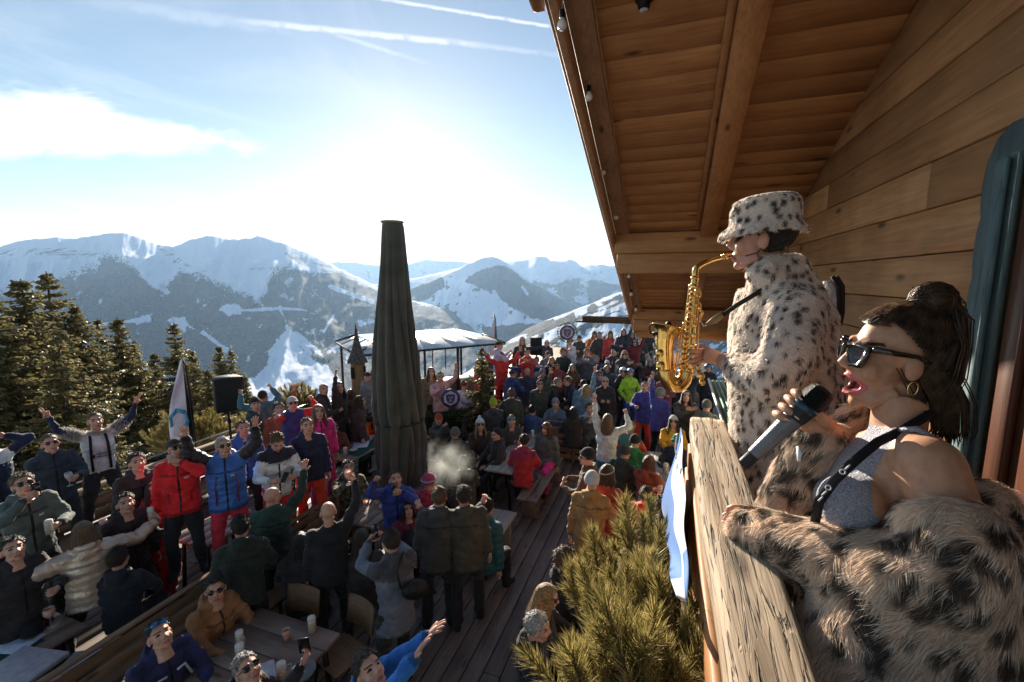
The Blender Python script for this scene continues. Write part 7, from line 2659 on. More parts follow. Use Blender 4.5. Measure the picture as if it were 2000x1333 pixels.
 for s_ in (-1, 1):
  out = [(0.007, 0.033), (0.038, 0.037), (0.075, 0.037), (0.071, 0.010), (0.060, -0.018), (0.028, -0.022), (0.012, -0.008)]
  inn = [(0.014, 0.027), (0.038, 0.031), (0.063, 0.031), (0.060, 0.010), (0.051, -0.010), (0.029, -0.013), (0.018, -0.004)]
  def cy(x):
   return 0.109 - 0.3 * max(0, x - 0.03) ** 1.0 - 1.6 * max(0, x - .03) ** 2
  ring, k = [], len(out)
  P = [(s_ * x, cy(x), z) for x, z in out] + [(s_ * x, cy(x), z) for x, z in inn] + [(s_ * x, cy(x) - .006, z) for x, z in out] + [(s_ * x, cy(x) - .006, z) for x, z in inn]
  Q = []
  for i in range(k):
   j = (i + 1) % k
   Q += [[i, j, k + j, k + i], [2 * k + i, 3 * k + i, 3 * k + j, 2 * k + j], [i, 2 * k + i, 2 * k + j, j], [k + i, k + j, 3 * k + j, 3 * k + i]]
  gl.add(SH(P), Q)
  gl.tube(SH([(s_ * 0.073, 0.085, 0.032), (s_ * 0.080, 0.045, 0.027), (s_ * 0.084, 0.0, 0.022), (s_ * 0.083, -0.03, 0.008)]), [.0075, .006, .0045, .003], 8)
 gl.tube(SH([(-0.012, 0.112, 0.024), (0, 0.113, 0.026), (0.012, 0.112, 0.024)]), .0035, 6)
 gl.build('sunglasses', tort, singer)
 for s_ in (-1, 1):
  ln_ = MB()
  inn = [(0.013, 0.028), (0.038, 0.032), (0.064, 0.032), (0.061, 0.010), (0.052, -0.011), (0.029, -0.014), (0.017, -0.005)]
  P = [(s_ * x, cy(x) - .003, z) for x, z in inn]
  ln_.add(SH(P), None, [[0, i, i + 1] if s_ > 0 else [0, i + 1, i] for i in range(1, 6)])
  ln_.build('lens', mat('brown_lens', (0.018, 0.009, 0.006), 0.06, spec=0.8, coat=1.0), singer)
 # hoop earrings
 for s_ in (-1, 1):
  m = MB()
  c = np.array([s_ * .079, -0.006, -0.054])
  m.tube(SH([c + [0, .010 * math.sin(t), .016 * math.cos(t)] for t in np.linspace(0, 2 * math.pi, 25)]), .0012, 6, cap=False)
  m.build('earring', mat('earring_gold', (0.8, 0.55, 0.25), 0.2, 1.0), singer)
 # lanyard with small pale print
 lan = MB()
 pts = [A(1836, 778, .95), A(1812, 812, .90), A(1764, 840, .885), A(1714, 864, .875), A(1668, 902, .855), A(1630, 938, .862), A(1600, 980, .885), A(1588, 1040, .93)]
 V, k = [], len(pts)
 for i, p in enumerate(pts):
  d = pts[min(i + 1, k - 1)] - pts[max(i - 1, 0)]
  d /= np.linalg.norm(d)
  vw = (CAMPOS - p) / np.linalg.norm(CAMPOS - p)
  s_ = np.cross(d, vw)
  s_ /= np.linalg.norm(s_)
  V += [p + s_ * .0085, p - s_ * .0085, p - s_ * .0085 - vw * .002, p + s_ * .0085 - vw * .002]
 Q = [[4 * i + a, 4 * i + (a + 1) % 4, 4 * i + 4 + (a + 1) % 4, 4 * i + 4 + a] for i in range(k - 1) for a in range(4)]
 lan.add(V, Q)
 lo = lan.build('lanyard', mat('lanyard_black', (0.012, 0.012, 0.014), 0.6), singer)
 pm = mat('lanyard_print', (0.6, 0.6, 0.62), 0.6)
 for (px, py, z, kind) in ((1646, 922, .852, 'o'), (1656, 913, .851, 'd'), (1618, 953, .864, 'o'), (1610, 964, .871, 'd'), (1603, 975, .878, 'd')):
  m = MB()
  d = A(px + 8, py - 7, z) - A(px, py, z)
  d /= np.linalg.norm(d)
  vw = (CAMPOS - A(px, py, z)) / np.linalg.norm(CAMPOS - A(px, py, z))
  s_ = np.cross(d, vw)
  if kind == 'o':
   m.tube([A(px, py, z) + vw * .003 + .0045 * (d * math.cos(t) + s_ * math.sin(t)) for t in np.linspace(0, 6.283, 17)], .0014, 5, cap=False)
  else:
   m.tube([A(px, py, z) + vw * .003 - d * .006, A(px, py, z) + vw * .003 + d * .006], .0018, 5)
  m.build('print_mark', pm, lo)
 # festival wristbands
 for (c0, c1, r_, col, nm_) in (((1596, 862, 1.07), (1604, 848, 1.065), .036, (0.04, 0.22, 0.24), 'teal'), ((1584, 872, 1.075), (1590, 862, 1.072), .037, (0.015, 0.015, 0.017), 'black')):
  m = MB()
  a0, a1 = A(*c0), A(*c1)
  m.tube([a0, a1], r_, 14, cap=False)
  m.build('wristband', mat('wristband_' + nm_, col, .6), singer)
 m = MB()
 m.tube([A(1558, 872, 1.035), A(1561, 885, 1.03), A(1560, 902, 1.03)], [.006, .009, .005], 6, ell=.3)
 m.build('wristband_tail', mat('wristband_white', (.6, .6, .68), .6), singer)
 # coat colours: tan with dark brown broken streaks and cream tips
 P, N = surf_points(cV, cQ, 190000, rng)
 spots, _ = surf_points(cV, cQ, 950, rng)
 sr = 0.007 + 0.013 * rng.random(len(spots))
 cream, tan_, dark = np.array([0.97, 0.85, 0.71]), np.array([0.64, 0.43, 0.29]), np.array([0.045, 0.028, 0.02])
 def coat_col(X):
  d, j = nearest(X, spots)
  k = np.clip((sr[j] - d) / 0.007 + 0.5, 0, 1)[:, None]
  bnd = fbm(X[:, 0] * 30, X[:, 2] * 22, 3, 7)[:, None]
  base = tan_ * (0.75 + 0.7 * bnd)
  return base * (1 - k) + dark * k, (cream * (0.7 + .5 * bnd)) * (1 - k * .88) + dark * 1.6 * k * .88
 root, tip = coat_col(P)
 flow = np.tile(c_u * -0.7 - c_r * 0.75, (len(P), 1))
 cl, _ = surf_points(cV, cQ, 1500, rng)
 sV, sQ, sT, sC = fur_strands(P + N * -.002, N, flow, 0.027, 0.00065, (root, tip), rng, lift=0.34, curl=0.14, clump=(cl, rng.normal(0, .42, (len(cl), 3))))
 r2, t2 = coat_col(cV)
 cc = np.ones((len(cV), 4))
 cc[:, :3] = r2
 furm = M_FUR
 co = link('fur_coat', np_mesh('fur_coat', cV, cQ, [furm], smooth=True, attr=cc), singer)
 fo = link('coat_fur', np_mesh('coat_fur', sV, [sQ, sT], [furm], attr=sC), co)
 fo['kind'] = 'stuff'
 # ------------------------------------------------------------ microphone
 mdir = (g0 - g1) / np.linalg.norm(g0 - g1)
 mic = thing('microphone', 'black and grey handheld microphone in the hand of the fur-coated singer', 'microphone', tuple(g0 - mdir * .218))
 Mx = frame(g0 - g1)                       # y runs up the microphone
 Lm = np.linalg.norm(g0 - g1)
 def mic_lathe(prof, name, m_, n=22):
  mb = MB()
  mb.lathe(prof, (0, 0, 0), n, rot=Mx @ rotx(-math.pi / 2))
  return mb.build(name, m_, mic, smooth=True)
 mic_lathe([(0, -.006), (.014, -.006), (.0145, 0), (.0145, .026), (.0165, .03)], 'tail', mat('mic_black', (.015, .015, .017), .45))
 mic_lathe([(.0165, .03), (.0175, .05), (.0205, .115), (.0225, .142), (.0225, .15)], 'body', mat('mic_grey', (.16, .16, .17), .32, .6, bump=.05, bscale=300))
 mic_lathe([(.0225, .15), (.0245, .158), (.0255, .172), (.0262, .178)], 'collar', mat('mic_black', (0, 0, 0)))
 mic_lathe([(.0262, .178), (.0285, .184), (.0285, .19), (.0265, .193)], 'ring', mat('mic_ring', (.03, .06, .08), .3, .4))
 mic_lathe([(.0265, .19), (.0285, .2), (.0288, .222), (.0262, .236), (.018, .243), (0, .245)], 'grille', mat('mic_grille', (.018, .018, .019), .4, .7, bump=.9, bscale=420, var=.5, scale=400))
 # ------------------------------------------------------------ saxophonist
 skin2 = mat('sax_skin', (0.55, 0.29, 0.205), 0.45, var=0.08, scale=25, spec=0.4, subsurf=0.2)
 M2 = sculpt_head(mhV)
 mc = M2[mhQ].mean(1)
 mf = head_cats(M2, mhQ)
 mf = np.where(mf == 1, 1, np.where(mf == 2, 2, 0))
 MW = M2 @ B_H.T + B_c
 hand = MB()
 wr = A(1402, 702, 1.74)
 hand.tube([A(1412, 706, 1.745), A(1395, 698, 1.74), A(1380, 694, 1.735), A(1370, 692, 1.73)], [.026, .030, .032, .026], 10)
 for (a_, b_, c_) in (((1372, 684), (1356, 688), (1346, 684)), ((1371, 690), (1352, 697), (1343, 695)), ((1371, 697), (1353, 706), (1344, 706)), ((1373, 704), (1357, 714), (1348, 716))):
  hand.tube([A(*a_, 1.725), A(*b_, 1.70), A((b_[0] + c_[0]) / 2, (b_[1] + c_[1]) / 2, 1.69), A(*c_, 1.70)], [.0085, .0095, .0085, .006], 8)
 hand.tube([A(1382, 683, 1.74), A(1368, 676, 1.76), A(1356, 678, 1.77)], [.013, .011, .008], 8)
 hv, hq, ht, _ = hand.arrays()
 sc_ = sbV[sbQ].mean(1)
 sf = np.where(sc_[:, 2] < 0.95, 3, 0)
 armd = np.linalg.norm(sc_ - A(1428, 710, 1.75), axis=1)
 AV = np.concatenate([sbV, MW, hv])
 AQ = np.concatenate([sbQ, mhQ + len(sbV), np.concatenate([hq, np.concatenate([ht, ht[:, -1:]], 1)]) + len(sbV) + len(MW)])
 AF = np.concatenate([sf, mf, np.zeros(len(hq) + len(ht), int)])
 tri = AQ[:, 2] == AQ[:, 3]
 me = np_mesh('body', AV, [AQ[~tri], AQ[tri][:, :3]], [skin2, M_LIP, M_EYE, cloth((0.02, 0.02, 0.022), 'jacket')], np.concatenate([AF[~tri], AF[tri]]), smooth=True)
 saxo = tag(link('person', me), 'musician in spotted white fur coat and fur bucket hat playing the saxophone', 'person')
 v, q = used(*cap_surface(lambda p, d: p[2] > (0.05 if p[1] > 0 else -0.075) and p[1] < 0.0, (0.081, 0.102, 0.093), noise=.04, n=40, k=30))
 link('hair', np_mesh('hair', np.asarray(v) @ B_H.T + B_c, q, [hair_mat('dark')], smooth=True), saxo)
 w = link('sunglasses', WEAR['shades'][0], saxo, mats=[M_SHADES])
 HM = np.eye(4)
 HM[:3, :3] = B_H
 HM[:3, 3] = B_c
 w.matrix_local = Matrix(HM.tolist())
 m = MB()
 m.tube([(np.array(p) @ B_H.T + B_c) for p in ((-.082, 0.0, .015), (-.085, -.012, -.02), (-.078, .012, -.05), (-.064, .05, -.06))], .0022, 5)
 m.build('ear_cable', M_IRON, saxo)
 # leopard fur
 for (V_, Q_, n_, nsp, ln, wid, nm, lo, hi) in ((scV, scQ, 80000, 2300, 0.020, 0.0012, 'fur_coat', .0065, .0115), (shV, shQ, 18000, 260, 0.015, 0.0010, 'bucket_hat', .006, .011)):
  P, N = surf_points(V_, Q_, n_, rng)
  sp_, _ = surf_points(V_, Q_, nsp, rng)
  # keep the spots apart
  keep = []
  for i in range(len(sp_)):
   if all(np.linalg.norm(sp_[i] - sp_[j]) > (lo + hi) * 1.3 for j in keep):
    keep.append(i)
  sp_ = sp_[keep]
  sr_ = lo + (hi - lo) * rng.random(len(sp_))
  el = rng.random(len(sp_))
  def col(X):
   d, j = nearest(X * [1, 1, 0.72], sp_ * [1, 1, 0.72])
   k = np.clip((sr_[j] - d) / 0.004 + 0.5, 0, 1)[:, None]
   b_ = fbm(X[:, 0] * 9 + X[:, 1] * 9, X[:, 2] * 9, 3, 3)[:, None]
   base = np.array([0.88, 0.80, 0.72]) * (0.8 + 0.4 * b_)
   dk = np.array([0.06, 0.034, 0.025])
   return base * (1 - k) + dk * k, base * 1.12 * (1 - k * .92) + dk * 1.5 * k * .92
  root, tip = col(P)
  flow = np.tile(np.array([0.1, -0.1, -1.0]) if nm == 'fur_coat' else np.array([0.2, -0.1, -0.4]), (len(P), 1))
  clp, _ = surf_points(V_, Q_, 900, rng)
  sV, sQ, sT, sC = fur_strands(P - N * .002, N, flow, ln, wid, (root, tip), rng, lift=0.55, curl=0.45, clump=(clp, rng.normal(0, .5, (len(clp), 3))))
  cc = np.ones((len(V_), 4))
  cc[:, :3] = col(V_)[0]
  o_ = link(nm, np_mesh(nm, V_, Q_, [M_FUR], smooth=True, attr=cc), saxo)
  f_ = link('fur', np_mesh('fur', sV, [sQ, sT], [M_FUR], attr=sC), o_)
  f_['kind'] = 'stuff'
 # pale bag behind the shoulder
 bag = thing('shoulder_bag', 'pale bag with dark straps on the back of the fur coat', 'bag', tuple(A(1628, 590, 1.72)))
 o_ = np.array(A(1628, 590, 1.72))
 m = MB()
 m.tube([A(1618, 548, 1.74) - o_, A(1624, 585, 1.74) - o_, A(1622, 630, 1.74) - o_], [.018, .035, .025], 12)
 m.build('pouch', mat('bag_white', (.6, .58, .56), .7, bump=.2), bag)
 for dx in (0, 8):
  m = MB()
  m.tube([A(1626 + dx, 540, 1.70) - o_, A(1638 + dx, 560, 1.70) - o_, A(1638 + dx, 610, 1.71) - o_, A(1630 + dx, 650, 1.72) - o_], .008, 6, ell=.5)
  m.build('strap', mat('bag_strap', (.03, .022, .018), .6), bag)
 # ------------------------------------------------------------ saxophone
 SZ = 1.725
 sx = thing('saxophone', 'polished golden alto saxophone with many keys held in front of the fur coat', 'saxophone', tuple(A(1335, 640, SZ)))
 so = A(1335, 640, SZ)
 def X(px, py, z=SZ):
  return A(px, py, z) - so
 u_ = SZ / FPX
 def tube_px(pts, rad, name, m_=GOLD, n=18, cap=True):
  P = np.array([X(*p) for p in pts])
  rd = np.array(rad, float) * u_
  if len(P) > 3:
   tt, ti = np.arange(len(P)), np.linspace(0, len(P) - 1, (len(P) - 1) * 5 + 1)
   i0 = np.clip(ti.astype(int), 0, len(P) - 2)
   f_ = (ti - i0)[:, None]
   g = lambda k: P[np.clip(i0 + k, 0, len(P) - 1)]
   P = .5 * (2 * g(0) + (g(1) - g(-1)) * f_ + (2 * g(-1) - 5 * g(0) + 4 * g(1) - g(2)) * f_ ** 2 + (3 * g(0) - g(-1) - 3 * g(1) + g(2)) * f_ ** 3)
   rd = np.interp(ti, tt, rd)
  mb = MB()
  mb.tube(P, rd, n, cap=cap)
  return mb.build(name, m_, sx, smooth=True)
 tube_px([(1358, 540), (1355, 575), (1351, 620), (1347, 665), (1344, 705), (1340, 728)], [6.5, 7.5, 9, 10.5, 12, 13], 'body_tube')
 tube_px([(1340, 726), (1336, 742), (1325, 752), (1312, 750), (1304, 738), (1301, 722)], [13, 14, 15, 15.5, 16, 16.5], 'bow')
 tube_px([(1301, 724), (1299, 700), (1298, 680), (1299, 664), (1301, 652), (1303, 644), (1304, 639)], [16.5, 16.5, 16.5, 17.5, 20, 25, 31], 'bell', cap=False)
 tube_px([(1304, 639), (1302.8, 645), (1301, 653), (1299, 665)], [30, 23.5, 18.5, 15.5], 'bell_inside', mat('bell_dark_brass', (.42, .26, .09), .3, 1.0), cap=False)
 b_ = MB()
 ring = X(1304, 639)
 dd = X(1304, 639) - X(1301, 652)
 dd /= np.linalg.norm(dd)
 e1 = np.cross(dd, c_f)
 e1 /= np.linalg.norm(e1)
 e2 = np.cross(dd, e1)
 b_.tube([ring + 31 * u_ * (e1 * math.cos(t) + e2 * math.sin(t)) for t in np.linspace(0, 6.2832, 33)], .0028, 6, cap=False)
 b_.build('bell_rim', GOLD, sx, smooth=True)
 tube_px([(1358, 542), (1358, 532), (1361, 524), (1368, 518), (1380, 512), (1398, 506), (1412, 503)], [6.2, 6.2, 6.0, 5.6, 5.0, 4.2, 3.6], 'neck')
 tube_px([(1410, 503.5), (1420, 501), (1430, 499), (1438, 497)], [5.0, 5.0, 4.2, 2.2], 'mouthpiece', mat('mouthpiece_gold', (.7, .5, .22), .3, 1.0))
 tube_px([(1414, 502.6), (1423, 500.4)], [6.0, 5.6], 'ligature', GOLD2)
 for (p, r0) in (((1358, 542), 8.0), ((1351, 621), 10.5), ((1340, 726), 15), ((1301, 723), 18.2)):
  q2 = (p[0] - 0.8, p[1] + 4)
  tube_px([p, q2], [r0, r0], 'band', GOLD2)
 # rods, posts, key cups, guards
 for (dx, dz, y0, y1, r) in ((-9, -.012, 556, 640, 1.5), (-11, -.018, 630, 715, 1.6), (9, -.012, 560, 640, 1.4), (-14, -.006, 640, 720, 1.4), (12, -.014, 632, 712, 1.5), (3, -.028, 566, 640, 1.3)):
  pts = [(1358 - (y - 540) * .095 + dx * (1 + (y - 540) / 300), y, SZ + dz) for y in np.linspace(y0, y1, 5)]
  tube_px(pts, [r] * 5, 'key_rod', GOLD2, 7)
 ky = np.linspace(556, 716, 17)
 for i, y in enumerate(ky):
  cx = 1358 - (y - 540) * .095
  for side in (-1, 1):
   if side > 0 and i % 2:
    continue
   r = (3.4 + 4.0 * (y - 550) / 170) * (1.0 if i % 3 else .75)
   c = X(cx + side * (4 + 3.5 * (y - 540) / 170), y, SZ - .020 - .00006 * (y - 540))
   mb = MB()
   mb.lathe([(0, .004), (r * u_ * .5, .0045), (r * u_ * .95, .003), (r * u_, 0), (r * u_, -.003), (0, -.003)], (0, 0, 0), 14, rot=frame((CAMPOS - so + c_r * side * -.7), (0, 0, 1)) @ rotx(-math.pi / 2))
   ko = mb.build('key_cup', GOLD if i % 2 else GOLD2, sx, c, smooth=False)
   mb = MB()
   mb.tube([(0, 0, 0), X(cx - 10, y + 2) - c], .0022, 5)
   mb.build('key_arm', GOLD2, ko)
 for (cx, cy, r) in ((1288, 690, 7.5), (1290, 715, 8.5), (1357, 560, 5), (1368, 735, 8), (1362, 718, 6), (1371, 748, 6)):
  mb = MB()
  c = X(cx, cy, SZ - .03)
  mb.lathe([(0, .004), (r * u_ * .9, .003), (r * u_, 0), (r * u_, -.004), (0, -.004)], (0, 0, 0), 16, rot=frame(CAMPOS - so) @ rotx(-math.pi / 2))
  mb.build('pad_cup', GOLD, sx, c)
 for (a_, b_) in (((1304, 672), (1345, 668)), ((1306, 712), (1340, 708))):
  tube_px([a_ + (SZ,), ((a_[0] + b_[0]) / 2, a_[1] + 3, SZ), b_ + (SZ,)], [2.2, 1.8, 2.2], 'brace', GOLD2, 7)
 for y in (566, 590, 612):
  tube_px([(1362, y, SZ - .01), (1368, y + 4, SZ - .012), (1368, y + 14, SZ - .012), (1362, y + 18, SZ - .01)], [1.5] * 4, 'palm_key', GOLD2, 6)
 tube_px([(1366, 600), (1372, 612), (1366, 624)], [2.4, 2.8, 2.4], 'strap_ring', GOLD2, 8)
 # clip microphone on the bell
 cm = thing('clip_microphone', 'small gooseneck clip microphone on the rim of the saxophone bell', 'microphone', tuple(A(1283, 650, SZ)))
 oo = A(1283, 650, SZ)
 mb = MB()
 mb.tube([A(1283, 652, SZ) - oo, A(1271, 652, SZ) - oo, A(1268, 640, SZ) - oo, A(1272, 632, SZ) - oo, A(1278, 629, SZ) - oo], [.003] * 5, 7)
 mb.build('gooseneck', M_IRON, cm)
 mb = MB()
 mb.tube([A(1275, 653, SZ) - oo, A(1295, 650, SZ) - oo], .008, 8)
 mb.build('clip', M_IRON, cm)
 mb = MB()
 mb.ball(A(1306, 634, SZ) - oo, .012, 10, 8)
 mb.tube([A(1283, 652, SZ) - oo, A(1306, 636, SZ) - oo], .0025, 6)
 mb.build('capsule', M_IRON, cm)
 # neck strap
 ns = thing('sax_strap', 'black saxophone neck strap with a metal hook', 'strap', tuple(A(1420, 610, 1.7)))
 oo = A(1420, 610, 1.7)
 mb = MB()
 mb.tube([A(1500, 560, 1.62) - oo, A(1470, 578, 1.62) - oo, A(1440, 596, 1.66) - oo, A(1412, 616, 1.69) - oo], .009, 8, ell=.35)
 mb.build('band', mat('strap_black', (.015, .014, .013), .6), ns)
 mb = MB()
 mb.tube([A(1414, 612, 1.69) - oo, A(1395, 626, 1.70) - oo, A(1380, 634, 1.71) - oo], [.012, .014, .006], 8, ell=.4)
 mb.build('slider', mat('strap_leather', (.25, .16, .08), .5), ns)
 mb = MB()
 mb.tube([A(1382, 634, 1.71) - oo, A(1374, 638, 1.715) - oo, A(1368, 626, 1.72) - oo], .003, 6)
 mb.build('hook', mat('steel_ring', (.6, .6, .62), .3, 1), ns)
build_performers()
# ================================================================== trees and bushes
def leaf_mat(name, c0, c1, trans=0.4):
 m, nt, b = nodes_of(name)
 N, L = nt.nodes.new, nt.links.new
 geo = N('ShaderNodeNewGeometry')
 rp = N('ShaderNodeMixRGB')
 L(geo.outputs['Random Per Island'], rp.inputs[0])
 rp.inputs[1].default_value = lin(c0)
 rp.inputs[2].default_value = lin(c1)
 L(rp.outputs[0], b.inputs['Base Color'])
 b.inputs['Roughness'].default_value = 0.5
 b.inputs['Specular IOR Level'].default_value = 0.4
 t = N('ShaderNodeBsdfTranslucent')
 L(rp.outputs[0], t.inputs['Color'])
 mx = N('ShaderNodeMixShader')
 mx.inputs[0].default_value = trans
 L(b.outputs[0], mx.inputs[1])
 L(t.outputs[0], mx.inputs[2])
 L(mx.outputs[0], nt.nodes['Material Output'].inputs['Surface'])
 return m
M_SPRUCE = leaf_mat('spruce_needles', (0.085, 0.082, 0.035), (0.27, 0.22, 0.09), 0.5)
M_PINE = leaf_mat('pine_needles', (0.12, 0.115, 0.030), (0.56, 0.44, 0.17), 0.4)
M_BARK = mat('spruce_bark', (0.10, 0.07, 0.05), 0.9, bump=0.4, bscale=30)
def spruce_mesh(seed, H=10.0, dens=1.0):
 rng = np.random.default_rng(seed)
 V, T, B = [], [], MB()
 B.tube([(0, 0, 0), (0.03, 0, H * .4), (0, 0.02, H * .75), (0, 0, H)], [.17, .12, .06, .012], 8)
 z = H * 0.06
 n = 0
 while z < H * .99:
  t = z / H
  rad = (1 - t) ** 0.85 * H * 0.25 * (0.85 + .3 * rng.random()) + 0.06
  nb = int((6 + 8 * (1 - t)) * dens)
  for k in range(nb):
   a = rng.random() * 6.283
   L = rad * (0.65 + .5 * rng.random())
   u = np.array([math.cos(a), math.sin(a), 0])
   s = np.array([-u[1], u[0], 0])
   zz = z + rng.normal(0, .05)
   up0 = 0.28 * t
   ns = max(3, int(L / 0.13))
   tt = (np.arange(ns) + .5) / ns
   P = u * (L * tt)[:, None] + np.array([0, 0, 1.0]) * (zz + L * (up0 * tt - (0.42 - .3 * t) * tt ** 1.5 + 0.16 * tt ** 4))[:, None]
   B.tube([(0, 0, zz), P[ns // 2], P[-1]], [.02, .012, .004], 4, cap=False)
   for p, q in zip(P, tt):
    m = 7
    w = 0.34 * (1 - q * .6) * (0.5 + L * .3)
    c = p + rng.normal(0, .03, (m, 3))
    d = u * (0.35 + .3 * rng.random((m, 1))) + s * rng.choice([-1, 1], (m, 1)) * (0.3 + .6 * rng.random((m, 1))) + np.array([0, 0, -1.0]) * (0.15 + .6 * rng.random((m, 1)))
    d /= np.linalg.norm(d, axis=1, keepdims=True)
    e = np.cross(d, rng.normal(size=(m, 3)))
    e /= np.linalg.norm(e, axis=1, keepdims=True)
    ln = w * (0.6 + .6 * rng.random((m, 1)))
    wd = 0.024 + 0.016 * rng.random((m, 1))
    V.append(np.stack([c - e * wd, c + e * wd, c + d * ln * .6 + e * wd * .9, c + d * ln, c + d * ln * .55 - e * wd * 1.1], 1).reshape(-1, 3))
    k0 = n + np.arange(m)[:, None] * 5
    T.append(np.concatenate([k0 + [0, 1, 2], k0 + [0, 2, 4], k0 + [4, 2, 3]]))
    n += m * 5
  z += H * 0.022 * (0.8 + .5 * rng.random()) / (0.7 + .3 * dens)
 return B.mesh('trunk', M_BARK), np_mesh('crown', np.concatenate(V), np.concatenate(T), [M_SPRUCE])
SPR = [spruce_mesh(31, 10, 1.0), spruce_mesh(32, 10, .85), spruce_mesh(33, 10, 1.1)]
k = 0
for (tx, ty, zc, hgt, wd, words) in ((40, 545, 19, 11, 1.25, 'second from the left edge'), (90, 530, 21, 12, 1.2, 'tallest of the left group'), (-30, 560, 17, 11, 1.25, 'cut by the left picture edge'),
         (146, 596, 22, 10, 1.05, 'just right of the tallest one'), (190, 621, 27, 11, 0.95, 'slim, with a gap of snow beside it'), (228, 618, 25, 11, 1.05, 'fuller, above the silver jacket side'),
         (300, 690, 28, 9, 1.0, 'short, left of the feather flag'), (338, 630, 26, 10, 1.05, 'pointed, right behind the feather flag'), (374, 682, 29, 9, 0.95, 'between flag and loudspeaker'),
         (426, 676, 30, 10, 0.9, 'left of a close pair behind the loudspeaker'), (450, 682, 31, 10, 0.9, 'right of a close pair behind the loudspeaker'), (260, 668, 29, 10, 1.0, 'low, behind the braces wearer'),
         (478, 735, 30, 8, 0.9, 'lowest, at the right end of the wood'), (110, 640, 17, 8, 1.3, 'broad and near, behind the navy jacket'), (405, 720, 24, 8, 1.1, 'broad and low below the pair')):
 top = at(tx, ty, zc)
 o = thing('spruce_tree', 'green-gold spruce tree, ' + words, 'tree', (top[0], top[1], top[2] - hgt), k * 1.7, 'spruces beyond the left fence')
 for nm, me in zip(('trunk', 'crown'), SPR[k % 3]):
  c = link(nm, me, o)
  c.scale = (wd * hgt / 8.6, wd * hgt / 8.6, hgt / 10)
 k += 1
# dwarf pine shoots: brushes of long needles
def pine_shoot(seed, L=0.15, n=230, nl=0.055):
 rng = np.random.default_rng(seed)
 t = rng.random((n, 1)) ** .8
 a = rng.random((n, 1)) * 6.283
 P = np.concatenate([0 * t, 0 * t, t * L], 1)
 tilt = 0.45 + .55 * (1 - t) + rng.normal(0, .12, (n, 1))
 d = np.concatenate([np.cos(a) * np.sin(tilt), np.sin(a) * np.sin(tilt), np.cos(tilt)], 1)
 e = np.cross(d, rng.normal(size=(n, 3)))
 e /= np.linalg.norm(e, axis=1, keepdims=True)
 f = np.cross(d, e)
 ln = nl * (0.75 + .5 * rng.random((n, 1)))
 w = 0.0009
 mid = P + d * ln * .55 + f * 0.003
 tip = P + d * ln
 V = np.stack([P - e * w, P + e * w, mid + e * w, mid - e * w, tip, P + f * w, mid + f * w], 1).reshape(-1, 3)
 k = np.arange(n)[:, None] * 7
 mb = MB()
 mb.add(V, np.concatenate([k + [0, 1, 2, 3], k + [1, 5, 6, 2]]), np.concatenate([k + [3, 2, 4], k + [2, 6, 4]]))
 return mb
def dwarf_pine(name, label, base, shoots, nmesh=5, sc=1.0, wood_r=0.008, group=None):
 o = thing(name, label, 'shrub', tuple(base), 0, group)
 rng = np.random.default_rng(int(abs(base[0]) * 1000) % 997)
 bark = mat('pine_twig', (0.16, 0.085, 0.04), 0.8, bump=.3)
 for i, (p, d, s) in enumerate(shoots):
  p = np.asarray(p, float) - base
  d = np.asarray(d, float) / np.linalg.norm(d)
  me = PSH[i % len(PSH)]
  c = link('needle_brush', me, o)
  q = Vector(d).to_track_quat('Z', 'Y') @ Quaternion((0, 0, 1), rng.random() * 6.28)
  c.matrix_local = Matrix.LocRotScale(Vector(p), q, Vector((s, s, s)))
 m = MB()
 for i, (p, d, s) in enumerate(shoots):
  p = np.asarray(p, float) - base
  r = np.array([p[0] * .25, p[1] * .55, 0.0])
  m.tube([r, (r + p) / 2 + [0, 0, -.03], p, p + np.asarray(d) / np.linalg.norm(d) * .1 * s], [wood_r * 1.2, wood_r, wood_r * .6, wood_r * .3], 5)
 w = m.build('twigs', bark, o)
 w['kind'] = 'stuff'
 return o
PSH = [pine_shoot(60 + i, 0.10 + .018 * i, 210 + 30 * (i % 4), 0.042 + .005 * (i % 5)).mesh('needle_brush', M_PINE) for i in range(7)]
rng = np.random.default_rng(12)
sh = []
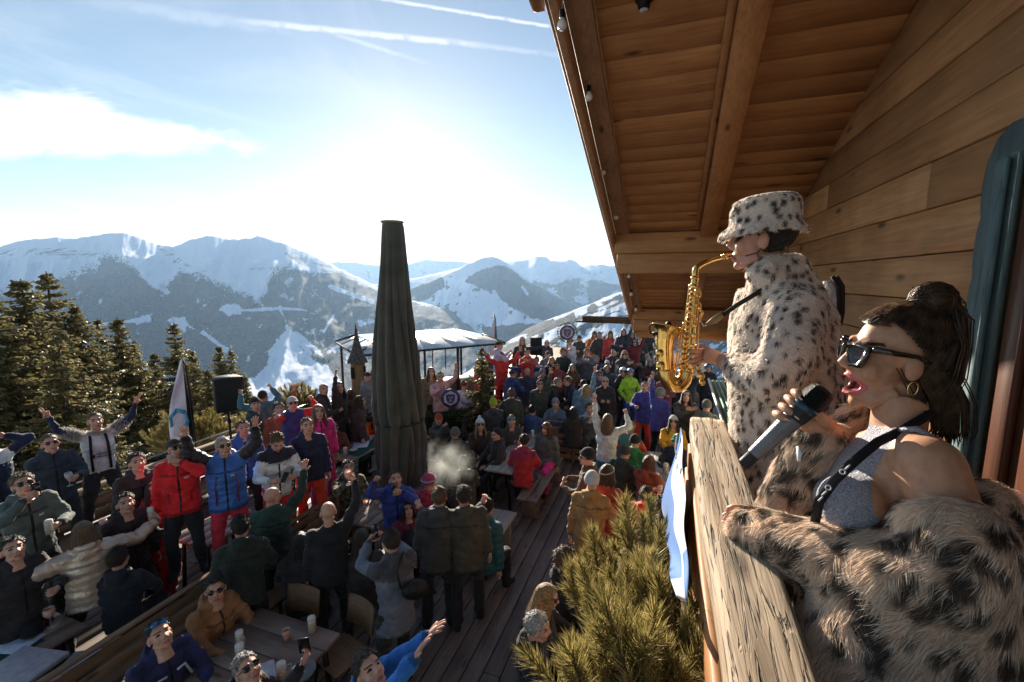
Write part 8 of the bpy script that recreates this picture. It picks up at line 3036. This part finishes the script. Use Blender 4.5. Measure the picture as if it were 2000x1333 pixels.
# outline of the balcony pine in the picture: (px, py, depth)
for (px, py, zc) in ((1245, 985, 1.75), (1215, 1010, 1.7), (1275, 1005, 1.75), (1190, 1040, 1.6), (1235, 1045, 1.6), (1120, 1070, 1.5), (1160, 1085, 1.45), (1205, 1090, 1.45), (1250, 1090, 1.5), (1290, 1060, 1.6), (1335, 1040, 1.6),
      (1340, 1085, 1.45), (1300, 1120, 1.4), (1265, 1130, 1.35), (1220, 1135, 1.3), (1175, 1130, 1.3), (1130, 1135, 1.35), (1110, 1160, 1.3), (1150, 1175, 1.2), (1195, 1180, 1.2), (1240, 1180, 1.2), (1290, 1175, 1.25), (1330, 1150, 1.3),
      (1350, 1130, 1.3), (1100, 1215, 1.2), (1140, 1220, 1.1), (1180, 1230, 1.08), (1225, 1230, 1.08), (1270, 1230, 1.1), (1315, 1220, 1.12), (1345, 1200, 1.15), (1085, 1275, 1.05), (1075, 1310, 1.0), (1120, 1270, 1.02), (1160, 1285, .98),
      (1205, 1285, .95), (1250, 1285, .95), (1300, 1280, .98), (1340, 1270, 1.0), (1110, 1330, .95), (1150, 1340, .9), (1195, 1345, .88), (1245, 1345, .86), (1290, 1340, .88), (1335, 1335, .92), (1360, 1310, .95), (1230, 1020, 1.8), (1260, 1060, 1.7),
      (1180, 1310, .9), (1270, 1310, .9)):
 px = 1232 + (px - 1225) * .74 + 16
 p = at(px, py + 25, zc)
 for k in range(3):
  d = np.array([(px - 1225) / 330 * .9, 0.0, 0.9]) + rng.normal(0, .33, 3) + np.array([-.1, .05, .25])
  sh.append((p + rng.normal(0, .022, 3) - [0, 0, .05], d, (0.85 if k == 0 else 0.5) + .35 * rng.random()))
dwarf_pine('dwarf_pine', 'bushy dwarf pine with long sunlit needles in the planter outside the balcony rail', np.array([-0.06, 1.25, 0.24]), sh)
def bush(label, px, py, zc, w, h, n, s, group='dwarf pines round the terrace'):
 b = at(px, py, zc)
 rr_ = np.random.default_rng(px)
 sh = []
 for i in range(n):
  u = rr_.normal(0, 1, 3)
  u /= np.linalg.norm(u)
  u[2] = abs(u[2]) * 1.0 - .1
  p = b + u * [w / 2, w / 2.4, h * .75] * (0.55 + .45 * rr_.random())
  sh.append((p, u * .8 + [0, 0, .8] + rr_.normal(0, .3, 3), s * (0.8 + .5 * rr_.random())))
 dwarf_pine('dwarf_pine', label, b, sh, wood_r=.012, group=group)
bush('round dwarf pine bush against the snowy piste left of the parasol', 583, 800, 11.5, 0.95, 0.75, 110, 1.5)
bush('dwarf pine bush behind the fence under the feather flag', 345, 870, 9.6, 1.0, 0.8, 90, 1.5)
bush('dwarf pine bush behind the fence left of the loudspeaker', 410, 868, 9.9, 1.0, 0.7, 90, 1.5)
bush('dwarf pine bush behind the fence right of the loudspeaker', 500, 850, 10.6, 0.9, 0.6, 70, 1.5)
# clipped hedge box with the lion disc, and a small conifer
def hedge():
 for (px, zc, w, h, lab, em) in ((865, 10.6, 1.5, 1.0, 'green hedge box with a round lion disc behind the lavender shirt', True), (1000, 11.2, 0.8, 0.8, 'low green hedge box right of the little conifer', False)):
  p = at(px, 740, zc)
  o = thing('hedge', lab, 'hedge', (p[0], p[1], TERR), face_cam(p))
  rr_ = np.random.default_rng(px)
  n = 9000 if em else 4000
  P = (rr_.random((n, 3)) - .5) * [w, .5, h * .9] + [0, 0, h * .6]
  face = rr_.integers(0, 3, n)
  sg = rr_.choice([-1, 1], n)
  P[face == 0, 0] = sg[face == 0] * w / 2
  P[face == 1, 1] = sg[face == 1] * .25
  P[face == 2, 2] = h * 1.05
  P += rr_.normal(0, .02, (n, 3))
  d = rr_.normal(size=(n, 3))
  d /= np.linalg.norm(d, axis=1, keepdims=True)
  e = np.cross(d, rr_.normal(size=(n, 3)))
  e /= np.linalg.norm(e, axis=1, keepdims=True)
  V = np.stack([P - e * .012, P + e * .012, P + d * .06], 1).reshape(-1, 3)
  f = link('foliage', np_mesh('foliage', V, np.arange(3 * n).reshape(-1, 3), [leaf_mat('hedge_leaf_%d' % px, (.03, .05, .015), (.09, .13, .035))]), o)
  f['kind'] = 'stuff'
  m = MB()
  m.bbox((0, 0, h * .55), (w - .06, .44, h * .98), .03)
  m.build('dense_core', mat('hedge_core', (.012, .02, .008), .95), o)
  m = MB()
  m.bbox((0, 0, .16), (w + .1, .6, .3), .02)
  m.build('planter', W_BENX, o)
  if em:
   q = at(880, 778, zc - .35)
   e_ = thing('lion_disc', 'round blue and white lion emblem disc fixed to the hedge box', 'sign', tuple(q), face_cam(q))
   lion_emblem(e_, 0.22, 'disc', base=(.06, .08, .2), fg=(.6, .6, .72))
 p = at(942, 800, 10.4)
 o = thing('conifer', 'small dark conifer in a pot right of the lavender shirt', 'tree', (p[0], p[1], TERR))
 for nm, me in zip(('trunk', 'crown'), SPR[1]):
  c = link(nm, me, o)
  z = at(940, 676, 10.4)[2] - TERR
  c.scale = (z / 10 * 1.25, z / 10 * 1.25, z / 10)
 m = MB()
 m.lathe([(0, 0), (.2, 0), (.26, .4), (.23, .4), (.2, .36), (0, .36)], n=16)
 m.build('pot', mat('pot_clay', (.2, .1, .06), .8), o)
hedge()
# ================================================================== drinks, phones, cloths and other small things
M_GLASS = mat('clear_glass', (0.8, 0.84, 0.86), 0.05, var=0.0, alpha=0.28, spec=0.9, coat=0.5)
M_BEER = mat('beer', (0.72, 0.36, 0.04), 0.2, var=.1, subsurf=0.5)
M_SPRITZ = mat('orange_drink', (0.95, 0.20, 0.01), 0.2, var=.2, subsurf=0.5)
M_FOAM = mat('beer_foam', (0.78, 0.74, 0.66), 0.8, bump=.2)
M_PHONE = mat('phone_black', (0.012, 0.012, 0.014), 0.25, spec=.6)
GL = {}
def glass_meshes():
 m = MB()
 m.lathe([(.033, .0), (.036, .01), (.037, .14), (.034, .14), (.033, .012), (0, .012)], n=14)
 m.tube([(.036, 0, .115), (.068, 0, .105), (.07, 0, .05), (.036, 0, .03)], .006, 6)
 GL['mug'] = [('glass', m.mesh('mug_glass', M_GLASS, True))]
 m = MB()
 m.lathe([(0, .013), (.0325, .013), (.0335, .105), (0, .105)], n=14)
 GL['mug'].append(('beer', m.mesh('mug_beer', M_BEER, True)))
 m = MB()
 m.lathe([(.0335, .105), (.0345, .125), (.034, .15), (.02, .157), (0, .158)], n=14)
 GL['mug'].append(('foam', m.mesh('mug_foam', M_FOAM, True)))
 m = MB()
 m.lathe([(0, 0), (.032, 0), (.032, .003), (.005, .008), (.004, .08), (.012, .088), (.034, .11), (.042, .14), (.038, .18), (.037, .18), (.041, .14), (.03, .112), (0, .098)], n=16)
 GL['spritz'] = [('glass', m.mesh('spritz_glass', M_GLASS, True))]
 m = MB()
 m.lathe([(0, .096), (.02, .103), (.037, .125), (.0405, .145), (.039, .158), (0, .158)], n=16)
 GL['spritz'].append(('drink', m.mesh('spritz_drink', M_SPRITZ, True)))
 GL['wine'] = [('glass', GL['spritz'][0][1])]
 m = MB()
 m.lathe([(0, 0), (.028, 0), (.034, .1), (.032, .1), (.027, .006), (0, .006)], n=14)
 GL['cup'] = [('glass', m.mesh('tumbler_glass', M_GLASS, True))]
 m = MB()
 m.lathe([(0, .007), (.0265, .007), (.031, .08), (0, .08)], n=14)
 GL['cup'].append(('drink', m.mesh('tumbler_drink', M_SPRITZ, True)))
glass_meshes()
def drink(kind, label, p, tilt=0.0, rz=0.0, base=0.0, group=None, s=1.0):
 o = thing({'mug': 'beer_mug', 'spritz': 'spritz_glass', 'wine': 'wine_glass', 'cup': 'tumbler'}[kind], label, 'drink' if kind != 'wine' else 'glass', tuple(np.asarray(p) - [0, 0, base]), rz, group)
 o.rotation_euler = (tilt, 0, rz)
 o.scale = (s, s, s)
 for nm, me in GL[kind]:
  link(nm, me, o)
 return o
def phone(label, p, rz, tilt=0.0, s=1.0):
 o = thing('phone', label, 'phone', tuple(p), rz)
 o.rotation_euler = (tilt, 0, rz)
 m = MB()
 m.bbox((0, 0, 0), (.075 * s, .009, .155 * s), .004)
 m.build('body', M_PHONE, o)
 m = MB()
 m.bbox((0, -.0055, 0), (.068 * s, .002, .145 * s), .001)
 m.build('screen', mat('phone_screen', (.02, .025, .035), .08, spec=.8), o)
 for k in (0, 1):
  m = MB()
  m.lathe([(0, 0), (.008, 0), (.008, .003), (0, .003)], (.02 * s, .0045, (.06 - .022 * k) * s), 10, rot=rotx(-math.pi / 2))
  m.build('camera_lens', mat('phone_lens', (.03, .03, .035), .1), o)
J_ = {k: JOBS[v] for k, v in C.items()}
drink('mug', 'mug of amber beer held low by the filming green jacket', hand_pos(J_['phone'], 'L'), base=.07)
drink('mug', 'beer mug at the end of the champagne puffer sleeve', hand_pos(J_['silver'], 'R'), base=.07)
drink('mug', 'beer mug gripped by the tan jacket', np.append(hand_pos(J_['tan'], 'R')[:2], TERR + .76), base=0)
drink('wine', 'empty wine glass before the dark navy jacket', hand_pos(J_['navy'], 'L'), base=.1)
drink('cup', 'orange drink in a tumbler held by the long brown hair', hand_pos(J_['redside'], 'R'), base=.05)
drink('spritz', 'orange spritz raised high by the bald black jacket', hand_pos(J_['bald2'], 'R'), base=.1)
drink('cup', 'glass lifted to the face of the red ski jacket', hand_pos(J_['redj'], 'L'), base=.03)
for k, lab in (('phone', 'dark phone held before the face of the green jacket'), ('bluesel', 'phone held up by the royal blue hoodie')):
 p = hand_pos(J_[k], 'R' if k == 'phone' else 'L') + [0, 0, .03]
 phone(lab, p, face_cam(p) + .2)
p = hand_pos(J_['upface'], 'R') + [0, 0, .05]
phone('large dark phone held high above the bottom edge', p, face_cam(p) + 2.9, -.3, 1.15)
p = hand_pos(J_['greyc'], 'R')
phone('black phone filming in front of the grey-blue anorak', p + [0, 0, .04], face_cam(p))
p = (hand_pos(J_['star'], 'R') + hand_pos(J_['star'], 'L')) / 2
phone('phone looked down at by the star-print jacket', p + [0, 0, .02], face_cam(p) + 2.6, .9)
def tp(px, py, h=0.76):
 return onz(px, py, TERR + h + .002)
for i, (px, py, kd, lab) in enumerate(((100, 1225, 'spritz', 'spritz on the bare end of the left green cloth table'), (551, 1330, 'mug', 'foaming beer mug at the bottom edge of the broad table'), (716, 1003, 'spritz', 'spritz beside the plates at the parasol foot'),
          (1014, 880, 'spritz', 'spritz behind the seated red jacket'), (735, 985, 'mug', 'beer mug among the plates at the parasol foot'), (204, 1040, 'spritz', 'spritz behind the champagne jacket'))):
 drink(kd, lab, tp(px, py), rz=i, s=1.15)
for i, (px, py, kd, w) in enumerate(((470, 1290, 'mug', 'beer mug by the left edge of the broad table'), (560, 1250, 'cup', 'orange tumbler in the middle of the broad table'), (610, 1235, 'mug', 'beer mug at the right end of the broad table'),
          (385, 1035, 'mug', 'beer mug on the bare pinkish table'), (420, 1025, 'cup', 'orange tumbler on the bare pinkish table'), (700, 990, 'mug', 'beer mug left of the spritz at the parasol foot'),
          (745, 975, 'cup', 'orange tumbler near the parasol foot'), (985, 890, 'mug', 'beer mug on the near half of the bleached table'), (1005, 868, 'cup', 'orange tumbler mid bleached table'), (1040, 855, 'mug', 'beer mug at the far end of the bleached table'),
          (675, 890, 'mug', 'beer mug beside the plate on the green runner'), (725, 862, 'cup', 'orange tumbler by the orange paper bags'), (40, 1225, 'mug', 'beer mug behind the black cap at the bottom left'))):
 drink(kd, w, tp(px, py, .775 if 650 < px < 730 or px < 60 else .76), rz=i, s=1.1)
for i, (px, py, kd, w) in enumerate(((1282, 945, 'mug', 'beer mug at the terrace edge of the long table, mid length'), (1300, 925, 'mug', 'beer mug in the centre of the long table'), (1318, 905, 'mug', 'beer mug before the yellow jacket on the long table'),
          (1312, 940, 'cup', 'orange tumbler in the centre of the long table'), (1328, 960, 'mug', 'beer mug by the blue banner on the long table'), (1296, 905, 'cup', 'orange tumbler at the far left of the long table'),
          (1322, 925, 'cup', 'orange tumbler before the green cap on the long table'), (1333, 900, 'mug', 'farthest beer mug at the wall side of the long table'), (1288, 970, 'mug', 'nearest beer mug on the long table'),
          (1326, 985, 'cup', 'nearest orange tumbler on the long table'))):
 drink(kd, w, tp(px, py), rz=i, group='drinks on the long table', s=1.25)
def cloth_sheet(label, x0, x1, y0, y1, col, drop=.16, h=.765):
 o = thing('tablecloth', label, 'tablecloth', ((x0 + x1) / 2, (y0 + y1) / 2, TERR + h))
 nx, ny = 24, 30
 V = []
 for i in range(nx):
  for j in range(ny):
   x = (i / (nx - 1) - .5) * (x1 - x0 + 2 * drop)
   y = (j / (ny - 1) - .5) * (y1 - y0)
   ox = max(0, abs(x) - (x1 - x0) / 2)
   z = .004 - ox * .97
   xx = math.copysign(min(abs(x), (x1 - x0) / 2 + .012 + .02 * math.sin(y * 15) * (ox / drop)), x)
   V.append((xx, y, z))
 Q = [[i * ny + j, (i + 1) * ny + j, (i + 1) * ny + j + 1, i * ny + j + 1] for i in range(nx - 1) for j in range(ny - 1)]
 c = link('cloth', np_mesh('cloth', V, np.array(Q), [mat('cloth_green', col, .8, bump=.1)], smooth=True), o)
 m = c.modifiers.new('s', 'SOLIDIFY')
 m.thickness = .003
cloth_sheet('dark green runner on the table left of the parasol', -6.28, -5.72, 6.95, 8.0, (.012, .07, .055))
cloth_sheet('dark green cloth on the table at the bottom left', -6.1, -5.6, 1.2, 2.15, (.012, .07, .055))
def slab(name, label, cat, p, size, rz, col, group=None, tilt=0.0, rough=.6):
 o = thing(name, label, cat, tuple(p), rz, group)
 o.rotation_euler = (tilt, 0, rz)
 m = MB()
 m.bbox((0, 0, size[2] / 2), size, min(size) * .2)
 m.build('sheet' if size[2] < .02 else 'body', mat('stuff_%02d%02d%02d' % tuple(int(c * 99) for c in col), col, rough), o)
 return o
slab('menu_card', 'printed menu sheet on the green runner', 'menu', tp(705, 868, .775), (.32, .42, .006), .5, (.55, .58, .66))
slab('menu_card', 'folded white paper at the bottom left cloth', 'menu', tp(35, 1258, .775), (.3, .24, .012), .3, (.55, .6, .72))
slab('menu_card', 'white paper under the phone holder at the bottom edge', 'menu', tp(500, 1320, .765), (.3, .22, .006), .9, (.6, .6, .64))
slab('menu_card', 'blue paper place mat on the long table by the wall', 'menu', tp(1300, 950, .765), (.35, .5, .005), .1, (.25, .3, .42))
slab('seat_cushion', 'pale grey cushion board at the bottom left corner', 'cushion', onz(15, 1330, TERR + .8), (.5, .6, .05), .2, (.45, .42, .45))
slab('white_board', 'white lying board at the bottom edge left', 'board', onz(135, 1318, TERR + .55), (.25, .5, .04), .5, (.55, .52, .56))
def round_dish(name, label, cat, p, r, h, col):
 o = thing(name, label, cat, tuple(p))
 m = MB()
 m.lathe([(0, .004), (r * .7, .004), (r * .95, h), (r, h), (r * .75, 0), (0, 0)], n=20)
 m.build('dish', mat('dish_%02d' % int(col[0] * 99), col, .4, spec=.5), o)
 return o
for i, (px, py, r, lab) in enumerate(((700, 975, .11, 'plate nearest the blue hoodie among the glasses'), (740, 962, .1, 'plate farther back among the glasses'), (752, 990, .1, 'plate right of the spritz'), (690, 880, .09, 'plate on the green runner'), (590, 1318, .12, 'grey bowl at the bottom edge of the broad table'))):
 round_dish('plate', lab, 'plate', tp(px, py, .778 if i == 3 else .762), r, .05 if i == 4 else .018, (.5, .5, .5) if i < 4 else (.2, .2, .2))
# dark cap lying on the left cloth
o = thing('cap', 'black cap lying on the green cloth at the bottom left', 'cap', tuple(tp(65, 1235, .8)), 1.0)
link('crown', WEAR['cap'][0], o, mats=[mat('black_felt', (.012, .012, .014), .9)]).location = (0, 0, -.02)
# black shoulder bag of the anorak wearer
sp = J_['greyc']
bp = wpos(sp, 'waist', (.10, -.22, .12))
o = thing('shoulder_bag', 'black leather bag hanging on the back of the grey-blue anorak', 'bag', tuple(bp), math.atan2(sp['Rz'][1, 0], sp['Rz'][0, 0]))
m = MB()
m.ball((0, 0, 0), (.15, .085, .10), 16, 10, rot=roty(.35))
m.build('pouch', mat('bag_black', (.014, .014, .015), .35, bump=.15), o, smooth=True)
m = MB()
m.tube([(-.15, .0, .08), (-.16, .06, .24), (-.05, .12, .36)], .012, 6)
m.build('strap', mat('bag_black', (0, 0, 0)), o)
# orange paper bags
for i, (px, py, lab) in enumerate(((706, 858, 'front orange paper bag beside the long-haired profile'), (727, 850, 'rear orange paper bag beside the parasol'))):
 p = onz(px, py, TERR + .55)
 o = thing('paper_bag', lab, 'bag', tuple(p), .4 + i)
 m = MB()
 m.box((0, 0, .17), (.26, .13, .36), taper=.94)
 m.build('body', mat('orange_paper', (.75, .14, .01), .7), o)
 for s_ in (-1, 1):
  m = MB()
  m.tube([(-.06, s_ * .05, .34), (-.04, s_ * .05, .43), (.04, s_ * .05, .43), (.06, s_ * .05, .34)], .005, 5)
  m.build('handle', mat('bag_cord', (.2, .1, .03), .7), o)
# braces, print and fur collar of the white shirt
def shirt_details():
 sp = J_['susp']
 ob, J, s = sp['ob'], sp['J'], sp['s']
 rx, fy, up = J['rx'], J['fy'], J['up']
 for sg in (-1, 1):
  m = MB()
  pts = [J['pel'] + rx * sg * .10 + fy * .135, J['waist'] + rx * sg * .10 + fy * .13 + up * .04, J['chest'] + rx * sg * .095 + fy * .142, J['sh'] + rx * sg * .085 + fy * .105, J['sh'] + rx * sg * .08 + up * .045, J['sh'] + rx * sg * .05 - fy * .11 - up * .05]
  m.tube(pts, .017, 6, ell=1.0)
  m.build('brace', mat('brace_black', (.012, .012, .014), .6), ob)
 for txt, z, sz in (('HEWLETT', .235, .046), ('PACKARD', .19, .046)):
  cu = bpy.data.curves.new('print', 'FONT')
  cu.body = txt
  cu.size = sz
  cu.extrude = .0015
  cu.align_x = 'LEFT'
  t = bpy.data.objects.new('print', cu)
  COL.objects.link(t)
  bpy.context.view_layer.update()
  me = bpy.data.meshes.new_from_object(t)
  bpy.data.objects.remove(t)
  me.materials.clear()
  me.materials.append(mat('shirt_print', (.012, .014, .03), .7))
  c = link('shirt_print', me, ob)
  P = J['pel'] + up * z + fy * .145 + rx * .045
  Mx = np.eye(4)
  Mx[:3, 0], Mx[:3, 1], Mx[:3, 2], Mx[:3, 3] = -rx, up, fy, P
  c.matrix_local = Matrix(Mx.tolist())
 m = MB()
 m.bbox(J['pel'] + up * .225 + fy * .148 + rx * .085, (.05, .006, .05), .003)
 m.build('shirt_logo', mat('shirt_print', (0, 0, 0)), ob)
 # shaggy white collar and sleeves of the open vest
 rng = np.random.default_rng(3)
 P, N = [], []
 for n in 'RL':
  a, b = J['shd' + n], J['elb' + n]
  for i in range(1500):
   t = rng.random() * .75
   v = rng.normal(size=3)
   v /= np.linalg.norm(v)
   P.append(a + (b - a) * t + v * .062 + up * .012)
   N.append(v)
 for i in range(900):
  a = rng.random() * 6.283
  v = rx * math.cos(a) + fy * math.sin(a) + up * .4
  P.append(J['neck'] + v * .085 - up * .03)
  N.append(v)
 P, N = np.array(P), np.array(N)
 base = np.tile(np.array([.62, .58, .54]), (len(P), 1))
 V, Q, T, Cc = fur_strands(P, N / np.linalg.norm(N, axis=1, keepdims=True), np.tile([0, 0, -1.0], (len(P), 1)), .06, .004, (base * .8, base), rng)
 f = link('fur_trim', np_mesh('fur_trim', V, [Q, T], [M_FUR], attr=Cc), ob)
 f['kind'] = 'stuff'
 # white stars and red stripe on the star-print jacket
 sp = J_['star']
 ob, J = sp['ob'], sp['J']
 rx, fy, up = J['rx'], J['fy'], J['up']
 for (x, z, r) in ((-.07, .40, .045), (-.03, .16, .04), (.06, .27, .03)):
  m = MB()
  st = [(r * (1 if k % 2 == 0 else .42) * math.sin(k * math.pi / 5), r * (1 if k % 2 == 0 else .42) * math.cos(k * math.pi / 5)) for k in range(10)]
  m.prism([(b, a) for a, b in st], 0, .006, axis=1)
  c = m.build('star_print', mat('star_white', (.7, .7, .72), .6), ob)
  Mx = np.eye(4)
  Mx[:3, 0], Mx[:3, 1], Mx[:3, 2], Mx[:3, 3] = rx, fy, up, J['pel'] + up * z + rx * x + fy * (.158 if z < .35 else .15)
  c.matrix_local = Matrix(Mx.tolist())
 # white chevrons on the navy jacket, stripes on the blue vest
 sp = J_['stripe']
 ob, J = sp['ob'], sp['J']
 for sg in (-1, 1):
  m = MB()
  q = J['chest'] + J['rx'] * sg * .10 + J['fy'] * .155
  m.tube([q + J['rx'] * sg * .05 - J['up'] * .10, q + J['up'] * .03, q - J['rx'] * sg * .06 + J['up'] * .02], .011, 6)
  m.build('chevron', mat('chevron_white', (.6, .6, .66), .6), ob)
  m = MB()
  m.tube([J['shd' + ('R' if sg > 0 else 'L')] + J['up'] * .085, (J['shd' + ('R' if sg > 0 else 'L')] + J['elb' + ('R' if sg > 0 else 'L')]) / 2 + J['rx'] * sg * .075], .006, 6)
  m.build('shoulder_stripe', mat('chevron_white', (0, 0, 0)), ob)
 sp = J_['vest']
 ob, J = sp['ob'], sp['J']
 for sg in (-1, 1):
  m = MB()
  m.tube([J['pel'] + J['rx'] * sg * .12 + J['fy'] * .165 + J['up'] * .0, J['waist'] + J['rx'] * sg * .12 + J['fy'] * .155 + J['up'] * .06, J['chest'] + J['rx'] * sg * .10 + J['fy'] * .16], .007, 6)
  m.build('red_zip', mat('red_zip', (.25, .02, .02), .5), ob)
shirt_details()
# drifting vapour in front of the parasol foot
def vapour():
 p = at(868, 905, 6.9)
 m = MB()
 m.ball((0, 0, 0), (.55, .4, .42), 20, 14)
 mt = bpy.data.materials.new('vapour')
 mt.use_nodes = True
 nt = mt.node_tree
 nt.nodes.clear()
 N, L = nt.nodes.new, nt.links.new
 out, v = N('ShaderNodeOutputMaterial'), N('ShaderNodeVolumePrincipled')
 v.inputs['Color'].default_value = (.9, .95, .92, 1)
 v.inputs['Anisotropy'].default_value = .4
 tc, nz, gr = N('ShaderNodeTexCoord'), N('ShaderNodeTexNoise'), N('ShaderNodeVectorMath')
 nz.inputs['Scale'].default_value = 4.5
 nz.inputs['Detail'].default_value = 4
 L(tc.outputs['Object'], nz.inputs[0])
 gr.operation = 'LENGTH'
 mp = N('ShaderNodeMapping')
 mp.inputs['Scale'].default_value = (1.8, 2.5, 2.4)
 L(tc.outputs['Object'], mp.inputs[0])
 L(mp.outputs[0], gr.inputs[0])
 a = N('ShaderNodeMapRange')
 L(gr.outputs['Value'], a.inputs[0])
 a.inputs[1].default_value = 1.0
 a.inputs[2].default_value = .1
 b = N('ShaderNodeMapRange')
 L(nz.outputs[0], b.inputs[0])
 b.inputs[1].default_value = .42
 b.inputs[2].default_value = .7
 mu = N('ShaderNodeMath')
 mu.operation = 'MULTIPLY'
 L(a.outputs[0], mu.inputs[0])
 L(b.outputs[0], mu.inputs[1])
 m2 = N('ShaderNodeMath')
 m2.operation = 'MULTIPLY'
 L(mu.outputs[0], m2.inputs[0])
 m2.inputs[1].default_value = 1.9
 L(m2.outputs[0], v.inputs['Density'])
 L(v.outputs[0], out.inputs['Volume'])
 o = m.build('vapour', mt, None, tuple(p))
 o['kind'] = 'stuff'
vapour()
